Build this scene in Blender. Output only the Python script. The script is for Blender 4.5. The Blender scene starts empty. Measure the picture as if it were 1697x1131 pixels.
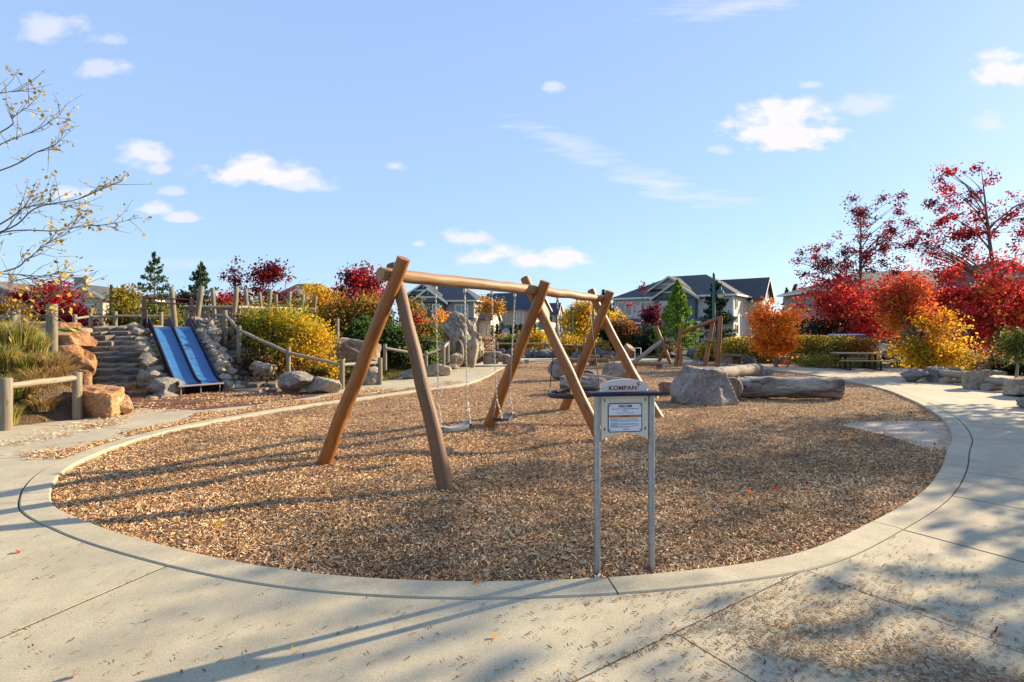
import bpy, bmesh, math, random
import numpy as np
from mathutils import Vector as V, Matrix, noise as mnoise
R = math.radians
S = bpy.context.scene
COL = S.collection
# ------------------------------------------------------------------ camera, sky, sun, exposure
H, F, CX, HY = 1.7, 860.0, 848.5, 544.0        # eye height, focal length in photo pixels, principal column, horizon row
cam = bpy.data.objects.new('camera', bpy.data.cameras.new('camera'))
COL.objects.link(cam)
cam.location = (0, 0, H)
cam.rotation_euler = (R(90), 0, 0)
cam.data.sensor_width = 36
cam.data.lens = 36 * F / 1697
cam.data.shift_y = -21.5 / 1697
cam.data.clip_start, cam.data.clip_end = 0.05, 4000
S.camera = cam
S.view_settings.view_transform = 'Standard'
S.view_settings.look = 'None'
S.view_settings.gamma = 1
S.view_settings.use_curve_mapping = False
S.view_settings.exposure = 1.25
S.cycles.max_bounces = 6
S.cycles.transparent_max_bounces = 4
SUN_EL = R(22.5)
SUN_DIR = V((0.895 * math.cos(SUN_EL), 0.445 * math.cos(SUN_EL), math.sin(SUN_EL))).normalized()
sun = bpy.data.objects.new('sun', bpy.data.lights.new('sun', 'SUN'))
COL.objects.link(sun)
sun.data.energy = 4.8
sun.data.angle = R(0.53)
sun.data.color = (1.0, 0.79, 0.52)
sun.rotation_euler = (-SUN_DIR).to_track_quat('-Z', 'Y').to_euler()

world = bpy.data.worlds.new('World')
S.world = world
world.use_nodes = True
WN, WL = world.node_tree.nodes, world.node_tree.links
WN.clear()
def wnode(t, **kw):
    n = WN.new(t)
    for k, v in kw.items():
        setattr(n, k, v)
    return n
def wm(op, a, b=None, c=None, clamp=False):
    n = WN.new('ShaderNodeMath'); n.operation = op; n.use_clamp = clamp
    for i, x in enumerate((a, b, c)):
        if x is None: continue
        if isinstance(x, (int, float)): n.inputs[i].default_value = x
        else: WL.new(x, n.inputs[i])
    return n.outputs[0]
sky = wnode('ShaderNodeTexSky', sky_type='NISHITA', sun_disc=False)
sky.sun_elevation = SUN_EL
sky.sun_rotation = math.atan2(SUN_DIR.x, SUN_DIR.y)
sky.air_density, sky.dust_density, sky.ozone_density = 1.0, 0.4, 2.0
tc = wnode('ShaderNodeTexCoord')
sep = wnode('ShaderNodeSeparateXYZ'); WL.new(tc.outputs['Generated'], sep.inputs[0])
elev = sep.outputs[2]
ramp = wnode('ShaderNodeValToRGB')
ramp.color_ramp.elements[0].position = 0.0; ramp.color_ramp.elements[0].color = (0.49, 0.735, 1.0, 1)
ramp.color_ramp.elements[1].position = 0.60; ramp.color_ramp.elements[1].color = (0.40, 0.575, 1.0, 1)
e = ramp.color_ramp.elements.new(0.22); e.color = (0.455, 0.675, 1.0, 1)
WL.new(wm('MAXIMUM', elev, 0.0), ramp.inputs[0])
skyscale = wnode('ShaderNodeMix', data_type='RGBA', blend_type='MULTIPLY'); skyscale.inputs[0].default_value = 1
WL.new(ramp.outputs[0], skyscale.inputs[6]); skyscale.inputs[7].default_value = (4.4, 4.4, 4.4, 1)
mixs = wnode('ShaderNodeMix', data_type='RGBA'); mixs.inputs[0].default_value = 0.78
WL.new(sky.outputs[0], mixs.inputs[6]); WL.new(skyscale.outputs[2], mixs.inputs[7])
# clouds: real directions in the sky, broken up by noise
dy = wm('MAXIMUM', sep.outputs[1], 0.02)
u = wm('DIVIDE', sep.outputs[0], dy)
v = wm('DIVIDE', sep.outputs[2], dy)
comb = wnode('ShaderNodeCombineXYZ'); WL.new(u, comb.inputs[0]); WL.new(wm('MULTIPLY', v, 1.7), comb.inputs[1])
nz = wnode('ShaderNodeTexNoise'); nz.inputs['Scale'].default_value = 13; nz.inputs['Detail'].default_value = 7; nz.inputs['Roughness'].default_value = 0.56
WL.new(comb.outputs[0], nz.inputs['Vector'])
nz2 = wnode('ShaderNodeTexNoise'); nz2.inputs['Scale'].default_value = 26; nz2.inputs['Detail'].default_value = 6; nz2.inputs['Roughness'].default_value = 0.6
mp = wnode('ShaderNodeMapping'); mp.inputs['Rotation'].default_value = (0, 0, R(22)); mp.inputs['Scale'].default_value = (0.35, 1.6, 1)
WL.new(comb.outputs[0], mp.inputs[0]); WL.new(mp.outputs[0], nz2.inputs['Vector'])
acc = None
#        px   py   rx  ry  strength  wispy  tilt
CLOUDS = [(425, 290, 88, 30, 1.05, 0, 0), (505, 305, 55, 18, .75, 0, -.1), (1302, 218, 100, 48, 1.35, 0, 0), (1672, 117, 62, 33, 1.35, 0, 0),
          (905, 432, 72, 20, 1.2, 0, 0), (815, 424, 52, 16, 1.1, 0, .15), (240, 258, 44, 26, .85, 0, 0), (258, 280, 22, 12, .6, 0, 0),
          (778, 396, 42, 17, .8, 0, -.2), (78, 46, 60, 34, .62, 0, 0), (175, 118, 44, 20, .55, 0, 0), (250, 348, 32, 15, .8, 0, 0), (308, 361, 38, 10, .72, 0, 0),
          (1200, 14, 150, 22, .62, 1, .1), (960, 250, 150, 26, .55, 1, -.38), (1090, 305, 110, 26, .75, 1, -.3), (1180, 328, 90, 15, .55, 1, -.1),
          (1435, 176, 60, 24, .5, 0, 0), (915, 146, 20, 14, .6, 0, 0), (655, 277, 16, 9, .6, 0, 0), (694, 405, 12, 8, .7, 0, 0), (1340, 141, 22, 9, .5, 0, 0),
          (1640, 205, 30, 20, .42, 0, 0), (110, 322, 50, 14, .7, 0, 0), (1195, 250, 22, 10, .45, 0, 0), (280, 318, 24, 9, .5, 0, 0), (180, 66, 40, 12, .4, 0, 0),
          (250, 438, 220, 9, .3, 1, 0)]
for px, py, rx, ry, st, wispy, tilt in CLOUDS:
    du = wm('SUBTRACT', u, (px - CX) / F); dv = wm('SUBTRACT', v, (HY - py) / F)
    if tilt:
        c_, s_ = math.cos(tilt), math.sin(tilt)
        a = wm('ADD', wm('MULTIPLY', du, c_), wm('MULTIPLY', dv, s_)); b = wm('SUBTRACT', wm('MULTIPLY', dv, c_), wm('MULTIPLY', du, s_))
    else:
        a, b = du, dv
    a = wm('MULTIPLY', a, F / rx)
    b = wm('MULTIPLY', b, F / ry)
    if not wispy:      # flatter underside
        b = wm('MULTIPLY', b, wm('ADD', 1.0, wm('MULTIPLY', wm('LESS_THAN', b, 0.0), 0.45)))
    q = wm('ADD', wm('MULTIPLY', a, a), wm('MULTIPLY', b, b))
    g = wm('SUBTRACT', 1.0 if wispy else 1.13, wm('SQRT', q))
    n_ = nz2.outputs['Fac'] if wispy else nz.outputs['Fac']
    val = wm('MULTIPLY', wm('ADD', g, wm('MULTIPLY', wm('SUBTRACT', n_, 0.5), 3.6)), 1.3 if not wispy else 0.75, clamp=True)
    val = wm('MULTIPLY', val, wm('MULTIPLY', wm('ADD', g, 0.35), 2.2, clamp=True))
    val = wm('MULTIPLY', val, st * (0.95 if not wispy else 0.8))
    acc = val if acc is None else wm('MAXIMUM', acc, val)
acc = wm('MINIMUM', wm('MULTIPLY', acc, wm('GREATER_THAN', sep.outputs[1], 0.05)), 1.0)
cmix = wnode('ShaderNodeMix', data_type='RGBA'); WL.new(acc, cmix.inputs[0])
WL.new(mixs.outputs[2], cmix.inputs[6]); cmix.inputs[7].default_value = (4.2, 4.08, 4.3, 1)
bg = wnode('ShaderNodeBackground'); bg.inputs[1].default_value = 0.10
wo = wnode('ShaderNodeOutputWorld')
WL.new(cmix.outputs[2], bg.inputs[0]); WL.new(bg.outputs[0], wo.inputs[0])

# ------------------------------------------------------------------ helpers
def G(px, py, z=0.0):
    d = (H - z) * F / (py - HY)
    return V(((px - CX) * d / F, d, z))
def P(px, py, d):
    return V(((px - CX) * d / F, d, H - (py - HY) * d / F))
ORG = {}
def tag(o, label=None, cat=None, group=None, kind=None):
    if label: o['label'] = label
    if cat: o['category'] = cat
    if group: o['group'] = group
    if kind: o['kind'] = kind
    return o
def thing(name, label, cat, loc=(0, 0, 0), rz=0.0, group=None):
    o = bpy.data.objects.new(name, None); COL.objects.link(o)
    o.empty_display_size = 0.2
    o.location = loc; o.rotation_euler = (0, 0, rz)
    ORG[o.name] = V(loc)
    return tag(o, label, cat, group)
def link(name, me, parent=None, loc=None):
    o = bpy.data.objects.new(name, me); COL.objects.link(o)
    if parent is not None:
        o.parent = parent
        ORG[o.name] = ORG.get(parent.name, V((0, 0, 0)))
    if loc is not None: o.location = loc
    return o
class MB:
    def __init__(s): s.v = []; s.f = []; s.uv = []; s.sm = []
    def add(s, vs, fs, uvs=None, smooth=False):
        n = len(s.v); s.v += [tuple(p) for p in vs]
        for i, f in enumerate(fs):
            s.f.append([n + k for k in f]); s.sm.append(smooth)
            s.uv.append(uvs[i] if uvs else [(0, 0)] * len(f))
        return s
    def box(s, c, size, rz=0.0, rot=None, bev=0.0):
        hx, hy, hz = size[0] / 2, size[1] / 2, size[2] / 2
        m = rot if rot is not None else Matrix.Rotation(rz, 3, 'Z')
        if bev <= 0:
            pts = [(-hx, -hy, -hz), (hx, -hy, -hz), (hx, hy, -hz), (-hx, hy, -hz), (-hx, -hy, hz), (hx, -hy, hz), (hx, hy, hz), (-hx, hy, hz)]
            fs = [(0, 3, 2, 1), (4, 5, 6, 7), (0, 1, 5, 4), (1, 2, 6, 5), (2, 3, 7, 6), (3, 0, 4, 7)]
        else:
            b = bev; pts = []
            for z, i in ((-hz, b), (-hz + b, 0), (hz - b, 0), (hz, b)):
                pts += [(-hx + i, -hy + i, z), (hx - i, -hy + i, z), (hx - i, hy - i, z), (-hx + i, hy - i, z)]
            fs = [(3, 2, 1, 0), (12, 13, 14, 15)]
            for l in range(3):
                for k in range(4):
                    fs.append((l * 4 + k, l * 4 + (k + 1) % 4, l * 4 + 4 + (k + 1) % 4, l * 4 + 4 + k))
        c = V(c)
        return s.add([c + m @ V(p) for p in pts], fs)
    def tube(s, pts, rad, seg=10, caps=True, closed=False, smooth=True, squash=None, wob=0.0, seed=0):
        pts = [V(p) for p in pts]; n = len(pts)
        if not isinstance(rad, (list, tuple)): rad = [rad] * n
        rg = random.Random(seed)
        rings = []; nrm = None; vlen = 0.0; vs = []; ls = []
        for i, p in enumerate(pts):
            if closed: t = (pts[(i + 1) % n] - pts[i - 1]).normalized()
            else: t = (pts[min(i + 1, n - 1)] - pts[max(i - 1, 0)]).normalized()
            if nrm is None:
                a = V((0, 0, 1)) if abs(t.z) < 0.9 else V((1, 0, 0))
                nrm = t.cross(a).normalized()
            else:
                nrm = (nrm - t * nrm.dot(t)).normalized()
            bt = t.cross(nrm)
            if i: vlen += (p - pts[i - 1]).length
            ls.append(vlen); base = len(vs)
            for k in range(seg):
                an = 2 * math.pi * k / seg
                w = 1 + (wob * (mnoise.noise(V((math.cos(an) * 1.3 + seed, math.sin(an) * 1.3, vlen * 3.1))) + .6 * mnoise.noise(V((math.cos(an) * 3 + seed, math.sin(an) * 3, vlen * 9)))) if wob else 0)
                cx_, cy_ = math.cos(an), math.sin(an)
                if squash: cy_ *= squash
                vs.append(p + (nrm * cx_ + bt * cy_) * rad[i] * w)
        fs = []; uv = []
        m = n if closed else n - 1
        for i in range(m):
            j = (i + 1) % n
            for k in range(seg):
                k2 = (k + 1) % seg
                fs.append((i * seg + k, i * seg + k2, j * seg + k2, j * seg + k))
                r = rad[i] * 2 * math.pi / seg
                uv.append([(k * r, ls[i]), ((k + 1) * r, ls[i]), ((k + 1) * r, ls[i] + (pts[j] - pts[i]).length), (k * r, ls[i] + (pts[j] - pts[i]).length)])
        s.add(vs, fs, uv, smooth)
        if caps and not closed:
            for base, flip, i in ((0, True, 0), ((n - 1) * seg, False, n - 1)):
                f = list(range(seg))
                if flip: f.reverse()
                s.add([vs[base + k] for k in range(seg)], [f], [[(math.cos(2 * math.pi * k / seg) * rad[i] + 7, math.sin(2 * math.pi * k / seg) * rad[i]) for k in f]])
        return s
    def prism(s, poly, axis_o, ax, ay, depth):
        o, ax, ay, dv = V(axis_o), V(ax), V(ay), V(depth)
        n = len(poly)
        a = [o + ax * p[0] + ay * p[1] for p in poly]; b = [p + dv for p in a]
        fs = [list(range(n)), list(range(2 * n - 1, n - 1, -1))]
        fs += [(i, n + i, n + (i + 1) % n, (i + 1) % n) for i in range(n)]
        return s.add(a + b, fs)
    def mesh(s, name, org=V((0, 0, 0))):
        me = bpy.data.meshes.new(name)
        me.from_pydata([(p[0] - org[0], p[1] - org[1], p[2] - org[2]) for p in s.v], [], s.f)
        uvl = me.uv_layers.new(name='UVMap')
        flat = [c for f in s.uv for q in f for c in q]
        uvl.data.foreach_set('uv', flat)
        me.polygons.foreach_set('use_smooth', s.sm)
        me.update()
        return me
    def build(s, name, m, parent=None, local=False, fix=False):
        org = V((0, 0, 0)) if (parent is None or local) else ORG[parent.name]
        me = s.mesh(name, org)
        if fix:
            bm = bmesh.new(); bm.from_mesh(me); bmesh.ops.recalc_face_normals(bm, faces=bm.faces); bm.to_mesh(me); bm.free()
        me.materials.append(m)
        return link(name, me, parent)
def quadmesh(name, verts, nf, cols=None, smooth=False, k=4):
    """verts (nf*k,3): nf separate k-gons"""
    me = bpy.data.meshes.new(name)
    n = nf * k
    me.vertices.add(n); me.vertices.foreach_set('co', np.ascontiguousarray(verts, dtype=np.float32).ravel())
    me.loops.add(n); me.loops.foreach_set('vertex_index', np.arange(n, dtype=np.int32))
    me.polygons.add(nf); me.polygons.foreach_set('loop_start', np.arange(0, n, k, dtype=np.int32))
    if cols is not None:
        ca = me.color_attributes.new('Col', 'FLOAT_COLOR', 'CORNER')
        c4 = np.ones((nf, k, 4), np.float32); c4[:, :, :3] = cols[:, None, :]
        ca.data.foreach_set('color', c4.ravel())
    me.update(); me.validate()
    return me
# ------------------------------------------------------------------ materials
class Mat:
    def __init__(s, name):
        s.m = bpy.data.materials.new(name); s.m.use_nodes = True
        s.nt = s.m.node_tree; s.N = s.nt.nodes; s.L = s.nt.links
        s.b = s.N['Principled BSDF']
        s.b.inputs['Roughness'].default_value = 0.85
        s.tc = s.N.new('ShaderNodeTexCoord')
    def set(s, **kw):
        for k, v in kw.items(): s.b.inputs[k.replace('_', ' ')].default_value = v
        return s
    def n(s, t, **kw):
        x = s.N.new(t)
        for k, v in kw.items(): setattr(x, k, v)
        return x
    def con(s, a, b):
        s.L.new(a, b)
    def inp(s, sock, x):
        if hasattr(x, 'is_output'): s.L.new(x, sock)
        elif isinstance(x, (tuple, list)) and len(x) == 3 and sock.type == 'RGBA': sock.default_value = (*x, 1)
        else: sock.default_value = x
    def coord(s, kind='Object', scale=(1, 1, 1), rot=(0, 0, 0)):
        mp = s.n('ShaderNodeMapping'); s.L.new(s.tc.outputs[kind], mp.inputs[0])
        mp.inputs['Scale'].default_value = scale; mp.inputs['Rotation'].default_value = rot
        return mp.outputs[0]
    def geo(s): return s.n('ShaderNodeNewGeometry').outputs['Position']
    def noise(s, vec, scale, detail=5, rough=0.6, dist=0.0, out='Fac'):
        x = s.n('ShaderNodeTexNoise'); x.inputs['Scale'].default_value = scale; x.inputs['Detail'].default_value = detail
        x.inputs['Roughness'].default_value = rough; x.inputs['Distortion'].default_value = dist
        s.L.new(vec, x.inputs['Vector']); return x.outputs[out]
    def voro(s, vec, scale, feat='F1', out='Distance', rnd=1.0):
        x = s.n('ShaderNodeTexVoronoi', feature=feat); x.inputs['Scale'].default_value = scale; x.inputs['Randomness'].default_value = rnd
        s.L.new(vec, x.inputs['Vector']); return x.outputs[out]
    def ramp(s, fac, stops, interp='LINEAR'):
        x = s.n('ShaderNodeValToRGB'); cr = x.color_ramp; cr.interpolation = interp
        cr.elements[0].position, cr.elements[0].color = stops[0][0], (*stops[0][1], 1)
        cr.elements[1].position, cr.elements[1].color = stops[-1][0], (*stops[-1][1], 1)
        for p, c in stops[1:-1]:
            e = cr.elements.new(p); e.color = (*c, 1)
        s.L.new(fac, x.inputs[0]); return x.outputs[0]
    def mix(s, fac, a, b, mode='MIX'):
        x = s.n('ShaderNodeMix', data_type='RGBA', blend_type=mode)
        s.inp(x.inputs[0], fac); s.inp(x.inputs[6], a); s.inp(x.inputs[7], b)
        return x.outputs[2]
    def math(s, op, a, b=None, clamp=False):
        x = s.n('ShaderNodeMath', operation=op, use_clamp=clamp)
        s.inp(x.inputs[0], a)
        if b is not None: s.inp(x.inputs[1], b)
        return x.outputs[0]
    def color(s, c): s.inp(s.b.inputs['Base Color'], c); return s
    def bump(s, h, strength=0.5, dist=0.01):
        x = s.n('ShaderNodeBump'); x.inputs['Strength'].default_value = strength; x.inputs['Distance'].default_value = dist
        s.L.new(h, x.inputs['Height']); s.L.new(x.outputs[0], s.b.inputs['Normal']); return s
def sc(c, k): return tuple(min(1, x * k) for x in c)
def simple(name, col, rough=0.8, metal=0.0, amt=0.18, nscale=6, bump=0.2, bscale=40, bdist=0.004):
    m = Mat(name); m.set(Roughness=rough, Metallic=metal)
    vec = m.coord()
    f = m.noise(vec, nscale)
    m.color(m.ramp(f, [(0.25, sc(col, 1 - amt)), (0.75, sc(col, 1 + amt))]))
    if bump: m.bump(m.noise(vec, bscale), bump, bdist)
    return m.m
def wood(name, dark, light, grey=None, gscale=1.0, crack=0.35, rough=0.7, streak=1.0):
    m = Mat(name); m.set(Roughness=rough)
    a = m.coord('UV', (26 * gscale, 1.3 * gscale, 1))
    g1 = m.noise(a, 1.0, 6, 0.65, 0.4)
    b_ = m.coord('UV', (2.2, 1.2, 1))
    g2 = m.noise(b_, 1.6, 4, 0.6, 0.3)
    c = m.ramp(g1, [(0.28, dark), (0.62, light), (0.85, sc(light, 1.15))])
    c = m.mix(m.math('MULTIPLY', m.math('SUBTRACT', g2, 0.42, True), 1.6 * streak, True), c, sc(dark, 0.75))
    if grey:
        c = m.mix(m.ramp(m.noise(m.coord('UV', (5, .8, 1)), 1.3, 5, .65), [(0.4, (0, 0, 0)), (0.62, (1, 1, 1))]), c, grey)
    cr = m.noise(m.coord('UV', (13, 0.42, 1)), 1.0, 4, 0.55, 0.2)
    line = m.math('SUBTRACT', 1.0, m.math('MULTIPLY', m.math('ABSOLUTE', m.math('SUBTRACT', cr, 0.5)), 34), True)
    line = m.math('MULTIPLY', line, m.math('MULTIPLY', m.math('SUBTRACT', m.noise(m.coord('UV', (3, .7, 1)), 1.0, 2), 0.45, True), 5, True))
    c = m.mix(m.math('MULTIPLY', line, crack), c, sc(dark, 0.22))
    kn = m.voro(m.coord('UV', (5.5, 1.7, 1)), 1.0); kn = m.math('MULTIPLY', m.math('SUBTRACT', .17, m.math('ADD', kn, m.math('MULTIPLY', g2, .08)), True), 9, True)
    c = m.mix(m.math('MULTIPLY', kn, crack), c, sc(dark, .35))
    m.color(c)
    m.bump(m.math('SUBTRACT', g1, m.math('MULTIPLY', line, crack * 1.5)), 0.45, 0.006)
    return m.m
def rockmat(name, c1, c2, c3, lich=(0.46, 0.42, 0.35), lamt=0.55, scale=1.0, bump=0.9, ov=0.45):
    m = Mat(name); m.set(Roughness=0.92)
    vec = m.geo()
    n1 = m.noise(vec, 2.2 * scale, 8, 0.62, 0.3)
    n2 = m.noise(vec, 9 * scale, 6, 0.65)
    n3 = m.noise(vec, 45, 4, 0.7)
    c = m.ramp(n1, [(0.3, c1), (0.5, c2), (0.7, c3)])
    c = m.mix(m.math('MULTIPLY', m.math('SUBTRACT', n2, 0.54, True), 5 * lamt, True), c, lich)
    c = m.mix(m.math('MULTIPLY', m.math('SUBTRACT', 0.42, n2, True), 5, True), c, sc(c1, 0.6))
    n4 = m.noise(vec, 17 * scale, 5, .7, .5)
    c = m.mix(ov, c, m.ramp(n4, [(0.34, (0.16, .15, .14)), (0.5, (.5, .5, .5)), (0.66, (0.88, .86, .82))]), 'OVERLAY')
    c = m.mix(0.5, c, m.ramp(n3, [(0.3, (0.25, .25, .25)), (0.7, (0.8, .8, .8))]), 'OVERLAY')
    ck = m.voro(vec, 2.6 * scale, 'DISTANCE_TO_EDGE'); c = m.mix(m.math('MULTIPLY', m.math('LESS_THAN', m.math('ADD', ck, m.math('MULTIPLY', n2, .03)), .026), .4), c, sc(c1, .4))
    m.color(c)
    h = m.math('ADD', m.math('MULTIPLY', m.noise(vec, 7, 9, 0.68), 1.0), m.math('MULTIPLY', n3, 0.12))
    m.bump(h, bump, 0.09)
    return m.m
def leafmat(name, transl=0.58):
    m = Mat(name)
    at = m.n('ShaderNodeVertexColor', layer_name='Col')
    c = m.mix(0.35, at.outputs[0], m.ramp(m.noise(m.geo(), 30, 3), [(0.3, (.3, .3, .3)), (.7, (.72, .72, .72))]), 'OVERLAY')
    m.set(Roughness=0.62); m.b.inputs['Specular IOR Level'].default_value = 0.3
    m.color(c)
    t = m.n('ShaderNodeBsdfTranslucent'); m.L.new(c, t.inputs[0])
    mx = m.n('ShaderNodeMixShader'); mx.inputs[0].default_value = transl
    m.L.new(m.b.outputs[0], mx.inputs[1]); m.L.new(t.outputs[0], mx.inputs[2])
    m.L.new(mx.outputs[0], m.N['Material Output'].inputs[0])
    return m.m
LEAF = leafmat('leaf')
NEEDLE = leafmat('needle', 0.3)
GRASS = leafmat('grass_blade', 0.55)
def chipmat():
    m = Mat('wood_chip'); at = m.n('ShaderNodeVertexColor', layer_name='Col')
    m.color(m.mix(0.4, at.outputs[0], m.ramp(m.noise(m.geo(), 160, 3), [(0.3, (.25, .25, .25)), (.7, (.75, .75, .75))]), 'OVERLAY'))
    m.set(Roughness=0.8); return m.m
CHIP = chipmat()
def concrete():
    m = Mat('concrete'); m.set(Roughness=0.88)
    p = m.geo()
    big = m.noise(p, 0.55, 6, 0.6)
    mid = m.noise(p, 3.5, 6, 0.65)
    fine = m.noise(p, 85, 5, 0.8)
    c = m.ramp(big, [(0.32, (0.365, 0.322, 0.218)), (0.68, (0.475, 0.428, 0.295))])
    c = m.mix(0.55, c, m.ramp(mid, [(0.3, (.36, .36, .35)), (0.7, (.60, .60, .60))]), 'OVERLAY')
    c = m.mix(0.5, c, m.ramp(fine, [(0.32, (.20, .20, .20)), (0.68, (.78, .78, .78))]), 'OVERLAY')
    st = m.math('MULTIPLY', m.math('SUBTRACT', m.noise(p, 1.4, 7, 0.7, 1.2), 0.60, True), 4.0, True)
    c = m.mix(m.math('MULTIPLY', st, 0.65), c, (0.20, 0.165, 0.115))
    sp = m.math('LESS_THAN', m.voro(p, 38), 0.13)
    c = m.mix(m.math('MULTIPLY', sp, m.math('MULTIPLY', m.math('SUBTRACT', mid, .45, True), 3, True)), c, (0.16, 0.13, 0.1))
    m.color(c)
    m.bump(m.math('ADD', fine, m.math('MULTIPLY', m.noise(p, 30, 4), 0.8)), 0.35, 0.003)
    return m.m
CONC = concrete()
def mulchmat():
    m = Mat('mulch'); m.set(Roughness=0.95)
    p = m.geo()
    warp = m.n('ShaderNodeVectorMath', operation='ADD')
    nn = m.n('ShaderNodeTexNoise'); nn.inputs['Scale'].default_value = 5; m.L.new(p, nn.inputs['Vector'])
    m.L.new(p, warp.inputs[0])
    sc_ = m.n('ShaderNodeVectorMath', operation='SCALE'); m.L.new(nn.outputs['Color'], sc_.inputs[0]); sc_.inputs['Scale'].default_value = 0.25
    m.L.new(sc_.outputs[0], warp.inputs[1])
    def layer(rot, s):
        mp = m.n('ShaderNodeMapping'); m.L.new(warp.outputs[0], mp.inputs[0]); mp.inputs['Rotation'].default_value = (0, 0, rot); mp.inputs['Scale'].default_value = s
        return mp.outputs[0]
    v1 = m.voro(layer(0.5, (30, 90, 30)), 1, out='Color'); d1 = m.voro(layer(0.5, (30, 90, 30)), 1)
    v2 = m.voro(layer(2.0, (26, 84, 30)), 1, out='Color'); d2 = m.voro(layer(2.0, (26, 84, 30)), 1)
    sep1 = m.n('ShaderNodeSeparateColor'); m.L.new(m.mix(m.math('GREATER_THAN', m.noise(p, 16, 2), 0.5), v1, v2), sep1.inputs[0])
    c = m.ramp(sep1.outputs[0], [(0.0, (0.05, 0.022, 0.010)), (0.35, (0.19, 0.095, 0.042)), (0.6, (0.38, 0.225, 0.105)), (0.85, (0.57, 0.39, 0.21)), (1.0, (0.72, 0.56, 0.37))])
    big = m.noise(p, 0.8, 6, 0.65)
    c = m.mix(0.7, c, m.ramp(big, [(0.3, (.36, .33, .31)), (0.68, (.62, .6, .56))]), 'OVERLAY')
    m.color(c)
    m.bump(m.math('ADD', m.math('MULTIPLY', m.math('ADD', d1, d2), -0.6), m.math('MULTIPLY', m.noise(p, 9, 6), 1.2)), 0.9, 0.03)
    return m.m
MULCH = mulchmat()
def grassground(name='lawn', c1=(0.045, 0.06, 0.012), c2=(0.14, 0.15, 0.03), c3=(0.26, 0.21, 0.075)):
    m = Mat(name); m.set(Roughness=0.95); p = m.geo()
    n1 = m.noise(p, 1.1, 7, 0.65); n2 = m.noise(p, 45, 4, 0.7)
    c = m.ramp(m.math('ADD', m.math('MULTIPLY', n1, .6), m.math('MULTIPLY', n2, .4)), [(0.35, c1), (0.5, c2), (0.66, c3)])
    m.color(c); m.bump(n2, 0.8, 0.04); return m.m
LAWN = grassground()
def soilmat(name, c1, c2, c3):
    m = Mat(name); m.set(Roughness=0.97); p = m.geo()
    n2 = m.noise(p, 26, 6, 0.72); n1 = m.noise(p, 1.3, 6, .6)
    m.color(m.ramp(m.math('ADD', m.math('MULTIPLY', n1, .45), m.math('MULTIPLY', n2, .55)), [(0.36, c1), (0.5, c2), (0.64, c3)]))
    m.bump(n2, 0.9, 0.04); return m.m
SOIL = soilmat('bark_soil', (0.05, 0.03, 0.017), (0.14, 0.085, 0.045), (0.28, 0.175, 0.09))
JOINT = soilmat('joint_soil', (0.02, 0.018, 0.012), (0.045, 0.036, 0.022), (0.08, 0.06, 0.035))
RUBBER = soilmat('red_rubber', (0.075, 0.024, 0.013), (0.13, 0.045, 0.024), (0.22, 0.09, 0.048))
ASPH = soilmat('asphalt', (0.04, 0.04, 0.042), (0.055, 0.055, 0.055), (0.075, 0.073, 0.07))
W_OIL = wood('oiled_log', (0.15, 0.047, 0.008), (0.39, 0.145, 0.024), (0.27, 0.108, 0.028), 1.0, 0.7, 0.5, 1.3)
W_BEAM = wood('pale_log', (0.15, 0.066, 0.022), (0.38, 0.20, 0.076), (0.31, 0.195, 0.10), 1.0, 0.75, 0.62)
W_MID = wood('brown_log', (0.07, 0.030, 0.011), (0.20, 0.093, 0.034), (0.16, 0.088, 0.042), 1.0, 0.8, 0.62)
W_POST = wood('weathered_post', (0.13, 0.105, 0.065), (0.27, 0.215, 0.14), (0.20, 0.185, 0.145), 1.0, 0.5, 0.85)
W_RAIL = wood('weathered_rail', (0.21, 0.165, 0.105), (0.39, 0.32, 0.22), (0.32, 0.29, 0.23), 1.0, 0.45, 0.85)
W_GREY = wood('grey_drift_log', (0.03, 0.022, 0.016), (0.19, 0.145, 0.105), (0.36, 0.32, 0.27), 0.55, 0.95, 0.9, 2.6)
W_BARK = wood('bark', (0.05, 0.038, 0.03), (0.16, 0.13, 0.10), (0.2, 0.18, 0.155), 0.8, 0.6, 0.95)
W_PALEBARK = wood('pale_bark', (0.16, 0.13, 0.10), (0.36, 0.32, 0.26), None, 0.8, 0.3, 0.9)
W_TABLE = wood('table_plank', (0.30, 0.19, 0.10), (0.47, 0.32, 0.19), None, 1.0, 0.2, 0.6)
ROCK = rockmat('grey_granite', (0.12, 0.108, 0.09), (0.235, 0.213, 0.178), (0.37, 0.335, 0.275))
ROCKD = rockmat('dark_basalt', (0.06, 0.065, 0.07), (0.12, 0.125, 0.13), (0.2, 0.2, 0.2), lamt=0.2)
ROCKT = rockmat('tan_stone', (0.14, 0.108, 0.07), (0.275, 0.215, 0.145), (0.42, 0.335, 0.23))
ROCKO = rockmat('orange_sandstone', (0.20, 0.085, 0.035), (0.40, 0.20, 0.085), (0.56, 0.35, 0.175), lich=(0.55, 0.42, 0.27), lamt=0.3)
ROCKP = rockmat('pale_rock', (0.18, 0.148, 0.108), (0.32, 0.27, 0.20), (0.47, 0.405, 0.305))
STEPG = rockmat('step_stone_grey', (0.12, 0.107, 0.09), (0.19, 0.17, 0.14), (0.27, 0.24, 0.195), lamt=.12, bump=.5, ov=.15)
STEPT = rockmat('step_stone_tan', (0.18, 0.137, 0.09), (0.27, 0.21, 0.143), (0.36, 0.285, 0.195), lamt=.12, bump=.5, ov=.15)
STEPB = rockmat('step_stone_brown', (0.09, 0.067, 0.046), (0.14, 0.107, 0.075), (0.21, 0.165, 0.117), lamt=.12, bump=.5, ov=.15)
GALV = simple('galvanised_steel', (0.33, 0.37, 0.40), 0.42, 0.75, 0.25, 14, 0.12, 60)
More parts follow.
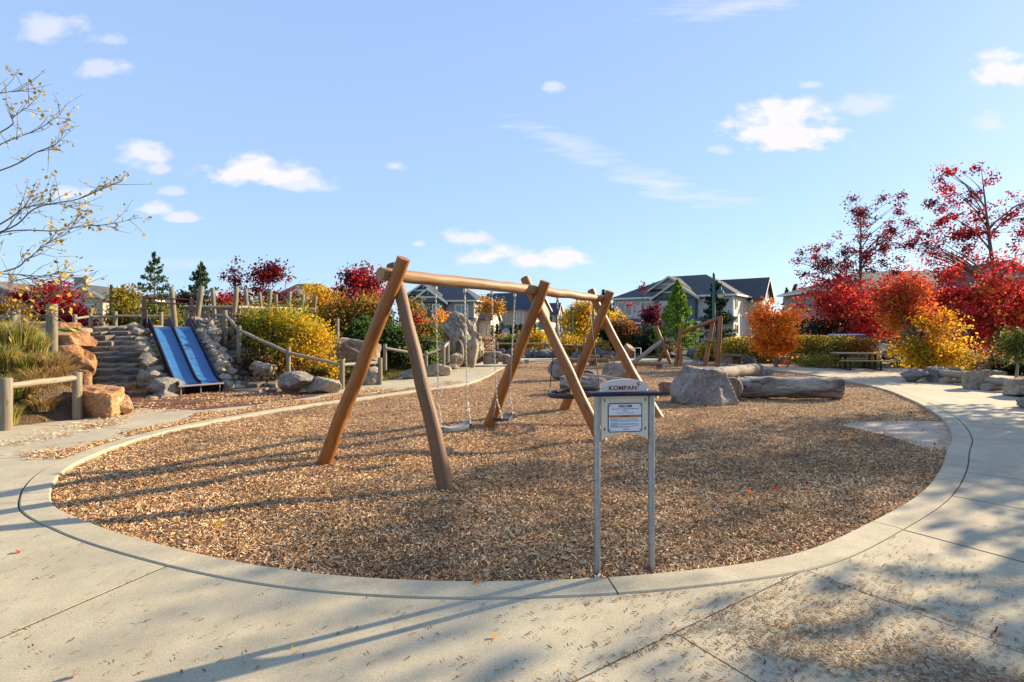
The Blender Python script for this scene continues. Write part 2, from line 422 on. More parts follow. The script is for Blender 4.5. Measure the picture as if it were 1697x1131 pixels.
STEEL = simple('chain_steel', (0.50, 0.48, 0.44), 0.4, 0.85, 0.15, 20, 0)
BLACK = simple('black_rubber', (0.018, 0.018, 0.02), 0.55, 0, 0.2, 8, 0.1)
BLACKM = simple('black_steel', (0.015, 0.014, 0.014), 0.4, 0.3, 0.2, 8, 0)
NAVY = simple('navy_plastic', (0.022, 0.016, 0.040), 0.55, 0, 0.1, 5, 0)
NAVY.node_tree.nodes['Principled BSDF'].inputs['Specular IOR Level'].default_value = 0.2
CREAM = simple('cream_panel', (0.60, 0.54, 0.44), 0.5, 0, 0.06, 7, 0.05, 80)
GREYP = simple('grey_header_panel', (0.60, 0.55, 0.50), 0.5, 0, 0.05, 7, 0.05, 80)
WHITEP = simple('white_plate', (0.62, 0.64, 0.70), 0.35, 0, 0.03, 7, 0)
REDP = simple('red_print', (0.26, 0.008, 0.015), 0.5, 0, 0.03, 7, 0)
PINKP = simple('pink_print', (0.55, 0.05, 0.12), 0.5, 0, 0.03, 7, 0)
INK = simple('black_print', (0.012, 0.012, 0.02), 0.5, 0, 0.03, 7, 0)
GREYINK = simple('grey_print', (0.22, 0.23, 0.26), 0.5, 0, 0.03, 7, 0)
ORANGEP = simple('orange_band', (0.42, 0.13, 0.03), 0.5, 0, 0.03, 7, 0)
def slidemat():
    m = Mat('blue_slide_steel'); m.set(Roughness=0.32); p = m.coord()
    n = m.noise(p, 5, 5); m.color(m.mix(m.math('MULTIPLY', m.math('SUBTRACT', m.noise(p, 14, 6, .7), .6, True), 2.5, True), m.ramp(n, [(0.3, (0.022, 0.11, 0.28)), (0.7, (0.034, 0.155, 0.36))]), (0.30, 0.36, 0.5)))
    m.b.inputs['Roughness'].default_value = 0.4
    m.b.inputs['Coat Weight'].default_value = 0.3
    return m.m
SLIDE = slidemat()
BROWNM = simple('brown_painted_steel', (0.030, 0.012, 0.010), 0.5, 0.2, 0.15, 9, 0)
GREENM = simple('green_painted_steel', (0.022, 0.11, 0.075), 0.4, 0.2, 0.12, 9, 0)
# ------------------------------------------------------------------ ground: mulch bed outline, kerb, slabs
BED = [(0.09, 3.5), (1.04, 3.61), (2.11, 3.91), (3.16, 4.57), (4.2, 5.35), (5.2, 6.3), (6.13, 7.31), (6.96, 8.21), (8.0, 9.62), (8.75, 10.9), (9.5, 12.4),
       (10.45, 14.8), (10.95, 18.05), (10.6, 21.4), (9.6, 24.6), (7.2, 26.4), (4.0, 27.0), (1.0, 26.8), (0.1, 25.2), (-0.38, 22.3), (-0.95, 17.8), (-1.5, 15.6), (-2.35, 14.4),
       (-3.3, 13.0), (-4.25, 11.7), (-5.2, 10.0), (-5.72, 8.25), (-5.48, 6.5), (-4.62, 5.2), (-3.7, 4.55), (-2.68, 4.05), (-1.7, 3.69), (-0.81, 3.52)]
def catmull(pts, per=10, closed=True):
    n = len(pts); out = []
    for i in range(n if closed else n - 1):
        p0, p1, p2, p3 = [np.array(pts[(i + k) % n] if closed else pts[min(max(i + k, 0), n - 1)], float) for k in (-1, 0, 1, 2)]
        for j in range(per):
            t = j / per
            out.append(0.5 * ((2 * p1) + (-p0 + p2) * t + (2 * p0 - 5 * p1 + 4 * p2 - p3) * t * t + (-p0 + 3 * p1 - 3 * p2 + p3) * t ** 3))
    return np.array(out)
K = catmull(BED, 10)
NK = len(K)
Tn = np.roll(K, -2, 0) - np.roll(K, 2, 0); Tn /= np.linalg.norm(Tn, axis=1)[:, None]
Nn = np.stack([Tn[:, 1], -Tn[:, 0]], 1)         # outward (curve runs anticlockwise)
def near_k(p): return int(np.argmin(((K - np.array(p[:2])) ** 2).sum(1)))
def inside(poly, x, y):
    x = np.asarray(x, float); y = np.asarray(y, float); c = np.zeros(x.shape, bool)
    n = len(poly); j = n - 1
    for i in range(n):
        xi, yi, xj, yj = poly[i][0], poly[i][1], poly[j][0], poly[j][1]
        hit = ((yi > y) != (yj > y))
        with np.errstate(divide='ignore', invalid='ignore'):
            c ^= hit & (x < (xj - xi) * (y - yi) / (yj - yi + 1e-12) + xi)
        j = i
    return c
def dist_poly(poly, x, y, closed=False):
    x = np.asarray(x, float); y = np.asarray(y, float); best = np.full(x.shape, 1e9)
    n = len(poly)
    for i in range(n if closed else n - 1):
        ax, ay = poly[i][:2]; bx, by = poly[(i + 1) % n][:2]
        dx, dy = bx - ax, by - ay
        t = np.clip(((x - ax) * dx + (y - ay) * dy) / (dx * dx + dy * dy + 1e-12), 0, 1)
        best = np.minimum(best, np.hypot(x - ax - t * dx, y - ay - t * dy))
    return best
def fbm(x, y, s, seed=0, oct=4):
    return np.array([mnoise.fractal(V((a * s + seed * 7.3, b * s - seed * 3.1, seed)), 1.0, 2.0, oct) for a, b in zip(np.ravel(x), np.ravel(y))]).reshape(np.shape(x))
def grid_sheet(name, m, xs, ys, zf, keep=None, kind='structure', smooth=True):
    X, Y = np.meshgrid(xs, ys); Z = zf(X, Y)
    nx, ny = len(xs), len(ys)
    vs = np.stack([X, Y, Z], -1).reshape(-1, 3)
    idx = np.arange(nx * ny).reshape(ny, nx)
    q = np.stack([idx[:-1, :-1], idx[:-1, 1:], idx[1:, 1:], idx[1:, :-1]], -1).reshape(-1, 4)
    if keep is not None:
        kk = keep(X, Y).reshape(-1); q = q[kk[q].any(1)]
    used = np.unique(q); remap = np.full(nx * ny, -1); remap[used] = np.arange(len(used))
    me = bpy.data.meshes.new(name); me.from_pydata(vs[used].tolist(), [], remap[q].tolist())
    me.polygons.foreach_set('use_smooth', [smooth] * len(me.polygons)); me.materials.append(m); me.update()
    return tag(link(name, me), kind=kind)
# wide ground out to the horizon (lawn / verge), road beyond the park
gx = np.array([-1500, -400, -120, -60, -30, -12, 0, 12, 30, 60, 120, 400, 1500.]); gy = np.array([-60, -10, 0, 20, 34, 60, 120, 300, 900, 2500.])
grid_sheet('ground', LAWN, gx, gy, lambda X, Y: np.full(X.shape, -0.16))
grid_sheet('road', ASPH, np.array([-90., 90]), np.array([39., 46.]), lambda X, Y: np.full(X.shape, -0.14))
KIN = K + Nn * 0.17
grid_sheet('joint_bed', JOINT, np.arange(-16, 16, .12), np.arange(-4, 31, .12), lambda X, Y: np.full(X.shape, -0.004), keep=lambda X, Y: ~inside(KIN, X, Y))
# mulch bed surface
def mulch_z(x, y):
    z = -0.045 + 0.05 * fbm(x, y, 0.55, 3, 3) * 0.5 + 0.035 * fbm(x, y, 2.6, 5, 3) * 0.5 - 0.09 * np.exp(-((x + .75) ** 2 + (y - 6.9) ** 2) / .35) - 0.09 * np.exp(-((x + .1) ** 2 + (y - 7.9) ** 2) / .35) + .03 * np.exp(-((x + .1) ** 2 + (y - 6.3) ** 2) / .3) + .03 * np.exp(-((x + 1.5) ** 2 + (y - 7.4) ** 2) / .3) - .08 * np.exp(-((x - 1.1) ** 2 + (y - 9.6) ** 2) / .7)
    k = np.clip(1 - (dist_poly(mat_poly, x, y, True) - .05) / .5, 0, 1); k = np.where(inside(mat_poly, x, y), 1, k)
    return z * (1 - k) + k * -0.04
mat_poly = [tuple(G(*p, z=-0.03)[:2]) for p in ((1388, 704), (1425, 699), (1500, 697), (1571, 699), (1580, 722), (1574, 746), (1530, 742), (1490, 728), (1440, 715))]
xs = np.arange(-6.1, 11.4, 0.10); ys = np.arange(3.2, 27.4, 0.10)
Xm, Ym = np.meshgrid(xs, ys); MZ = mulch_z(Xm, Ym)
bed_out = K + Nn * 0.06
grid_sheet('mulch_bed', MULCH, xs, ys, lambda X, Y: MZ, keep=lambda X, Y: inside(bed_out, X, Y))
def mz_at(x, y):
    fx = np.clip((x - xs[0]) / 0.10, 0, len(xs) - 1.001); fy = np.clip((y - ys[0]) / 0.10, 0, len(ys) - 1.001)
    ix = fx.astype(int); iy = fy.astype(int); tx = fx - ix; ty = fy - iy
    return (MZ[iy, ix] * (1 - tx) + MZ[iy, ix + 1] * tx) * (1 - ty) + (MZ[iy + 1, ix] * (1 - tx) + MZ[iy + 1, ix + 1] * tx) * ty
# kerb: pieces butted with open joints
KW = 0.235
kerb = tag(bpy.data.objects.new('kerb', None), kind='structure'); COL.objects.link(kerb); ORG['kerb'] = V((0, 0, 0))
kj = sorted({near_k(G(*p)) for p in ((1003, 960), (308, 922), (1465, 872), (1531, 783), (1577, 722), (1453, 640), (100, 800), (240, 722), (400, 690), (540, 668), (700, 645), (833, 610), (1276, 613))} | {near_k((5, 26.9)), near_k((10.9, 17)), near_k((-1, 17.5)), near_k((9, 25.2))})
def kerb_piece(i0, i1):
    ids = [(i % NK) for i in range(i0, (i1 if i1 > i0 else i1 + NK) + 1)]
    mb = MB(); vs = []
    prof = [(0.0, -0.14), (0.0, -0.012), (0.014, 0.004), (KW - 0.014, 0.006), (KW, -0.008), (KW, -0.14)]
    for a, i in enumerate(ids):
        c = K[i].copy()
        if a == 0: c += Tn[i] * 0.006
        if a == len(ids) - 1: c -= Tn[i] * 0.006
        for o, z in prof:
            q = c + Nn[i] * o; vs.append((q[0], q[1], z))
    m = len(prof); fs = []
    for a in range(len(ids) - 1):
        for k in range(m - 1):
            fs.append((a * m + k, (a + 1) * m + k, (a + 1) * m + k + 1, a * m + k + 1))
    fs.append(tuple(range(m))); fs.append(tuple((len(ids) - 1) * m + k for k in range(m - 1, -1, -1)))
    mb.add(vs, fs); return mb.build('kerb_segment', CONC, kerb, fix=True)
for a, b in zip(kj, kj[1:] + kj[:1]): kerb_piece(a, b)
# concrete slabs
def clip(poly, p, n, off=0.0):
    out = []; m = len(poly)
    d = [(q[0] - p[0]) * n[0] + (q[1] - p[1]) * n[1] - off for q in poly]
    for i in range(m):
        j = (i + 1) % m
        if d[i] >= 0: out.append(poly[i])
        if (d[i] >= 0) != (d[j] >= 0):
            t = d[i] / (d[i] - d[j]); out.append((poly[i][0] + (poly[j][0] - poly[i][0]) * t, poly[i][1] + (poly[j][1] - poly[i][1]) * t))
    return out
pav = tag(bpy.data.objects.new('pavement', None), kind='structure'); COL.objects.link(pav); ORG['pavement'] = V((0, 0, 0))
def slab(poly, z=0.0):
    if len(poly) < 3: return
    pl = [poly[0]]
    for q in poly[1:]:
        if math.hypot(q[0] - pl[-1][0], q[1] - pl[-1][1]) > 0.002: pl.append(q)
    if math.hypot(pl[0][0] - pl[-1][0], pl[0][1] - pl[-1][1]) < 0.002: pl.pop()
    n = len(pl)
    if n < 3: return
    mb = MB()
    mb.add([(x, y, z) for x, y in pl] + [(x, y, z - 0.1) for x, y in pl], [list(range(n))] + [(i, n + i, n + (i + 1) % n, (i + 1) % n) for i in range(n)])
    return mb.build('slab', CONC, pav, fix=True)
def width_at(i):
    x, y = K[i]
    if y < 9.0 and -4.9 < x < 4.2: return 8.0
    if x > 0: return max(2.35, min(8.0, 2.35 + max(0, 8.5 - y) * 2.2)) if y < 24 else 2.2
    return 2.6 if y > 9.5 else min(8, 2.6 + (9.5 - y) * 1.2)
jl = [near_k(G(*p)) for p in ((274, 935), (62, 806), (40, 760), (260, 715), (400, 688), (520, 672), (650, 652), (801, 629), (1449, 863), (1548, 818), (1540, 775), (1570, 722), (1572, 696), (1537, 672), (1464, 643), (1376, 625), (1276, 613), (1230, 606))] + [near_k((9.6, 24.6)), near_k((6.5, 26.5)), near_k((3.5, 27))]
jl = sorted(set(jl))
GAP = 0.243
def sector(i0, i1):
    ids = [(i % NK) for i in range(i0, (i1 if i1 > i0 else i1 + NK) + 1)]
    inner = [K[i] + Nn[i] * GAP for i in ids]; outer = [K[i] + Nn[i] * (GAP + width_at(i)) for i in ids]
    inner[0] = inner[0] + Tn[ids[0]] * .011; outer[0] = outer[0] + Tn[ids[0]] * .011
    inner[-1] = inner[-1] - Tn[ids[-1]] * .011; outer[-1] = outer[-1] - Tn[ids[-1]] * .011
    return [tuple(p) for p in inner] + [tuple(p) for p in reversed(outer)]
jA, jE = near_k(G(274, 935)), near_k(G(1449, 863))
LA, LB = V((0.29, 2.49)), V((3.33, 4.48)); dA = (LB - LA).normalized(); nA = V((-dA.y, dA.x))
for a, b in zip(jl, jl[1:] + jl[:1]):
    if K[a][1] > 22.6 and K[b][1] > 22.6 and K[a][0] < 4.4 and K[b][0] < 1: continue        # the climbing rock's red surface is here
    pl = sector(a, b)
    if a == jA or (b == jE):
        # big front slab: cut along the long joint and across it
        near_, far_ = clip(pl, LA, nA, 0.005), clip(pl, LA, (-nA.x, -nA.y), 0.005)
        slab(near_)
        cuts = [V((-2.3, 1.0)), V((0.92, 2.88)), V((2.15, 3.51))]
        rest = far_
        for c in cuts:
            slab(clip(rest, c, (-dA.x, -dA.y), 0.005)); rest = clip(rest, c, (dA.x, dA.y), 0.005)
        slab(rest)
    else:
        slab(pl)
# pad of the picnic table and the paving behind the front left corner
slab([(9.2 + 4.0, 17.2), (17.6, 17.2), (17.6, 21.6), (12.6, 22.2)], 0.003)
# red rubber surfaces: foot of the slide, and before the climbing rock
def sheet(name, poly, z, m):
    mb = MB(); mb.add([(x, y, z) for x, y in poly], [list(range(len(poly)))]); return tag(mb.build(name, m), kind='structure')
rub = [G(*p)[:2] for p in ((205, 668), (250, 678), (330, 680), (420, 672), (520, 658), (545, 652), (500, 646), (380, 645), (300, 640), (240, 648), (190, 655))]
sheet('rubber_surface', rub, 0.006, RUBBER)
sheet('rubber_surface', [(-2.6, 22.6), (-0.42, 22.55), (0.2, 25.2), (1.4, 27.2), (-2.6, 28)], -0.006, RUBBER)
# worn pad showing through the mulch on the right
MATC = simple('worn_concrete_pad', (0.47, 0.38, 0.26), 0.9, 0, 0.2, 3, 0.3, 60)
sheet('worn_pad', mat_poly, -0.034, MATC)

# ------------------------------------------------------------------ hill on the left
EDGE = [(-30, 3.5), (-11.5, 6.8), (-9.3, 8.4), (-8.62, 8.85), (-8.0, 9.6), (-7.75, 10.25), (-8.6, 10.95), (-9.8, 12.1), (-10.8, 13.2), (-8.75, 14.25), (-7.9, 14.3), (-7.1, 14.0), (-6.1, 13.7), (-4.6, 13.75), (-4.1, 15.2), (-3.7, 17), (-3.0, 20), (-2.55, 23.2), (-2.6, 28)]
HPOLY = EDGE + [(-4, 38), (-60, 42), (-60, 3.5)]
def sstep(t): t = np.clip(t, 0, 1); return t * t * (3 - 2 * t)
def hill(x, y):
    x = np.asarray(x, float); y = np.asarray(y, float)
    d = dist_poly(EDGE, x, y); d = np.where(inside(HPOLY, x, y), d, -d)
    hm = 0.55 + 1.15 * sstep((-5.0 - x) / 3.6)
    w = np.where(x < -9.6, np.where(y < 12.8, 4.6, 1.9), 2.0) + np.where(x > -7.2, 1.2, 0)
    back = sstep((40 - y) / 10)
    h = np.where(d > -1, -0.1 + (hm + 0.1) * sstep((d + .15) / w) * back, -0.3)
    px = CX + x / np.maximum(y, 1) * F
    st = (px > 134) & (px < 440) & (y < 17.6) & (y > 12)
    return np.where(st, np.minimum(h, np.clip(np.where(px < 300, np.where(px < 262, (y - 13.3) * .42 - .24, (y - 13.3) * .70 - .28), np.where(px > 352, (y - 13.8) * .44 - .26, (y - 13.3) * .70 - .28)), -.3, 9)), h)
hxs = np.arange(-44, -1.4, 0.3); hys = np.arange(5, 42, 0.3)
def hz_noise(X, Y):
    Z = hill(X, Y); return Z + np.where(Z > -0.05, 0.07 * fbm(X, Y, 0.8, 9, 4) * sstep((Z + .05) * 3), 0)
def hill_keep(X, Y): return inside(HPOLY, X, Y)
hillmat = Mat('hill_cover'); hillmat.set(Roughness=0.96)
_p = hillmat.geo(); _sx = hillmat.n('ShaderNodeSeparateXYZ'); hillmat.L.new(_p, _sx.inputs[0]); _n1 = hillmat.noise(_p, 0.55, 6, 0.6); _n2 = hillmat.noise(_p, 40, 5, 0.7); _n3 = hillmat.noise(_p, 1.6, 5, .6)
_g = hillmat.ramp(hillmat.math('ADD', hillmat.math('MULTIPLY', _n3, .5), hillmat.math('MULTIPLY', _n2, .5)), [(0.36, (0.05, 0.065, 0.012)), (0.5, (0.155, 0.16, 0.028)), (0.64, (0.27, 0.24, 0.06))])
_s = hillmat.ramp(_n2, [(0.36, (0.045, 0.028, 0.016)), (0.5, (0.115, 0.075, 0.04)), (0.64, (0.22, 0.15, 0.085))])
hillmat.color(hillmat.mix(hillmat.math('MULTIPLY', hillmat.ramp(_n1, [(0.40, (0, 0, 0)), (0.50, (1, 1, 1))]), hillmat.ramp(hillmat.math('ABSOLUTE', hillmat.math('ADD', _sx.outputs[0], 7.0)), [(0.0, (0, 0, 0)), (1.0, (1, 1, 1))], 'CONSTANT') if False else hillmat.math('GREATER_THAN', hillmat.math('ADD', hillmat.math('ABSOLUTE', hillmat.math('ADD', _sx.outputs[0], 7.2)), hillmat.math('MULTIPLY', _n3, .8)), 2.9)), _s, _g)); hillmat.bump(_n2, 0.8, 0.05)
grid_sheet('hill', hillmat.m, hxs, hys, hz_noise, keep=hill_keep)
def hz(x, y): return float(hill(np.array([x]), np.array([y]))[0])
# planting bed along the right edge
bedR = [K[i] + Nn[i] * (GAP + width_at(i) - 0.1) for i in range(near_k(G(1577, 722)), near_k((10.9, 17.0)))]
bedR = [tuple(p) for p in bedR if p[1] > 10] + [(13.4, 22.3), (12.8, 24.8), (11.2, 27), (7.5, 29), (2.8, 30), (2.8, 36), (34, 36), (34, 8), (13, 8)]
def bz(x, y): return 0.02
_X = np.arange(2.5, 34, .5); _Y = np.arange(8, 36.5, .5)
sheet('planting_bed', bedR, -0.05, SOIL)
# grass verge strip beyond the beds
sheet('lawn_strip', [(13.6, 26.8), (33, 13), (33, 35.5), (14, 35.5)], -0.02, LAWN)

# ------------------------------------------------------------------ chips
rs = np.random.RandomState(7)
CP = np.array((1.27, 1.13, .88)) * np.array([(0.42, 0.26, 0.13), (0.55, 0.38, 0.21), (0.66, 0.52, 0.35), (0.75, 0.64, 0.48), (0.27, 0.14, 0.06), (0.15, 0.075, 0.035), (0.36, 0.19, 0.075), (0.46, 0.33, 0.20), (0.10, 0.055, 0.03)])
CPW = np.array([.14, .16, .16, .11, .13, .14, .06, .08, .10]); CPW = CPW / CPW.sum()
_dx, _dy = np.meshgrid(np.arange(-8, 12, .15), np.arange(2, 28, .15)); DAMP = fbm(_dx, _dy, .8, 11, 4) * .45 - .06
def chips(name, x, y, z, lmin, lmax, flat, dark=1.0, pw=CPW, tilt=0.35):
    n = len(x)
    L = rs.uniform(lmin, lmax, n); W = L * rs.uniform(0.16, 0.36, n)
    a = rs.uniform(0, 2 * np.pi, n); el = rs.normal(0, tilt, n) * (1 - flat); ro = rs.normal(0, tilt * 1.3, n) * (1 - flat)
    t = np.stack([np.cos(a) * np.cos(el), np.sin(a) * np.cos(el), np.sin(el)], 1)
    s = np.stack([-np.sin(a) * np.cos(ro), np.cos(a) * np.cos(ro), np.sin(ro)], 1)
    up = np.cross(t, s)
    c = np.stack([x, y, z + np.abs(np.sin(el)) * L * .3 + 0.004], 1)
    h = (W * (0.30 if flat < .5 else .1))[:, None] * up
    tl, sw = t * (L / 2)[:, None], s * (W / 2)[:, None]
    tap = rs.uniform(.45, 1, n)[:, None]
    # a chip: ridge along the middle, two faces
    va = np.stack([c - tl - sw, c + tl - sw * tap, c + tl * .96 + h, c - tl * .92 + h], 1)
    vb = np.stack([c - tl * .92 + h, c + tl * .96 + h, c + tl + sw * tap, c - tl + sw], 1)
    verts = np.concatenate([va, vb], 1).reshape(-1, 3)
    col = CP[rs.choice(len(CP), n, p=pw)] * rs.uniform(.75, 1.2, (n, 1)) * dark
    if n > 60000: col = col * np.clip(1 + 1.1 * DAMP[np.clip(((y - 2) / .15).astype(int), 0, DAMP.shape[0] - 1), np.clip(((x + 8) / .15).astype(int), 0, DAMP.shape[1] - 1)], .5, 1.35)[:, None]
    me = quadmesh(name, verts, n * 2, np.clip(np.repeat(col, 2, 0), 0, 1)); me.materials.append(CHIP)
    return tag(link(name, me), kind='stuff')
def sample_bed(nraw, dens):
    x = rs.uniform(-6, 11.2, nraw); y = rs.uniform(3.3, 27, nraw)
    keep = rs.uniform(0, 1, nraw) < np.minimum(1, (4.6 / np.maximum(y, 3)) ** 1.7)
    x, y = x[keep], y[keep]
    k = inside(K - Nn * 0.012, x, y); return x[k], y[k]
x, y = sample_bed(2300000, 1)
padm = inside(mat_poly, x, y)
edge = dist_poly(mat_poly, x, y, True)
keep = ~padm | (rs.uniform(0, 1, len(x)) < np.clip(0.5 - edge * 2.2, 0.03, 1)); x, y = x[keep], y[keep]
zz = mz_at(x, y); zz = np.where(inside(mat_poly, x, y), -0.032, zz)
chips('wood_chips', x, y, zz + rs.uniform(0, .018, len(x)), 0.013, 0.044, 0.0)
print('chips', len(x))
# chips trodden onto the concrete: drifts on the left path, a spill front right, strays everywhere
def on_slab(x, y): return ~inside(K + Nn * 0.25, x, y)
def drift(n, cx, cy, sx, sy, ang):
    u_ = rs.normal(0, 1, n) * sx; v_ = rs.normal(0, 1, n) * sy
    return cx + u_ * math.cos(ang) - v_ * math.sin(ang), cy + u_ * math.sin(ang) + v_ * math.cos(ang)
X_, Y_ = [], []
for cx, cy, n, sx, sy, ang in ((1.95, 3.15, 260, .42, .10, .5), (1.62, 2.95, 330, .30, .09, .2), (1.75, 2.72, 520, .34, .10, -.15), (2.15, 2.78, 260, .3, .08, .1), (2.0, 2.52, 520, .42, .10, -.25), (2.35, 2.55, 260, .28, .10, -.5),
                              (1.5, 3.2, 160, .3, .08, .5), (2.45, 2.35, 350, .35, .07, -.3), (2.1, 2.4, 300, .4, .06, .1), (2.2, 3.4, 120, .5, .2, .6)):
    a, b = drift(int(n * 1.5), cx, cy, sx, sy, ang); X_.append(a); Y_.append(b)
for cx, cy, n, sx, sy, ang in ((1.3, 3.45, 260, .6, .02, .28), (2.5, 3.95, 260, .6, .025, .62), (1.0, 2.92, 200, .5, .015, .53), (2.5, 3.1, 160, .35, .015, -.85)):
    a, b = drift(n, cx, cy, sx, sy, ang); X_.append(a); Y_.append(b)
n = 2600; X_.append(rs.uniform(-7, 9, n)); Y_.append(rs.uniform(2.2, 12, n))
X_.append(rs.uniform(-4.2, 3.2, 1500)); Y_.append(rs.uniform(2.3, 4.9, 1500)); X_.append(rs.uniform(3, 9, 700)); Y_.append(rs.uniform(3, 9, 700))
a, b = drift(3000, 2.0, 2.95, 1.0, .45, .35); X_.append(a); Y_.append(b)
X_, Y_ = np.concatenate(X_), np.concatenate(Y_)
k = on_slab(X_, Y_) & (Y_ > 2); X_, Y_ = X_[k], Y_[k]
chips('stray_wood_chips', X_, Y_, np.full(len(X_), 0.003), 0.008, 0.032, 0.85, 0.56, np.array([.17, .12, .06, .02, .20, .16, .12, .08, .07]))
# thick drift over the left path
n = 200000
i = rs.randint(near_k((-5.2, 10.0)) - 14, near_k((-5.5, 6.9)), n)
i = np.concatenate([i, rs.randint(near_k((-1.2, 16.5)), near_k((-5.2, 10.0)), 2 * n)])
o = np.abs(rs.normal(0, 1.0, len(i))) * 0.85 + 0.1
fr_ = rs.uniform(0, 1, (len(i), 1)); kx = K[i] * (1 - fr_) + K[(i + 1) % NK] * fr_ + Nn[i] * o[:, None] + rs.normal(0, .03, (len(i), 2))
gxn = np.arange(-8, 0, .12); gyn = np.arange(5, 18, .12); GXN, GYN = np.meshgrid(gxn, gyn); GN = fbm(GXN, GYN, 0.9, 4, 4)
ixn = np.clip(((kx[:, 0] + 8) / .12).astype(int), 0, len(gxn) - 1); iyn = np.clip(((kx[:, 1] - 5) / .12).astype(int), 0, len(gyn) - 1)
pr = np.clip(.82 - o * 0.85 + GN[iyn, ixn] * 0.9, 0, 1) * np.clip((kx[:, 1] - 6.6) / 1.0, 0, 1) * np.minimum(1, (7 / kx[:, 1]) ** 1.6) * np.where(kx[:, 1] < 13.4, 1, np.clip((15.5 - kx[:, 1]) / 3, 0.1, 1))
kk = (rs.uniform(0, 1, len(i)) < pr) & on_slab(kx[:, 0], kx[:, 1])
kx = kx[kk][:70000]
n = 26000
q = rs.randint(near_k((-3.6, 12.6)), near_k((-5.6, 7.6)), n); o = rs.uniform(1.2, 4.2, n); fr_ = rs.uniform(0, 1, (n, 1)); k2 = K[q] * (1 - fr_) + K[(q + 1) % NK] * fr_ + Nn[q] * o[:, None]
ixn = np.clip(((k2[:, 0] + 8) / .12).astype(int), 0, len(gxn) - 1); iyn = np.clip(((k2[:, 1] - 5) / .12).astype(int), 0, len(gyn) - 1)
k2 = k2[(rs.uniform(0, 1, n) < np.clip(.0 + GN[iyn, ixn] * .9 + .45 * (k2[:, 1] > 11.2), 0, 1)) & ~inside(HPOLY, k2[:, 0], k2[:, 1])]
kx = np.concatenate([kx, k2])
chips('path_wood_chips', kx[:, 0], kx[:, 1], 0.004 + rs.uniform(0, .012, len(kx)), 0.022, 0.06, 0.35)
# ------------------------------------------------------------------ rocks
_ico = {}
def ico(sub):
    if sub not in _ico:
        bm = bmesh.new(); bmesh.ops.create_icosphere(bm, subdivisions=sub, radius=1.0)
        bm.verts.ensure_lookup_table()
        _ico[sub] = (np.array([v.co[:] for v in bm.verts]), [[v.index for v in f.verts] for f in bm.faces]); bm.free()
    return _ico[sub]
def rock_mesh(name, seed, sub=3, npl=13, rough=0.05, boxy=0.0, m=None, hi=0.95, lo=0.60, ang=26, planes=None):
    rg = np.random.RandomState(seed); n, fs = ico(sub)
    pl = rg.normal(0, 1, (npl, 3)); pl /= np.linalg.norm(pl, axis=1)[:, None]; hh = rg.uniform(lo, hi, npl)
    if boxy:
        ax = np.array([(1, 0, 0), (-1, 0, 0), (0, 1, 0), (0, -1, 0), (0, 0, 1), (0, 0, -1)], float) + rg.normal(0, .13, (6, 3))
        ax /= np.linalg.norm(ax, axis=1)[:, None]
        pl = np.concatenate([pl, ax]); hh = np.concatenate([hh * 1.25, rg.uniform(.62, .72, 6)])
    if planes is not None:
        ex = np.array([p[:3] for p in planes], float); ex /= np.linalg.norm(ex, axis=1)[:, None]; pl = np.concatenate([pl, ex]); hh = np.concatenate([hh * 1.25, [p[3] for p in planes]])
    dt = n @ pl.T
    r = np.where(dt > 0.05, hh[None] / np.maximum(dt, 0.05), 9).min(1); r = np.minimum(r, 1.15 if not boxy else 1.5)
    v = n * r[:, None]
    if rough:
        nz_ = np.array([mnoise.fractal(V(p) * 1.7 + V((seed, 0, 0)), 1.0, 2.0, 5) - .9 * abs(mnoise.noise(V(p) * 3.1 + V((0, seed, 0)))) for p in v]); v = v + n * (nz_ * rough * 1.35)[:, None]
    lo_, hi_ = v.min(0), v.max(0); v = (v - (lo_ + hi_) / 2) / (hi_ - lo_)
    me = bpy.data.meshes.new(name); me.from_pydata(v.tolist(), [], fs)
    me.shade_smooth(); me.set_sharp_from_angle(angle=R(ang))
    if m: me.materials.append(m)
    me.update(); return me
def boulder(label, x0, x1, yt, yb, m, seed, zb=0.0, depth=0.8, rz=0.0, d=None, group=None, name='boulder', sub=4, boxy=0.0, cat='boulder', rough=0.07, sink=0.12, **kw):
    dd = d if d is not None else (H - zb) * F / (yb - HY)
    if d is not None: zb = H - (yb - HY) * d / F
    w = (x1 - x0) * dd / F; h = (yb - yt) * dd / F; dp = w * depth
    me = rock_mesh(name, seed, sub, m=m, boxy=boxy, rough=rough, **kw)
    c = P((x0 + x1) / 2, yb, dd)
    o = link(name, me, None, (c.x * (1 + dp * .35 / dd), dd + dp * .35, zb + h / 2 - h * sink / 2))
    o.scale = (w * 1.04, dp, h * (1 + sink)); o.rotation_euler = (0, 0, rz)
    return tag(o, label, cat, group)
# mulch bed boulders
boulder('large rounded granite boulder with a sloping face beside the cut log ends', 1114, 1218, 610, 668, ROCK, 11, depth=.75, npl=6, sub=5, rough=.05, hi=1.1, lo=.85, planes=[(-.72, -.25, .62, .62), (-.25, -.9, .30, .55), (.35, -.85, .32, .62), (.93, -.1, .36, .66), (.05, .0, 1, .55), (.45, 0, .9, .62), (0, 1, .1, .6), (0, 0, -1, .5)])
boulder('low flat grey stone in the mulch left of the large granite boulder', 1094, 1132, 632, 652, ROCKT, 23, depth=.9, boxy=.5)
boulder('brown low stone showing over the top of the large granite boulder', 1150, 1187, 609, 622, ROCKT, 5, depth=.8, d=15.5)
boulder('grey angular boulder in the mulch left of the round net swing', 909, 944, 595, 629, ROCK, 31, depth=.9)
boulder('grey boulder with a tan flank standing behind the welcome sign', 996, 1049, 600, 634, ROCKT, 8, depth=.9, d=16.4)
boulder('small grey stone standing alone beyond the pale fallen log', 1197, 1213, 604, 615, ROCKD, 4, depth=.9, sub=3)
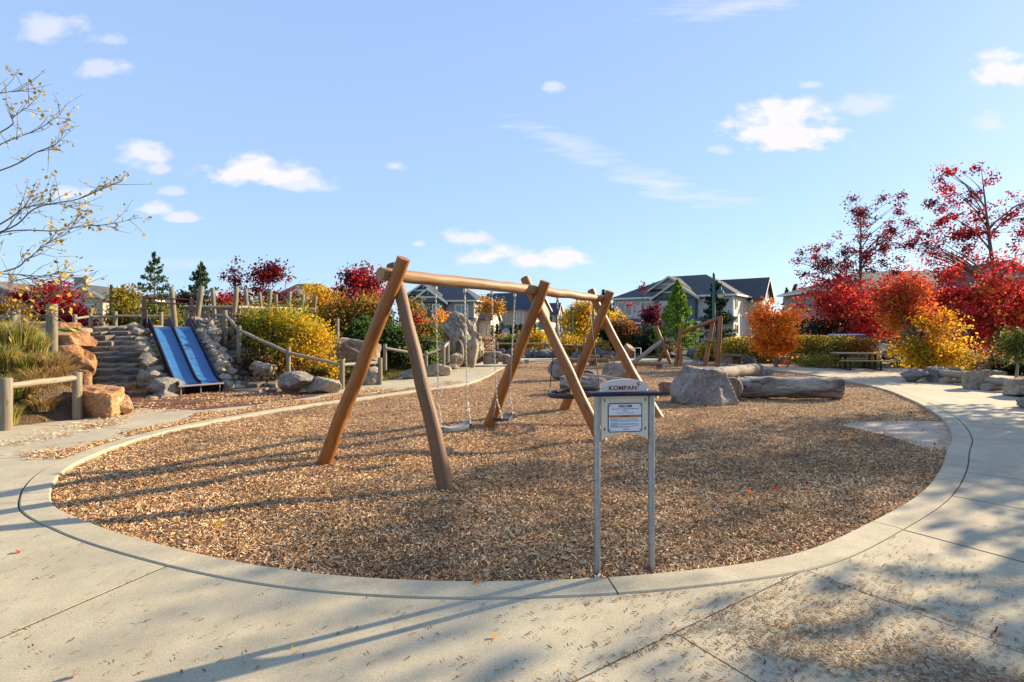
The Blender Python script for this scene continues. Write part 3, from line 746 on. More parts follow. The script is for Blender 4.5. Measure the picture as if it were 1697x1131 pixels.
boulder('small pale stone at the far end of the pale fallen log', 1244, 1264, 604, 624, ROCK, 14, d=17.5, sub=3)
boulder('squat grey stone with a sawn look right of the pale fallen log', 1250, 1278, 611, 626, ROCK, 19, boxy=.6, sub=3)
# boulders at the foot of the hill
boulder('orange sandstone boulder beside the end post of the low fence', 134, 200, 640, 693, ROCKO, 41, depth=.8, sub=5, boxy=.4)
boulder('small bright orange rock leaning on the sandstone boulder by the path', 178, 223, 657, 689, ROCKO, 47, depth=.9)
boulder('rounded peach coloured boulder topmost in the rock stack beside the stone steps', 92, 147, 550, 582, ROCKO, 52, d=13.0, depth=.8, boxy=.3)
boulder('sloping orange slab under the peach boulder beside the stone steps', 82, 134, 571, 606, ROCKO, 57, d=12.6, depth=.7, rz=.3)
boulder('upright cracked orange rock next to the lower stone steps', 124, 158, 578, 622, ROCKO, 62, d=12.9, depth=.7, npl=12)
boulder('brown upright rock behind the end post of the low fence', 126, 152, 612, 652, ROCKO, 68, d=12.2, depth=.8)
boulder('long flat brown rock on top of the hill behind the double post', 32, 118, 532, 558, ROCKO, 72, d=14.3, depth=.6, boxy=.3)
boulder('low grey rock on the hill top at the left edge', -14, 62, 538, 561, ROCKT, 77, d=13.6, depth=.6)
boulder('grey flat rock on the hill top between posts and stone steps', 108, 148, 543, 558, ROCKT, 83, d=16.6, depth=.8, boxy=.4)
boulder('upright pointed grey boulder at the edge of the right hand steps', 413, 455, 599, 633, ROCKP, 91, d=14.35, depth=.8, npl=8)
boulder('faceted grey boulder at the path edge below the yellow bush', 458, 518, 616, 654, ROCK, 97, depth=.8, npl=9)
boulder('rounded grey and cream boulder beside the corner post of the handrail', 504, 567, 626, 653, ROCKP, 101, depth=.7)
boulder('large upper rock of the pile between slide and handrail', 330, 372, 525, 560, ROCK, 111, d=16.9, depth=.8)
boulder('tilted pale rock of the pile between slide and handrail', 345, 384, 536, 568, ROCKP, 115, d=16.5, depth=.8, rz=.5)
boulder('lower left rock of the pile between slide and handrail', 326, 352, 544, 568, ROCKP, 121, d=16.3, depth=.9)
boulder('broad flat topped boulder behind the sloping rail by the yellow bush', 556, 628, 560, 604, ROCKT, 127, d=17.2, depth=.7, boxy=.4)
boulder('cream boulder under the sloping rail next to the corner post', 596, 634, 608, 640, ROCKP, 131, d=15.5, depth=.8)
boulder('dark grey stone at the path edge behind the near swing leg', 664, 704, 611, 630, ROCK, 137, d=17.3, depth=.8)
boulder('pale ribbed stone at the path edge beside the swing chain', 700, 748, 602, 626, ROCKP, 141, d=18.2, depth=.8, npl=14)
boulder('white grey angular rock at the foot of the climbing rock', 734, 766, 585, 610, ROCKP, 147, d=20.6, depth=.8)
boulder('thin flat stone lying at the foot of the climbing rock', 730, 760, 604, 612, ROCKT, 151, d=20.2, depth=.8, sub=3)
# climbing rock with its arched tunnel: one sculpted mesh
def climbing_rock():
    c = G(765, 607); d = 22.6
    w = 76 * d / F; h = (608 - 516) * d / F
    n, fs = ico(5)
    rg = np.random.RandomState(5)
    pts = []
    for p in n:
        z = p[2]; t = (z + 1) / 2
        q = V(p)
        prof = 1.0 - 0.62 * max(0, t - 0.30) ** 1.25
        x = p[0] * prof + (-0.42 * max(0, t - .3)); y = p[1] * prof * 0.8
        f = mnoise.fractal(q * 1.5 + V((3, 1, 0)), 1.0, 2.0, 6) * .20 + abs(mnoise.noise(q * 2.4 + V((9, 2, 4)))) * -.34 + abs(mnoise.noise(q * 5.1 + V((2, 7, 4)))) * -.14
        x += p[0] * f; y += p[1] * f; z = z * (1 + f * .3)
        pts.append((x * w * .56, y * w * .6, (z + 1) / 2 * h * 1.03 - .05))
    me = bpy.data.meshes.new('climbing_rock'); me.from_pydata(pts, [], fs); me.shade_smooth(); me.set_sharp_from_angle(angle=R(38)); me.materials.append(ROCKP)
    o = tag(link('climbing_rock', me, None, ((765 - CX) * d / F, d + .5, 0)), 'tall sculpted climbing rock with an arched tunnel opening', 'climbing rock')
    ORG[o.name] = V(o.location)
    # tunnel: a ring collar with a recessed back
    ctr = P(760, 586, 21.55)
    mb = MB(); pts = []
    for k in range(25):
        a = math.pi * 2 * k / 24
        pts.append(ctr + V((math.cos(a) * .20, -.02 - .25 * math.cos(a), math.sin(a) * .52)))
    mb.tube(pts[:-1], 0.055, 8, closed=True)
    mb.build('tunnel_rim', ROCKP, o)
    mb = MB(); mb.add([p + V((.05, .05, 0)) for p in pts[:-1]], [list(range(24))]); mb.build('tunnel_back', ROCKT, o)
climbing_rock()
boulder('small shoulder boulder leaning on the right of the climbing rock', 776, 792, 556, 606, ROCKP, 161, d=22.2, depth=1.0)
boulder('reddish upright block beside the climbing rock', 787, 801, 577, 601, ROCKO, 167, d=23.6, boxy=.8, depth=.8, sub=3)
for j, (x0, x1, yt, yb, s, lb, mm) in enumerate(((800, 832, 583, 592, 171, 'upper flat ledge stone of the low stack right of the climbing rock', ROCKT), (800, 828, 591, 603, 175, 'lower left stone of the low stack right of the climbing rock', ROCKT),
                               (826, 850, 587, 600, 179, 'rounded right stone of the low stack right of the climbing rock', ROCKT), (832, 868, 598, 604, 183, 'thin plank like stone at the foot of the low stack', ROCKT), (868, 878, 596, 603, 187, 'square kerb block at the end of the low stack', ROCKP))):
    boulder(lb, x0, x1, yt, yb, mm, s, d=23.4 - j * .1, boxy=.8, depth=.7, sub=3)
# row of dark boulders along the far edge
FARB = ('below the slender yellow tree', 'right of the slender yellow tree below the fence end', 'touching the middle swing leg on its left', 'just right of the middle swing leg', 'widest of those between the middle swing legs', 'last before the right leg of the middle pair', 'smallest, under a fence post behind the net swing', 'low, above the net swing between its ropes', 'widest of all, at the right end of the row')
for j, (x0, x1, yt) in enumerate(((822, 838, 578), (838, 856, 577), (870, 882, 579), (881, 895, 580), (889, 920, 579), (911, 927, 580), (925, 934, 583), (948, 966, 582), (984, 1024, 575))):
    boulder('dark far boulder ' + FARB[j], x0, x1, yt, 594 if j != 7 else 596, ROCKD, 200 + j, d=29.5, depth=.7, sub=3, group='boulders along the far mulch edge')
boulder('pointed dark boulder behind the rope climbing frame', 1137, 1160, 578, 594, ROCKD, 223, d=28.6, depth=.7, sub=3)
boulder('low dark boulder under the bright green conifer', 1103, 1128, 584, 594, ROCKD, 227, d=29.5, depth=.7, sub=3)
boulder('blue grey boulder at the end of the far bench under the hedge', 1227, 1256, 588, 605, ROCKD, 229, d=24.3, depth=.8, sub=3)
# right hand log benches with their stones
boulder('grey boulder standing left of the log benches', 1494, 1536, 612, 634, ROCK, 241, depth=.8)
boulder('tall block stone holding the left end of the first log bench', 1538, 1570, 607, 634, ROCK, 247, boxy=.5, depth=.8)
boulder('block stone between the two log benches', 1599, 1634, 613, 646, ROCKP, 251, boxy=.3, depth=.9)
boulder('tall split stone holding the right end of the second log bench', 1671, 1730, 626, 659, ROCKP, 257, boxy=.6, depth=.7)
boulder('pale boulder cut by the right edge of the picture', 1688, 1745, 656, 680, ROCK, 263, depth=.8)

def logbar(mb, a, b, r, seed=0, n=14, seg=14, wob=.1, squash=None):
    a, b = V(a), V(b); pts = [a.lerp(b, i / (n - 1)) + V((mnoise.noise(V((i * .5, seed, 0))), mnoise.noise(V((i * .5, seed, 5))), mnoise.noise(V((i * .5, seed, 9))))) * r * .25 for i in range(n)]
    mb.tube(pts, [r * (1 + .1 * mnoise.noise(V((i * .6, seed + 3, 1)))) for i in range(n)], seg, wob=wob, seed=seed, squash=squash)
def log_thing(name, label, cat, a, b, r, m, seed, **kw):
    mb = MB(); logbar(mb, a, b, r, seed, **kw); return tag(mb.build(name, m), label, cat)
def log_bench(label, px0, px1, yt, yb, sx0, sx1, sy0, sy1, d):
    c = P((px0 + px1) / 2, yb, d)
    t = thing('log_bench', label, 'bench', (c.x, c.y, 0))
    k = d / F
    a, b = P(px0, (yt + yb) / 2 - 2, d + .25), P(px1, (yt + yb) / 2 + 2, d - .35)
    mb = MB(); logbar(mb, a, b, (yb - yt) * k * .42, 3, wob=.08); mb.build('seat_log', W_RAIL, t)
    a, b = P(sx0, (sy0 + sy1) / 2, d - .1), P(sx1, (sy0 + sy1) / 2, d + .3)
    a.z = b.z = (sy1 - sy0) * k * .5 - .02
    mb = MB(); logbar(mb, a, b, (sy1 - sy0) * k * .5, 5, wob=.04); mb.build('support_log', W_RAIL, t)
    return t
b1 = log_bench('log bench between the tall block stone and the middle block stone', 1556, 1614, 614, 629, 1561, 1592, 624, 635, 16.0)
mb = MB(); a, b = P(1548, 611.5, 16.9), P(1594, 611.5, 16.3); logbar(mb, a, b, .11, 8, squash=.5); mb.build('backrest_plank', W_POST, b1)
b2 = log_bench('log bench nearest the right edge between the two paler stones', 1626, 1676, 624, 641, 1631, 1670, 634, 647, 14.2)
mb = MB(); a, b = P(1622, 617.5, 15.1), P(1662, 618.5, 14.4); logbar(mb, a, b, .12, 9, squash=.5); mb.build('backrest_plank', W_POST, b2)
# fallen logs in the bed
log_thing('fallen_log', 'long weathered grey log lying right of the granite boulder', 'log', P(1222, 642, 12.9), P(1392, 643, 12.7), .262, W_GREY, 21, seg=22, n=22, wob=.12)
log_thing('log_round', 'upright sawn log end leaning on the large granite boulder', 'log', P(1211, 644, 12.55), P(1214, 644, 12.95), .27, W_GREY, 22, seg=18, n=4, wob=.05)
log_thing('fallen_log', 'pale sunlit fallen log behind the granite boulder', 'log', P(1192, 620, 15.2), P(1250, 613, 16.6), .19, W_RAIL, 23, seg=16)
log_thing('fallen_log', 'mottled bark log lying behind the round net swing', 'log', P(930, 637, 13.9), P(1000, 641, 13.7), .22, W_GREY, 24, seg=18, n=18, wob=.12)
log_thing('fallen_log', 'slim pale peeled log lying behind the welcome sign', 'log', P(950, 620, 14.9), P(1052, 634, 13.6), .075, W_RAIL, 25)
log_thing('leaning_stump', 'thick sawn log leaning out of the mulch behind the far swing legs', 'log', P(1020, 604, 23.5), P(1045, 577, 23.0), .27, W_BEAM, 26, seg=18)
# balance beams
def balance_beam(label, x0, x1, y, yb, d, r=.09, dz=0):
    t = thing('balance_beam', label, 'balance beam', tuple(P((x0 + x1) / 2, yb, d).xy) + (0,))
    mb = MB(); logbar(mb, P(x0, y, d), P(x1, y + dz, d - .3), r, int(x0)); mb.build('beam', W_BEAM, t)
    for q in (.12, .88):
        p = P(x0 + (x1 - x0) * q, y, d); mb = MB(); mb.tube([V((p.x, p.y - .15 * q, -.1)), V((p.x, p.y - .15 * q, p.z))], .11, 10); mb.build('support', W_BEAM, t)
balance_beam('low peeled balance beam right of the far swing legs', 1046, 1097, 603, 609, 22.3, .09, 0)
balance_beam('reddish balance beam in front of the dark boulder row', 942, 984, 597.5, 603, 24.4, .09, 0)
balance_beam('short balance beam beside the leaning sawn log', 984, 1010, 597, 603, 24.2, .10, 0)
balance_beam('flat topped step beam under the widest dark boulder', 958, 994, 591, 599, 26.6, .07, 0)
balance_beam('short flat step beam at the right end of the far boulders', 1000, 1014, 591, 599, 26.4, .07, 0)
# half buried tyre-like black arch behind the swing
mb = MB(); c = P(973, 622, 16.2); mb.tube([V((c.x + .34 * math.cos(a), c.y, .36 * math.sin(a) - .03)) for a in [math.pi * i / 14 for i in range(15)]], .045, 8)
tag(mb.build('rubber_arch', BLACK), 'black rubber arch half buried in the mulch behind the net swing', 'play arch')

# ------------------------------------------------------------------ swing frame
SW = thing('log_swing', 'brown log swing frame with three crossed leg pairs and a long top beam', 'swing frame', (0.3, 8.4, 0))
def leg(a, b, r0, r1, bow=(0, 0, 0), seed=0):
    a, b = V(a), V(b); n = 16; mb = MB()
    a = a + (a - b).normalized() * .15
    pts = [a.lerp(b, i / (n - 1)) + V(bow) * math.sin(math.pi * i / (n - 1)) + V((mnoise.noise(V((i * .35, seed, 0))), mnoise.noise(V((i * .35, seed, 4))), 0)) * .018 for i in range(n)]
    mb.tube(pts, [r0 + (r1 - r0) * i / (n - 1) for i in range(n)], 20, wob=.085, seed=seed)
    return mb
leg((-2.40, 6.62, 0), (-1.24, 5.96, 2.50), .092, .076, seed=1).build('leg', W_OIL, SW)
leg((-0.725, 5.62, 0), (-1.44, 6.24, 2.46), .090, .068, (.02, 0, 0), seed=2).build('leg', W_MID, SW)['label'] = 'paler leg with a sunlit edge'
leg((-.40, 9.14, 0), (.55, 8.44, 2.46), .105, .085, seed=3).build('leg', W_OIL, SW)
leg((1.36, 8.02, 0), (.21, 8.82, 2.55), .095, .075, seed=4).build('leg', W_OIL, SW)
leg((1.12, 11.05, 0), (1.98, 10.45, 2.44), .105, .085, seed=5).build('leg', W_OIL, SW)
leg((2.86, 10.2, 0), (1.66, 10.95, 2.50), .095, .08, (-.09, .03, .06), seed=6).build('leg', W_OIL, SW)
BA, BM, BC = V((-1.52, 5.98, 2.325)), V((.41, 8.6, 2.325)), V((1.95, 10.72, 2.29))
def beam(a, b, r0, r1, seed):
    mb = MB(); n = 22
    mb.tube([V(a).lerp(V(b), i / (n - 1)) + V((0, 0, mnoise.noise(V((i * .3, seed, 2))) * .014)) for i in range(n)], [r0 + (r1 - r0) * i / (n - 1) for i in range(n)], 20, wob=.10, seed=seed)
    mb.build('crossbeam', W_BEAM, SW)
beam(BA, BM + (BM - BA) * .02, .076, .082, 31)
beam(BM + V((.02, .03, .0)), BC, .078, .068, 33)
def beam_pt(px):
    k = (px - CX) / F; a, b = BA, BM
    if (BM.x / BM.y) < k: a, b = BM, BC
    t = (k * a.y - a.x) / ((b.x - a.x) - k * (b.y - a.y)); return a.lerp(b, t)
# chain made of real links
def chain_mb(mb, a, b, wire=.0038, ll=.05, w=.022):
    a, b = V(a), V(b); L = (b - a).length; n = int(L / (ll * .74)); d = (b - a).normalized()
    s1 = d.cross(V((.6, .8, 0))).normalized(); s2 = d.cross(s1)
    for i in range(n):
        c = a.lerp(b, (i + .5) / n); s = s1 if i % 2 else s2
        pts = []
        for k in range(8):
            an = 2 * math.pi * (k + .5) / 8
            pts.append(c + s * math.cos(an) * w / 2 * 1.05 + d * math.sin(an) * ll / 2)
        mb.tube(pts, wire, 4, closed=True)
def hanger(mb, p, r=.08):
    mb.tube([p + V((0, 0, -r - .005)), p + V((0, 0, -r - .05))], .022, 8)
    mb.tube([p + V((-.02, 0, -r - .04)), p + V((0, 0, -r - .10)), p + V((.02, 0, -r - .04))], .008, 6)
def flat_swing(label, px0, px1, seat_px, seat_py, twist, sm):
    p0, p1 = beam_pt(px0), beam_pt(px1); mid = (p0 + p1) / 2
    sz = H - (seat_py - HY) / F * mid.y
    t = thing('flat_swing', label, 'swing', (mid.x, mid.y, sz), 0, 'flat swings')
    dr = (p1 - p0).normalized(); dr = Matrix.Rotation(twist, 3, 'Z') @ dr; dr.z = 0; dr.normalize(); nn = V((-dr.y, dr.x, 0))
    cx = (seat_px - CX) / F * mid.y; c = V((cx, mid.y, sz))
    # sagging plate seat with a rounded rim
    mb = MB(); vs = []; nu, nv = 13, 7
    for j in range(nv):
        for i in range(nu):
            u_, v_ = (i / (nu - 1) - .5) * 2, (j / (nv - 1) - .5) * 2
            wd = .085 * (1 - .25 * abs(u_) ** 4)
            vs.append(c + dr * u_ * .225 + nn * v_ * wd + V((0, 0, .045 * u_ * u_ + .008 * v_ * v_)))
    fs = [(j * nu + i, j * nu + i + 1, (j + 1) * nu + i + 1, (j + 1) * nu + i) for j in range(nv - 1) for i in range(nu - 1)]
    nvv = len(vs); vs2 = [p - V((0, 0, .035)) for p in vs]
    fs2 = [tuple(nvv + k for k in reversed(f)) for f in fs]
    rim = [i for i in range(nu)] + [j * nu + nu - 1 for j in range(1, nv)] + [(nv - 1) * nu + i for i in range(nu - 2, -1, -1)] + [j * nu for j in range(nv - 2, 0, -1)]
    fs3 = [(rim[k], nvv + rim[k], nvv + rim[(k + 1) % len(rim)], rim[(k + 1) % len(rim)]) for k in range(len(rim))]
    mb.add(vs + vs2, fs + fs2 + fs3, smooth=False); mb.build('seat', sm, t, fix=True)
    for sgn, p in ((-1, p0), (1, p1)):
        e = c + dr * sgn * .215 + V((0, 0, .05)); top = p + V((0, 0, -.17)); fork = top.lerp(e, .84)
        mb = MB(); chain_mb(mb, top, fork); chain_mb(mb, fork, e + nn * .07); chain_mb(mb, fork, e - nn * .07); mb.build('chain', STEEL, t)
        mb = MB(); hanger(mb, p); mb.build('hanger', STEEL, t)
        mb = MB(); mb.box(c + dr * sgn * .222 + V((0, 0, .018)), (.03, .15, .05), rz=math.atan2(dr.y, dr.x)); mb.build('seat_end_cap', BLACK, t)
SEATG = simple('grey_rubber_seat', (0.30, 0.30, 0.285), 0.6, 0, .12, 10, .1)
SEATD = simple('dark_rubber_seat', (0.07, 0.075, 0.08), 0.55, 0, .12, 10, .1)
flat_swing('pale grey flat swing seat on two chains nearest the front leg pair', 722, 770, 752, 709, -.35, SEATG)
flat_swing('dark flat swing seat on two chains beside the middle leg pair', 815, 853, 834, 694, .25, SEATD)
def nest_swing():
    c = P(953, 651, 9.65)
    t = thing('net_swing', 'round black net swing hanging between middle and far leg pairs', 'swing', c)
    mb = MB(); Rr = .47; n = 40
    tl = lambda a, r: V((c.x + r * math.cos(a), c.y + r * math.sin(a), c.z + .04 * math.cos(a)))
    mb.tube([tl(2 * math.pi * i / n, Rr) for i in range(n)], .042, 10, closed=True); mb.build('ring', BLACK, t)
    mb = MB()
    for k in range(7):
        o = (k / 6 - .5) * 2 * Rr * .82; h = math.sqrt(max(.01, (Rr - .02) ** 2 - o * o))
        for ax in (0, 1):
            pts = []
            for i in range(7):
                s_ = (i / 6 - .5) * 2 * h; x_, y_ = (o, s_) if ax == 0 else (s_, o)
                pts.append(V((c.x + x_, c.y + y_, c.z - .10 * (1 - (x_ * x_ + y_ * y_) / Rr ** 2))))
            mb.tube(pts, .009, 5)
    mb.build('net', BLACK, t)
    for px in (924, 977):
        p = beam_pt(px); mb = MB(); hanger(mb, p, .075); mb.build('hanger', STEEL, t)
        top = p + V((0, 0, -.16))
        mb = MB(); chain_mb(mb, top + V((0, 0, .02)), top + V((0, 0, -.12))); mb.build('chain', STEEL, t)
    for px, an in ((924, R(170)), (924, R(255)), (977, R(8)), (977, R(80))):
        top = beam_pt(px) + V((0, 0, -.27)); e = tl(an, Rr)
        mb = MB(); mb.tube([top, e + V((0, 0, .10))], .009, 6); mb.build('rope', BLACK, t)
        mb = MB(); mb.tube([e + V((0, 0, .12)), e], .02, 8); mb.build('rope_clamp', STEEL, t)
nest_swing()

# ------------------------------------------------------------------ welcome sign
def sign():
    pL, pR = G(989.5, 943, 0), G(1079.5, 937, 0)
    c = (pL + pR) / 2; rz = math.atan2(pR.y - pL.y, pR.x - pL.x); hw = (pR - pL).length / 2
    t = thing('welcome_sign', 'playground welcome notice on two galvanised posts at the mulch edge', 'sign', (c.x, c.y, 0), rz)
    for s in (-1, 1):
        mb = MB(); mb.tube([V((s * hw, 0, -.12)), V((s * hw, 0, .6)), V((s * hw, 0, 1.222))], .0235, 20); po = mb.build('post', GALV, t, local=True)
        if s == -1 or s == 1:
            mb = MB()
            for z in (.35, .50, .62, .88): mb.tube([V((s * hw - .0235, 0, z)), V((s * hw - .027, 0, z))], .005, 8)
            mb.build('plug', INK, po, local=True)
    mb = MB(); mb.box((0, 0, 1.235), (.525, .13, .024), bev=.006); mb.build('shelf', NAVY, t, local=True)
    w = .165
    arc = [(-w, 0)] + [(w * math.sin(a), .045 + .044 * (math.cos(a * .95) - math.cos(.95 * 1.5708)) / (1 - math.cos(.95 * 1.5708)) ) for a in [(-1 + i / 10) * math.pi / 2 for i in range(21)]] + [(w, 0)]
    mb = MB(); mb.prism([arc[0]] + arc[1:-1] + [arc[-1]], (0, -.010, 1.248), (1, 0, 0), (0, 0, 1), (0, .02, 0)); hd = mb.build('header_panel', GREYP, t, local=True, fix=True)
    w = .172; zt, zb = 1.222, .905
    pl = [(-w, zt), (-w, zb)] + [(w * x, zb + .052 * (1 - x * x)) for x in [(-1 + i / 9) for i in range(1, 18)]] + [(w, zb), (w, zt)]
    mb = MB(); mb.prism(pl, (0, -.010, 0), (1, 0, 0), (0, 0, 1), (0, .02, 0)); pn = mb.build('panel', CREAM, t, local=True, fix=True)
    mb = MB()
    for x in (-.150, .150):
        for z in (1.190, .985): mb.box((x, -.0115, z), (.007, .003, .020), bev=.001)
    mb.build('slot', INK, pn, local=True)
    def rr(wd, ht, r, cz, n=6):
        o = []
        for sx, sy, a0 in ((1, 1, 0), (-1, 1, 90), (-1, -1, 180), (1, -1, 270)):
            for i in range(n + 1):
                a = R(a0 + 90 * i / n); o.append((sx * (wd / 2 - r) + r * math.cos(a), cz + sy * (ht / 2 - r) + r * math.sin(a)))
        return o
    cz = 1.0655; W_, H_ = .252, .205
    mb = MB(); mb.prism(rr(W_, H_, .016, cz), (0, -.0135, 0), (1, 0, 0), (0, 0, 1), (0, .0035, 0)); nb = mb.build('notice', INK, t, local=True, fix=True)
    mb = MB(); mb.prism(rr(W_ - .012, H_ - .012, .011, cz), (0, -.0150, 0), (1, 0, 0), (0, 0, 1), (0, .0015, 0)); mb.build('notice_plate', WHITEP, nb, local=True, fix=True)
    y = -.0155
    mb = MB(); mb.box((0, y, 1.0755), (W_ - .014, .001, .0165)); mb.build('orange_band', ORANGEP, nb, local=True)
    mb = MB()
    for x in (-.112, .112):
        for z in (1.150, .980): mb.tube([V((x, y - .002, z)), V((x, y + .001, z))], .0045, 10)
    mb.build('screw', INK, nb, local=True)
    def text(name, s, x, z, width, m, par, bold=0.0, yy=-.0160, height=None):
        cu = bpy.data.curves.new(name, 'FONT'); cu.body = s; cu.size = 1; cu.offset = bold; cu.align_x = 'CENTER'; cu.align_y = 'CENTER'; cu.extrude = 0.0; cu.space_character = 1.07
        ob = bpy.data.objects.new(name, cu); COL.objects.link(ob); bpy.context.view_layer.update()
        dx, dy = ob.dimensions[0], ob.dimensions[1]
        me = bpy.data.meshes.new_from_object(ob.evaluated_get(bpy.context.evaluated_depsgraph_get()))
        bpy.data.objects.remove(ob)
        co = np.array([v.co[:] for v in me.vertices]); lo, hi = co.min(0), co.max(0)
        k = width / (hi[0] - lo[0]); kz = k if height is None else height / (hi[1] - lo[1])
        co = np.stack([(co[:, 0] - (lo[0] + hi[0]) / 2) * k + x, np.full(len(co), yy), (co[:, 1] - (lo[1] + hi[1]) / 2) * kz + z], 1)
        me.vertices.foreach_set('co', co.astype(np.float32).ravel()); me.update(); me.name = name
        me.materials.clear(); me.materials.append(m)
        return link(name, me, par)
    text('lettering', 'WELCOME', 0, 1.1465, .10, INK, nb, .045, height=.0185)
    text('lettering', 'This play area is designed for children ages', 0, 1.1275, .20, INK, nb, .035, height=.0088)
    text('lettering', '5-12', 0, 1.1135, .030, PINKP, nb, .045, height=.0115)
    text('lettering', 'adult supervision is recommended', 0, 1.0985, .125, INK, nb, .02, height=.0068)
    text('lettering', 'WARNING', .008, 1.0755, .052, INK, nb, .02, yy=-.0165, height=.0085)
    mb = MB(); mb.add([(-.033, -.0165, 1.0715), (-.023, -.0165, 1.0715), (-.028, -.0165, 1.0802)], [(0, 1, 2)]); mb.build('warning_triangle', INK, nb, local=True)
    rg = random.Random(4); mb = MB()
    for z, x1 in ((1.0585, .09), (1.0470, .100), (1.0405, .098), (1.0225, .100), (1.0165, .098), (1.0045, .102), (.9975, .03)):
        x0 = -.108
        while x0 < x1:
            l = rg.uniform(.006, .018); l = min(l, x1 - x0); mb.box((x0 + l / 2, y - .0002, z), (l, .0006, .0032)); x0 += l + .0022
    mb.build('small_print', GREYINK, nb, local=True)
    mb = MB()
    for z in (1.0535, 1.0285, 1.0100): mb.box((-.108 + .026, y - .0002, z), (.052, .0006, .0036))
    mb.build('small_heading', GREYINK, nb, local=True)
    text('lettering', 'KOMPAN!', .008, .982, .05, INK, nb, .03, height=.0065)
    # red maker's name with the little figure as its exclamation mark
    text('lettering', 'KOMPAN', -.0165, 1.2765, .205, REDP, hd, .035, yy=-.0112, height=.032)
    mb = MB(); yy = -.0113
    def bar(x0, z0, x1, z1, w0, w1):
        d = V((x1 - x0, 0, z1 - z0)).normalized(); n_ = V((-d.z, 0, d.x))
        a, b = V((x0, yy, z0)), V((x1, yy, z1)); mb.add([a - n_ * w0 / 2, b - n_ * w1 / 2, b + n_ * w1 / 2, a + n_ * w0 / 2], [(0, 1, 2, 3)])
    def disc(x, z, r): mb.add([(x + r * math.cos(k * math.pi / 5), yy, z + r * math.sin(k * math.pi / 5)) for k in range(10)], [list(range(10))])
    X0 = .0965
    bar(X0, 1.272, X0 + .004, 1.300, .003, .007); disc(X0 - .0005, 1.2655, .0028)
    bar(X0 + .004, 1.299, X0 - .014, 1.307, .006, .0025); bar(X0 + .004, 1.299, X0 + .013, 1.318, .006, .0025); bar(X0 + .004, 1.298, X0 + .024, 1.294, .006, .003); disc(X0 + .0, 1.3125, .0042)
    mb.build('emblem', REDP, hd, local=True)
sign()

# ------------------------------------------------------------------ slide
def slide():
    B0, T0 = V((-8.03, 13.40, .25)), V((-10.06, 15.22, 1.74))
    hd = V((T0.x - B0.x, T0.y - B0.y, 0)); L = hd.length; hd.normalize(); lat = V((-hd.y, hd.x, 0)) * -1
    t = thing('slide', 'double blue metal slide with dark sides set in the stone hill', 'slide', (B0.x, B0.y, 0))
    prof = [(0, .25), (.10, .25), (.24, .262), (.40, .31), (.58, .40), (.85, .575), (1.2, .82), (1.6, 1.10), (2.0, 1.375), (2.35, 1.615), (2.52, 1.70), (2.72, 1.735), (2.95, 1.74)]
    s_ = L / 2.73
    pt = lambda s, z, o: V((B0.x, B0.y, 0)) + hd * s * s_ + lat * o + V((0, 0, z))
    for o0, o1 in ((-.49, -.01), (.01, .49)):
        mb = MB(); vs = []; cols = (0, .06, .5, .94, 1)
        for s, z in prof:
            for c in cols: vs.append(pt(s, z + (.02 if c in (0, 1) else 0) - (.006 if c == .5 else 0), o0 + (o1 - o0) * c))
        m = len(cols); fs = [(i * m + k, i * m + k + 1, (i + 1) * m + k + 1, (i + 1) * m + k) for i in range(len(prof) - 1) for k in range(m - 1)]
        mb.add(vs, fs, smooth=True); mb.build('chute', SLIDE, t)
    for o in (-.505, 0, .505):
        mb = MB(); vs = []
        for i, (s, z) in enumerate(prof):
            hgt = .10 + .06 * min(1, max(0, (s - .1) / .5)) + (.10 * max(0, (s - 2.2) / .5) if s < 2.75 else .02)
            for oo, zz_ in ((-.016, -.05), (-.016, hgt), (.016, hgt), (.016, -.05)): vs.append(pt(s, z + zz_, o + oo))
        fs = [(i * 4 + k, i * 4 + (k + 1) % 4, (i + 1) * 4 + (k + 1) % 4, (i + 1) * 4 + k) for i in range(len(prof) - 1) for k in range(4)] + [(0, 1, 2, 3), tuple((len(prof) - 1) * 4 + k for k in (3, 2, 1, 0))]
        mb.add(vs, fs); mb.build('side_wall', NAVY, t, fix=True)
    mb = MB(); mb.box(pt(-.03, .235, 0), (1.05, .08, .045), rz=math.atan2(lat.y, lat.x), bev=.01); mb.build('exit_lip', simple('slide_lip', (.36, .29, .27), .45, .3), t)
    for o in (-.45, 0, .45):
        mb = MB(); mb.tube([pt(.02, -.05, o), pt(.02, .22, o)], .016, 8); mb.build('support_leg', GALV, t)
    for o in (-.60, .60):
        mb = MB(); mb.box(pt(2.80, 2.12, o), (.09, .09, .98), rz=math.atan2(lat.y, lat.x)); mb.build('entry_post', BROWNM, t)
    for z in (2.56, 2.42):
        mb = MB(); mb.tube([pt(2.80, z, -.6), pt(2.80, z, .6)], .022, 8); mb.build('entry_bar', BROWNM, t)
    for o in (-.60, .60):
        mb = MB(); mb.tube([pt(2.75, 2.22, o), pt(2.6, 2.22, o), pt(2.5, 2.15, o), pt(2.48, 1.8, o)], .016, 8); mb.build('grab_rail', BROWNM, t)
    return pt
spt = slide()

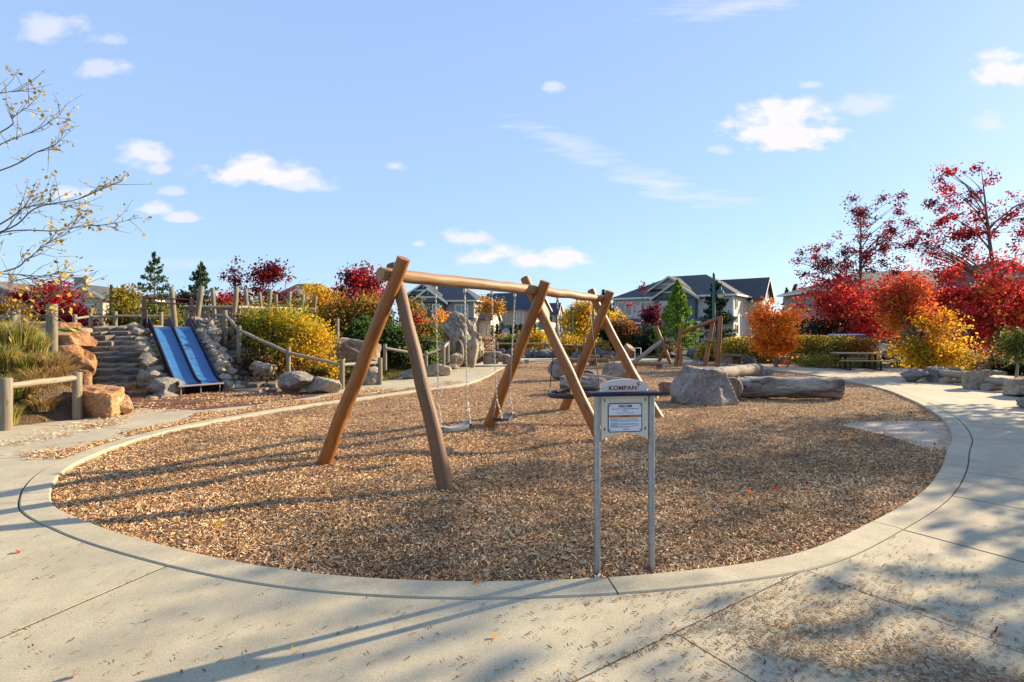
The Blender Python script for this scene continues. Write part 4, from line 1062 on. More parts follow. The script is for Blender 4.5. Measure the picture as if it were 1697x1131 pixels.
# ------------------------------------------------------------------ stone stairs and side walls
SV = {}
def slab_stone(seed, m):
    """a quarried slab: uneven outline, broken edges, flat worn top"""
    rg = random.Random(seed); o = []
    for x, y in ((-.5, -.44), (-.2, -.5), (.18, -.48), (.5, -.42), (.5, .1), (.46, .5), (-.05, .5), (-.48, .5), (-.5, .05)):
        o.append((x * rg.uniform(.93, 1.0), y * rg.uniform(.88, 1.0)))
    n = len(o); vs = []; tilt = rg.uniform(-.05, .05)
    for z, k in ((-.5, .93), (-.34, .985), (.30, 1.0), (.5, .945)):
        for x, y in o: vs.append((x * k + rg.uniform(-.014, .014), y * k + rg.uniform(-.02, .02), z + rg.uniform(-.045, .045) + tilt * x))
    fs = [tuple(range(n - 1, -1, -1))] + [(r * n + i, r * n + (i + 1) % n, (r + 1) * n + (i + 1) % n, (r + 1) * n + i) for r in range(3) for i in range(n)]
    vs.append((rg.uniform(-.1, .1), 0, .5)); fs += [(3 * n + i, 3 * n + (i + 1) % n, 4 * n) for i in range(n)]
    me = bpy.data.meshes.new('stone'); me.from_pydata(vs, [], fs); me.materials.append(m); me.update(); return me
for nm, mm in (('g', STEPG), ('t', STEPT), ('p', STEPB), ('o', ROCKO)):
    SV[nm] = [slab_stone(300 + 7 * i + ord(nm), mm) for i in range(7)]
SR = [rock_mesh('stone', 400 + i, 3, 15, .018, .0, (STEPG, STEPT, ROCKP)[i % 3], hi=.86, lo=.58, ang=18) for i in range(9)]
rgs = random.Random(12)
def stone(par, me, c, size, rz):
    o = link('stone', me, par); o.location = V(c) - ORG[par.name]; o.scale = size; o.rotation_euler = ((rgs.uniform(.05, .17) if par.name.startswith('stone_stair') else rgs.uniform(-.05, .05)), rgs.uniform(-.05, .05), rz); return o
def stairs(label, rows, name='stone_stair'):
    d0 = rows[0][0]; c = P((rows[0][2] + rows[0][3]) / 2, 640, d0)
    t = thing(name, label, 'stone steps', (c.x, c.y, 0))
    for d, zt, x0, x1, kinds in rows:
        px = x0
        while px < x1 - 4:
            w = rgs.choice((24, 34, 44, 54, 66)) * 14.5 / d
            if x1 - (px + w) < 14: w = x1 - px
            wd = w * d / F; h = .21 + rgs.uniform(0, .05); me = rgs.choice(SV[rgs.choice(kinds)])
            dep = .66 + rgs.uniform(-.05, .1); dj = rgs.uniform(-.05, .06)
            cc = V(((px + w / 2 - CX) * d / F, d + dep / 2 + dj, zt - h / 2 + rgs.uniform(-.02, .02)))
            stone(t, me, cc, (wd * .955, dep, h * .76), rgs.uniform(-.08, .08) - .25)
            px += w
    return t
rows = []
for i in range(12):
    z = .13 + i * .150; d = 13.2 + i * .36
    x1 = 262 - i * 1.5 if i else 250
    rows.append((d, z, 140 + (3 if i > 4 else 0), x1, 'oot' if i == 0 else ('ot' if i == 1 else 'gttp')))
stairs('wide dry stone steps climbing the hill left of the slide', rows)
rows = []
for i in range(10):
    z = .11 + i * .135; d = 13.75 + i * .30
    x0 = 372 - i * 3.2; x1 = 460 - (i * 5.5 if i > 1 else 0) - (18 if i > 3 else 0)
    rows.append((d, z, x0, x1, 'ggtp'))
stairs('narrower stone steps climbing between the slide and the handrail', rows)
wl = thing('rock_edging', 'stones packed along the left side of the blue slide', 'rock wall', spt(0, 0, -.8))
for i in range(13):
    s = .02 + i * .225; z = .12 + max(0, s - .25) * .70
    for o in (-.76, -1.05):
        if o < -1 and i > 1: continue
        z -= .10
        sz = rgs.uniform(.36, .5) * (1.25 if i < 2 else 1)
        stone(wl, rgs.choice(SR), spt(s + rgs.uniform(-.05, .05), z + rgs.uniform(-.03, .04) - .06, o + rgs.uniform(-.05, .05)), (sz * 1.0, sz * .9, sz * .7), rgs.uniform(0, 6))
wr = thing('rock_edging', 'pale stones packed along the right side of the blue slide', 'rock wall', spt(0, 0, .8))
for i in range(13):
    s = .05 + i * .225; z = .10 + max(0, s - .2) * .70
    for o in (.74, 1.0):
        sz = rgs.uniform(.32, .46)
        stone(wr, SR[(2, 5)[i % 2]] if rgs.random() < .75 else rgs.choice(SR), spt(s + rgs.uniform(-.05, .05), z + rgs.uniform(-.03, .05) - .02 - (.06 if o > .9 else 0), o + rgs.uniform(-.04, .04)), (sz * 1.1, sz, sz * .85), rgs.uniform(0, 6))
boulder('big rounded grey rock at the left foot of the blue slide', 244, 300, 626, 658, ROCK, 281, d=12.9, depth=.8)
boulder('flat topped tan block above the rounded rock at the slide foot', 229, 282, 613, 640, ROCKT, 287, d=13.4, boxy=.8, depth=.8)

# ------------------------------------------------------------------ fences
def post_mb(p, ztop, r=.065, lean=(0, 0), cap=True):
    mb = MB(); n = 5; b = V((p[0], p[1], p[2] - .2)); t = V((p[0] + lean[0], p[1] + lean[1], ztop))
    pts = [b.lerp(t, i / (n - 1)) for i in range(n)]
    mb.tube(pts + [t + (t - b).normalized() * .012], [r] * n + [r * .82], 14, wob=.02, seed=int(abs(p[0]) * 10)); return mb
def fence(label, posts, rails, name='wooden_fence', r=.065, rr=.042, cat='fence', m=W_POST):
    """posts: (px, ytop, ybase, d); rails: lists of (px, py, d)"""
    p0 = P(posts[0][0], posts[0][2], posts[0][3]); t = thing(name, label, cat, p0)
    for q in posts:
        b = P(q[0], q[2], q[3]); tp = P(q[0], q[1], q[3]); post_mb(b, tp.z, q[4] if len(q) > 4 else r).build('post', m, t)
    for a, b in rails:
        mb = MB(); logbar(mb, P(*a), P(*b), rr, int(a[0]), n=8, seg=12, wob=.05); mb.build('rail', W_RAIL, t)
    return t
fence('low wooden rail fence at the left edge before the tall grasses', [(10, 628, 713, 8.65, .085), (128, 618, 695, 9.68, .075)], [((-60, 643, 8.4), (6, 641, 8.63)), ((14, 640, 8.67), (124, 627, 9.64))], rr=.055)
fence('wooden rail fence along the hill top above the stone steps', [(22, 514, 548, 15.5, .085), (29, 514, 548, 15.8, .07), (124, 522, 556, 17.6), (150, 519, 552, 18.0), (191, 517, 547, 18.3), (267, 518, 547, 18.6)],
      [((-60, 526, 15.3), (18, 526, 15.5)), ((126, 528, 17.6), (150, 525, 18.0)), ((154, 525.5, 18.0), (188, 525, 18.3)), ((195, 524, 18.3), (232, 524, 18.5)), ((232, 525, 18.5), (287, 524, 18.8))])
fence('pair of tall round posts standing in the grass before the hill top rocks', [(81, 505, 566, 12.6, .06), (88, 505, 572, 12.4, .09)], [], 'gate_post', cat='posts')
fence('sloping wooden handrail beside the right hand stone steps', [(373, 515, 560, 16.0), (396, 541, 592, 15.3), (478, 577, 628, 14.7), (567, 597, 648, 14.5), (630, 594, 640, 15.6)],
      [((352, 523, 16.6), (372, 523, 16.0)), ((375, 524, 16.0), (396, 547, 15.3)), ((397, 548, 15.3), (476, 584, 14.72)), ((480, 585, 14.7), (565, 605, 14.5)), ((569, 605, 14.5), (628, 601, 15.6))], 'handrail', cat='handrail', rr=.045)
fence('dark sloping rail from the bush down to the path corner post', [(555, 556, 590, 17.6), (559, 529, 566, 18.2, .065)], [((556, 565, 17.6), (628, 602, 15.9))], 'handrail', cat='handrail')
fence('wooden rail fence beside the little lawn behind the swing', [(638, 571, 604, 17.6), (706, 582, 606, 18.4), (735, 574, 608, 18.8), (742, 566, 592, 19.6)], [((640, 578, 17.6), (705, 589, 18.4)), ((708, 604 - 17, 18.4), (734, 577, 18.8)), ((735, 577, 18.8), (742, 569, 19.6)), ((700, 563, 21), (741, 571, 19.6))], rr=.05)
fence('far wooden rail fence behind the row of dark boulders', [(815, 566, 587, 30.5), (824, 567, 587, 30.7), (904, 567, 586, 31), (955, 570, 587, 31.4), (985, 570, 590, 31.6)], [((816, 570, 30.5), (902, 570, 31)), ((906, 571, 31), (954, 573, 31.4)), ((956, 573, 31.4), (985, 574, 31.6))], r=.07, rr=.05)
# bridge of leaning posts
def bridge():
    t = thing('log_bridge', 'hill top bridge railing of leaning grey posts and thin slats', 'bridge', P(330, 545, 16.3))
    for (x, y, xb, yb, d, r) in ((284, 477, 292, 548, 16.9, .10), (334, 475, 322, 548, 15.9, .105), (352, 478, 357, 540, 17.2, .085), (392, 476, 385, 545, 16.5, .10), (407, 480, 411, 540, 17.9, .09),
                            (430, 485, 436, 540, 18.9, .085), (448, 480, 442, 540, 17.8, .10), (457, 489, 460, 540, 20.3, .09), (480, 484, 475, 540, 18.9, .10), (502, 490, 497, 540, 20.2, .10), (523, 491, 517, 540, 21.2, .10)):
        a, b = P(xb, yb, d), P(x, y, d); post_mb(a, b.z, r * .76, (b.x - a.x, 0)).build('post', W_POST, t)
    rl = [((304, 509, 16.2), (390, 509.5, 16.6)), ((394, 509.5, 16.6), (446, 511, 17.9)), ((450, 511, 17.9), (520, 513, 21))]
    for a, b in rl:
        mb = MB(); logbar(mb, P(*a), P(*b), .05, 3, n=6); mb.build('rail', W_RAIL, t)
    for a, b, n in ((rl[0][0], rl[0][1], 20), (rl[1][0], rl[1][1], 12)):
        A, B = P(*a), P(*b)
        for i in range(n):
            p = A.lerp(B, (i + .5) / n); h = rgs.uniform(.45, .56)
            mb = MB(); mb.box(p + V((rgs.uniform(-.02, .02), .05, -h / 2 + .02)), (.045, .03, h), rot=Matrix.Rotation(rgs.uniform(-.08, .2), 3, 'Y')); mb.build('slat', W_RAIL, t)
    a, b = P(300, 541, 16.6), P(520, 543, 21.4); mb = MB(); dv = (b - a); c = (a + b) / 2; mb.box((c.x, c.y, 1.70), (dv.xy.length, 1.3, .08), rz=math.atan2(dv.y, dv.x)); mb.build('deck', W_POST, t)
bridge()
# ------------------------------------------------------------------ vegetation builders
def leaves(name, pts, size, cols, m, par, seed=0, asp=.62, droop=0.25, jit=.35):
    rg = np.random.RandomState(seed + 17); n = len(pts)
    nn = rg.normal(0, 1, (n, 3)); nn[:, 2] += .35; nn /= np.linalg.norm(nn, axis=1)[:, None]
    t = rg.normal(0, 1, (n, 3)); t[:, 2] -= droop; t -= nn * (t * nn).sum(1)[:, None]; t /= np.linalg.norm(t, axis=1)[:, None]
    s = np.cross(nn, t); L = (size * rg.uniform(1 - jit, 1 + jit, n))[:, None]; W = L * asp
    fold = nn * L * rg.uniform(.0, .22, (n, 1))
    v = np.stack([pts - t * L * .5, pts + s * W * .5 + fold - t * L * .08, pts + t * L * .5 - fold * .4, pts - s * W * .5 + fold - t * L * .08], 1).reshape(-1, 3)
    v = v - np.array(ORG[par.name] if par is not None else (0, 0, 0))
    me = quadmesh(name, v, n, np.clip(cols, 0, 1)); me.materials.append(m)
    return link(name, me, par)
def BL(x0, x1, yt, yb, d, dr=0.9):
    c = P((x0 + x1) / 2, (yt + yb) / 2, d); return (c.x, d, c.z, (x1 - x0) * d / F / 2, (x1 - x0) * d / F / 2 * dr, (yb - yt) * d / F / 2)
def sample_blobs(rg, blobs, n, shell, gap=0.0, gfreq=1.0, seed=0):
    w = np.array([b[3] * b[4] * b[5] for b in blobs]) ** .75; w /= w.sum(); out = []
    while len(out) < n:
        b = blobs[rg.choice(len(blobs), p=w)]
        d = rg.normal(0, 1, 3); d /= np.linalg.norm(d); r = rg.uniform() ** shell
        r *= 1 + .16 * mnoise.noise(V(d * 2.2) + V((seed, 0, 0)))
        p = np.array(b[:3]) + d * r * np.array(b[3:])
        if gap and mnoise.noise(V(p * gfreq) + V((seed * 3.3, 0, 0))) < gap: continue
        out.append(p)
    return np.array(out)
def plant(name, label, cat, base, blobs, pal, n, ls, tr=.1, fork=.35, seed=0, clumps=140, sig=.22, shell=.45, gap=0.0, gfreq=1.0, nl=14, group=None, bark=W_BARK, grad=None,
          asp=.62, stem='trunk', crown='crown', stems=1, twigs=True, lm=LEAF, tint=.22, origin=None, flat=1.0):
    rg = np.random.RandomState(seed)
    base = V(base); t = thing(name, label, cat, base, 0, group)
    C_ = sample_blobs(rg, blobs, clumps, shell, gap, gfreq, seed)
    zmin, zmax = min(b[2] - b[5] for b in blobs), max(b[2] + b[5] for b in blobs)
    cen = np.average([b[:3] for b in blobs], axis=0, weights=[b[3] * b[4] * b[5] for b in blobs])
    mb = MB()
    limbs = []
    zf = base.z + (zmax - base.z) * fork
    for k in range(stems):
        b0 = base + V((rg.normal(0, .12), rg.normal(0, .12), -.1)) * (stems > 1) + V((0, 0, -.1))
        top = V((base.x + (cen[0] - base.x) * .5, base.y + (cen[1] - base.y) * .5, zf)) + V((rg.normal(0, .3), rg.normal(0, .3), 0)) * (stems > 1)
        m_ = (b0 + top) / 2 + V((rg.normal(0, .05), rg.normal(0, .05), 0))
        mb.tube([b0, m_, top], [tr * 1.2, tr, tr * .8], 9)
        limbs.append((top, tr * .8))
    leader = None
    if stems == 1 and nl > 12:
        s0 = limbs[0][0]; leader = V((cen[0], cen[1], zmin + (zmax - zmin) * .88)); m1 = s0.lerp(leader, .4) + V((rg.normal(0, .12), rg.normal(0, .12), 0)); m2 = s0.lerp(leader, .75) + V((rg.normal(0, .1), rg.normal(0, .1), 0))
        mb.tube([s0, m1, m2, leader], [tr * .8, tr * .55, tr * .3, .012], 8)
    far = C_[np.argsort(-np.abs(C_ - cen).sum(1) + rg.uniform(0, 1.0, len(C_)))]
    prim = far[:nl]; pts_pool = []
    for i, q in enumerate(prim):
        s0, r0 = limbs[i % len(limbs)]; q = V(q)
        lo = s0.lerp(base, rg.uniform(0, .35)) if stems == 1 else s0
        if leader is not None:
            zz_ = q.z - math.hypot(q.x - s0.x, q.y - s0.y) * rg.uniform(.7, 1.2); u_ = min(.97, max(0, (zz_ - s0.z * .85) / (leader.z - s0.z * .85))); lo = V((0, 0, 0)).lerp(V((0, 0, 0)), 0) + (s0.lerp(base, .12)).lerp(leader, u_); r0 = r0 * (1 - .75 * u_)
        h = (q - lo); mid = lo + h * .45 + V((-h.x * .12, -h.y * .12, abs(h.z) * .06 + .12 * h.length * .5)); pts = []
        for k in range(7):
            u_ = k / 6; p = lo * (1 - u_) ** 2 + mid * 2 * u_ * (1 - u_) + q * u_ * u_
            pts.append(p + V(rg.normal(0, .03, 3)) * (0 < k < 6) * h.length * .25)
        rr_ = [r0 * .62 * (1 - .85 * k / 6) for k in range(7)]
        mb.tube(pts, rr_, 6)
        for k in range(2, 7): pts_pool.append((np.array(pts[k]), rr_[k]))
    if twigs:
        pp = np.array([p for p, _ in pts_pool])
        for q in C_:
            d = np.linalg.norm(pp - q, axis=1); k = int(np.argmin(d + (pp[:, 2] > q[2] + .3) * 1.0))
            if d[k] < .05: continue
            a, b = V(pp[k]), V(q); m_ = (a + b) / 2 + V(rg.normal(0, .06, 3)) * d[k]
            r_ = max(.006, pts_pool[k][1] * .5); mb.tube([a, m_, b], [r_, r_ * .7, r_ * .35], 4, caps=False)
    mb.build(stem, bark, t)
    per = rg.multinomial(n, rg.dirichlet(np.ones(len(C_)) * 2.5))
    ci = np.repeat(np.arange(len(C_)), per)
    pts = C_[ci] + rg.normal(0, sig, (n, 3)) * np.array([1, 1, .8 * flat])
    pal = np.array(pal)
    if grad is None: cidx = rg.randint(0, len(pal), len(C_))
    else:
        tt = (C_[:, 2] - zmin) / (zmax - zmin); xx = (C_[:, 0] - cen[0]) / max(.1, np.abs(C_[:, 0] - cen[0]).max())
        cidx = np.clip((grad(tt, xx) + rg.normal(0, .13, len(C_))) * len(pal), 0, len(pal) - 1).astype(int)
    leaf_i = cidx[ci]; sw = rg.uniform(0, 1, n) < .28; leaf_i = np.where(sw, np.clip(leaf_i + rg.randint(-1, 2, n), 0, len(pal) - 1), leaf_i)
    cols = pal[leaf_i] * (1 + rg.normal(0, tint, (n, 1)))
    leaves(crown, pts, np.full(n, ls), np.clip(cols, .004, 1), lm, t, seed, asp)
    return t
RED = [(0.24, 0.008, 0.014), (0.38, 0.014, 0.02), (0.50, 0.03, 0.03), (0.32, 0.012, 0.022), (0.56, 0.08, 0.04)]
DRED = [(0.09, 0.010, 0.018), (0.14, 0.012, 0.02), (0.22, 0.015, 0.025), (0.11, 0.02, 0.02), (0.32, 0.018, 0.03)]
CRIM = [(0.40, 0.010, 0.02), (0.60, 0.018, 0.028), (0.74, 0.045, 0.045), (0.48, 0.014, 0.02), (0.78, 0.17, 0.05)]
ORANGE = [(0.76, 0.16, 0.02), (0.82, 0.24, 0.02), (0.84, 0.32, 0.03), (0.80, 0.18, 0.03), (0.82, 0.40, 0.04)]
YELLOW = [(0.62, 0.37, 0.025), (0.74, 0.46, 0.03), (0.52, 0.34, 0.02), (0.42, 0.33, 0.03), (0.66, 0.32, 0.02)]
YGREEN = [(0.25, 0.20, 0.02), (0.45, 0.33, 0.02), (0.66, 0.42, 0.025), (0.74, 0.45, 0.02), (0.33, 0.27, 0.025), (0.58, 0.28, 0.02)]
OLIVE = [(0.15, 0.15, 0.02), (0.25, 0.22, 0.03), (0.36, 0.26, 0.04), (0.42, 0.20, 0.05), (0.19, 0.18, 0.02)]
GREEN = [(0.045, 0.09, 0.018), (0.075, 0.145, 0.025), (0.11, 0.19, 0.035), (0.032, 0.06, 0.016), (0.15, 0.21, 0.04)]
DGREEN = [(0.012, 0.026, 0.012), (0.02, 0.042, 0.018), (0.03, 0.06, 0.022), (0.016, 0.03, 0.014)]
PLUM = [(0.06, 0.014, 0.03), (0.09, 0.018, 0.035), (0.14, 0.022, 0.045), (0.28, 0.03, 0.05)]
HEDGE = [(0.15, 0.17, 0.02), (0.28, 0.26, 0.03), (0.40, 0.33, 0.035), (0.48, 0.28, 0.03), (0.10, 0.12, 0.02)]
RUST = [(0.19, 0.13, 0.02), (0.32, 0.12, 0.03), (0.42, 0.19, 0.045), (0.24, 0.19, 0.02), (0.48, 0.13, 0.045)]
def gz(px, d, z=None):
    x = (px - CX) * d / F; return V((x, d, hz(x, d) if z is None else z))
# right hand trees
plant('red_oak_tree', 'tall airy dark red tree standing alone above the red maple by the picnic table', 'tree', gz(1428, 33, 0), [BL(1375, 1508, 318, 430, 33), BL(1314, 1400, 400, 478, 33), BL(1340, 1500, 400, 495, 33, .8), BL(1465, 1512, 345, 440, 32.5)], DRED, 5600, .15, tr=.13, fork=.42, seed=3, clumps=150, sig=.18, shell=.42, gap=.0, gfreq=.55, nl=24, asp=.6)
plant('red_oak_tree', 'tallest airy red tree with bare twig tips at the right edge', 'tree', gz(1672, 29, 0), [BL(1540, 1625, 260, 400, 29), BL(1512, 1600, 360, 440, 29), BL(1620, 1740, 280, 440, 28.5), BL(1540, 1660, 380, 470, 29, .7)], RED[:4] + DRED[1:3], 5600, .15, tr=.14, fork=.38, seed=5, clumps=150, sig=.18, shell=.42, gap=.0, gfreq=.6, nl=26, asp=.6)
plant('japanese_maple', 'broad crimson maple under the tall dark red tree', 'tree', gz(1425, 31, 0), [BL(1320, 1440, 455, 545, 31), BL(1400, 1520, 462, 575, 30.5), BL(1360, 1470, 495, 590, 30.5)], CRIM[1:] + RED[1:3] + [(.76, .18, .06)], 7600, .18, tr=.10, fork=.3, seed=7, clumps=230, sig=.30, shell=.5, gap=-.18, gfreq=.8, stems=3)
plant('japanese_maple', 'wide bright red maple spreading along the right edge above the log benches', 'tree', gz(1655, 26, 0), [BL(1500, 1620, 430, 560, 26.5), BL(1590, 1720, 418, 580, 26), BL(1640, 1780, 440, 596, 25.5), BL(1540, 1660, 470, 590, 25.5)], CRIM + RED[1:3] + [(.75, .22, .04), (.62, .05, .03)], 14000, .16, tr=.11, fork=.32, seed=9, clumps=330, sig=.25, shell=.5, gap=-.12, gfreq=.9, stems=3, nl=20)
plant('vine_maple', 'orange and yellow shrub glowing behind the first log bench', 'shrub', gz(1535, 18.2, 0), [BL(1484, 1590, 520, 612, 18.2), BL(1520, 1605, 535, 618, 17.9), BL(1452, 1545, 455, 550, 19.2), BL(1560, 1622, 555, 612, 18)], YGREEN[:5] + [(0.58, .28, .02), (0.60, 0.18, 0.03), (0.56, 0.10, 0.03), (.5, .06, .03)], 14500, .105, tr=.045, fork=.25, seed=11, clumps=260, sig=.2, shell=.5, gap=-.2, gfreq=1.1, stems=5, stem='stem', crown='foliage', grad=lambda t, x: np.clip(t * .95 + .22 - .12 * (x > .2), 0, .99))
plant('japanese_maple', 'bright orange maple beside the street sign and the hedge', 'tree', gz(1290, 22.6, 0), [BL(1252, 1322, 520, 612, 22.6), BL(1242, 1280, 506, 545, 22.6), BL(1285, 1330, 508, 580, 22.8)], ORANGE, 6500, .13, tr=.035, fork=.3, seed=13, clumps=130, sig=.22, shell=.5, gap=-.15, gfreq=1.1, stems=3)
def hedge(label, x0, x1, yt, yb, d, dep, pal, n, ls, seed, d1=None, name='hedge', cat='hedge', lm=LEAF, z0=0):
    d1 = d1 or d; a, b = P(x0, yb, d), P(x1, yb, d1); a.z = b.z = z0
    h = H - (yt - HY) * d / F - z0; rg = np.random.RandomState(seed); t = thing(name, label, cat, (a + b) / 2)
    ax = (b - a); L = ax.length; ax.normalize(); nx = V((-ax.y, ax.x, 0))
    m = 90; cl = np.stack([rg.uniform(0, L, m * 3), rg.uniform(-.5, .5, m * 3) * dep, rg.uniform(.05, 1, m * 3) ** .8 * h], 1)
    k = rg.randint(0, len(cl), n); q = cl[k] + rg.normal(0, .16, (n, 3))
    q[:, 2] = np.clip(q[:, 2], .02, h * (1 + .09 * np.array([mnoise.noise(V((v * 1.4, seed, 0))) for v in q[:, 0]])) + rg.exponential(.03, n)); q[:, 1] = np.clip(q[:, 1], -dep * .55, dep * .55)
    pts = np.array(a)[None] + q[:, :1] * np.array(ax) + q[:, 1:2] * np.array(nx) + q[:, 2:] * np.array((0, 0, 1.))
    pal = np.array(pal); ci = rg.randint(0, len(pal), len(cl))[k]; sw = rg.uniform(0, 1, n) < .4; ci = np.where(sw, rg.randint(0, len(pal), n), ci)
    mb = MB()
    for i in range(int(L / .45) + 1):
        p = a + ax * (i * .45 + .1) + nx * rg.uniform(-.2, .2); mb.tube([p + V((0, 0, -.1)), p + V((rg.normal(0, .1), rg.normal(0, .1), h * .7))], [.02, .008], 5)
    mb.build('stem', W_BARK, t); leaves('foliage', pts, np.full(n, ls), pal[ci] * (1 + rg.normal(0, .22, (n, 1))), lm, t, seed); return t
hedge('clipped yellow green hedge between the lamp post and the orange maple', 1196, 1288, 562, 602, 25.3, .9, HEDGE[1:] + [(.42, .3, .04)], 7000, .095, 21)
hedge('olive green hedge between the orange maple and the picnic table', 1308, 1404, 558, 604, 26.2, 1.0, HEDGE[:4] + [(.05, .08, .02)], 7500, .095, 22)
hedge('reddish brown low hedge behind the picnic table', 1402, 1449, 563, 602, 26.0, .9, RUST, 4200, .095, 23)
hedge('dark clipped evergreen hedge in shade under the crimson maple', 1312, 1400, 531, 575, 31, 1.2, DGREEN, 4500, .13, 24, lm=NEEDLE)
plant('bushy_shrub', 'small yellow green shrub low behind the picnic table', 'shrub', gz(1355, 22.6, 0), [BL(1318, 1400, 590, 616, 22.6)], [(.2, .2, .03), (.3, .28, .04), (.14, .16, .03)], 2200, .08, tr=.02, fork=.3, seed=25, clumps=50, sig=.16, stems=4, stem='stem', crown='foliage', nl=6)
plant('bushy_shrub', 'pale green shrub beside the parked car behind the table', 'shrub', gz(1436, 22.4, 0), [BL(1412, 1456, 588, 614, 22.4)], [(.2, .2, .04), (.28, .27, .06), (.14, .16, .03)], 1500, .07, tr=.02, fork=.3, seed=26, clumps=40, sig=.14, stems=4, stem='stem', crown='foliage', nl=6)
plant('bare_shrub', 'nearly bare twiggy shrub behind the second log bench', 'shrub', gz(1618, 17.4, 0), [BL(1582, 1662, 570, 620, 17.4)], ORANGE, 260, .07, tr=.014, fork=.15, seed=27, clumps=95, sig=.12, stems=6, stem='stem', crown='foliage', nl=16, bark=W_PALEBARK)
plant('young_tree', 'small green tree on a thin pale trunk under the wide red maple', 'tree', gz(1684, 17.8, 0), [BL(1662, 1725, 545, 598, 17.8)], GREEN[:3] + [(.12, .1, .03)], 2500, .09, tr=.04, fork=.55, seed=28, clumps=60, sig=.18, bark=W_PALEBARK, nl=8)
for k, (x0, x1, yt) in enumerate(((1640, 1668, 592), (1664, 1690, 596), (1690, 1716, 590))):
    plant('round_shrub', 'dark green rounded shrub under the wide red maple, ' + ('left of the small pale trunk', 'just behind the small pale trunk', 'right of the small pale trunk')[k], 'shrub', gz((x0 + x1) / 2, 19.6, 0), [BL(x0, x1, yt, 622, 19.6)], DGREEN + GREEN[:1], 1400, .07, tr=.02, fork=.3, seed=30 + k, clumps=40, sig=.1, stems=3, stem='stem', crown='foliage', nl=5, group='dark shrubs under the red maple')
plant('bushy_shrub', 'dark leafy shrub behind the orange shrub at the brick wall', 'shrub', gz(1560, 23.5, 0), [BL(1470, 1600, 575, 625, 23.5), BL(1590, 1660, 590, 625, 23)], DGREEN + OLIVE[:1], 3600, .1, tr=.03, fork=.3, seed=36, clumps=80, sig=.22, stems=5, stem='stem', crown='foliage')
# middle distance
def conifer(label, px, yt, yb, d, wpx, pal, n, seed, ls=.14, z0=0, name='conifer', power=.85, tiers=22, group=None, tr=.07, full=1.0, droop=.25):
    rg = np.random.RandomState(seed); x = (px - CX) * d / F; zt = H - (yt - HY) * d / F; h = zt - z0; W = wpx * d / F / 2
    t = thing(name, label, 'tree', (x, d, z0), 0, group)
    mb = MB(); mb.tube([V((x, d, z0 - .1)), V((x, d, z0 + h * .5)), V((x, d, zt))], [tr, tr * .6, .01], 7)
    P_, A_, C_ = [], [], []
    nb = tiers * 7; per = max(6, n // nb)
    for i in range(nb):
        tt = .06 + .93 * ((i + rg.uniform()) / nb); tt = np.round(tt * tiers) / tiers * .4 + tt * .6
        L = W * (1 - tt) ** power * rg.uniform(.7, 1.08) + .03; az = rg.uniform(0, 2 * np.pi); dz = -droop + .55 * tt + rg.normal(0, .06)
        dirv = np.array([np.cos(az), np.sin(az), 0]); o = np.array([x, d, z0 + h * tt])
        mb.tube([V(o), V(o + dirv * L * .95 + np.array([0, 0, L * dz * .8]))], [.018 * (1 - tt) + .005, .003], 4, caps=False)
        u_ = rg.uniform(0.08, 1, per) ** (.7 * full); side = np.array([-np.sin(az), np.cos(az), 0])
        lat = rg.normal(0, 1, per) * L * .20 * (1.15 - u_)
        p = o + dirv * (u_ * L)[:, None] + side * lat[:, None]; p[:, 2] += u_ * L * dz * (.6 + .4 * u_) + rg.normal(0, .035 + .02 * h / 5, per) - np.abs(lat) * .2
        P_.append(p); C_.append(np.array(pal)[rg.randint(0, len(pal), per)] * (1 + rg.normal(0, .2, (per, 1))))
    mb.build('trunk', W_BARK, t); pts = np.concatenate(P_); leaves('crown', pts, np.full(len(pts), ls), np.concatenate(C_), NEEDLE, t, seed, asp=.38, droop=.5); return t
FIR = [(0.028, 0.06, 0.028), (0.045, 0.095, 0.04), (0.065, 0.135, 0.05), (0.09, 0.165, 0.06)]
ARB = [(0.09, 0.19, 0.02), (0.15, 0.28, 0.025), (0.23, 0.38, 0.03), (0.32, 0.44, 0.04)]
conifer('bright green pointed conifer before the big grey house', 1123, 466, 590, 32, 98, ARB, 11000, 41, ls=.17, power=.98, tiers=40, full=.6, droop=-.1)
conifer('dark fir standing behind the green lamp post', 1187, 468, 592, 35, 74, DGREEN + FIR[:2], 5200, 42, ls=.22, power=.6, tiers=16, droop=.15)
plant('purple_plum_tree', 'purple leaved tree with a red tip before the grey house', 'tree', gz(1062, 37, 0), [BL(1042, 1090, 508, 562, 37), BL(1055, 1076, 474, 515, 37), BL(1036, 1058, 494, 522, 37), BL(1072, 1092, 492, 520, 37)], PLUM, 2500, .19, tr=.09, fork=.4, seed=43, clumps=80, sig=.2, gap=-.05, gfreq=.6)
plant('bushy_shrub', 'rust red rounded bush left of the purple tree', 'shrub', gz(1038, 35, 0), [BL(1014, 1056, 530, 575, 35)], RUST[:3] + [(.14, .04, .03), (.2, .05, .04)], 2600, .17, tr=.05, fork=.35, seed=44, clumps=60, sig=.28, stems=3, stem='stem', crown='foliage')
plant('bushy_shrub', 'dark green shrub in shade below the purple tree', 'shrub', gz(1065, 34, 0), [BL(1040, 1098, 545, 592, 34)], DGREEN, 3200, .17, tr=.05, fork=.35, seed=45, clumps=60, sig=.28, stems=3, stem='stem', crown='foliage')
plant('bushy_shrub', 'dark green shrub behind the far swing legs', 'shrub', gz(1005, 36, 0), [BL(985, 1030, 535, 588, 36)], DGREEN + GREEN[:1], 3000, .17, tr=.05, fork=.35, seed=46, clumps=60, sig=.28, stems=3, stem='stem', crown='foliage')
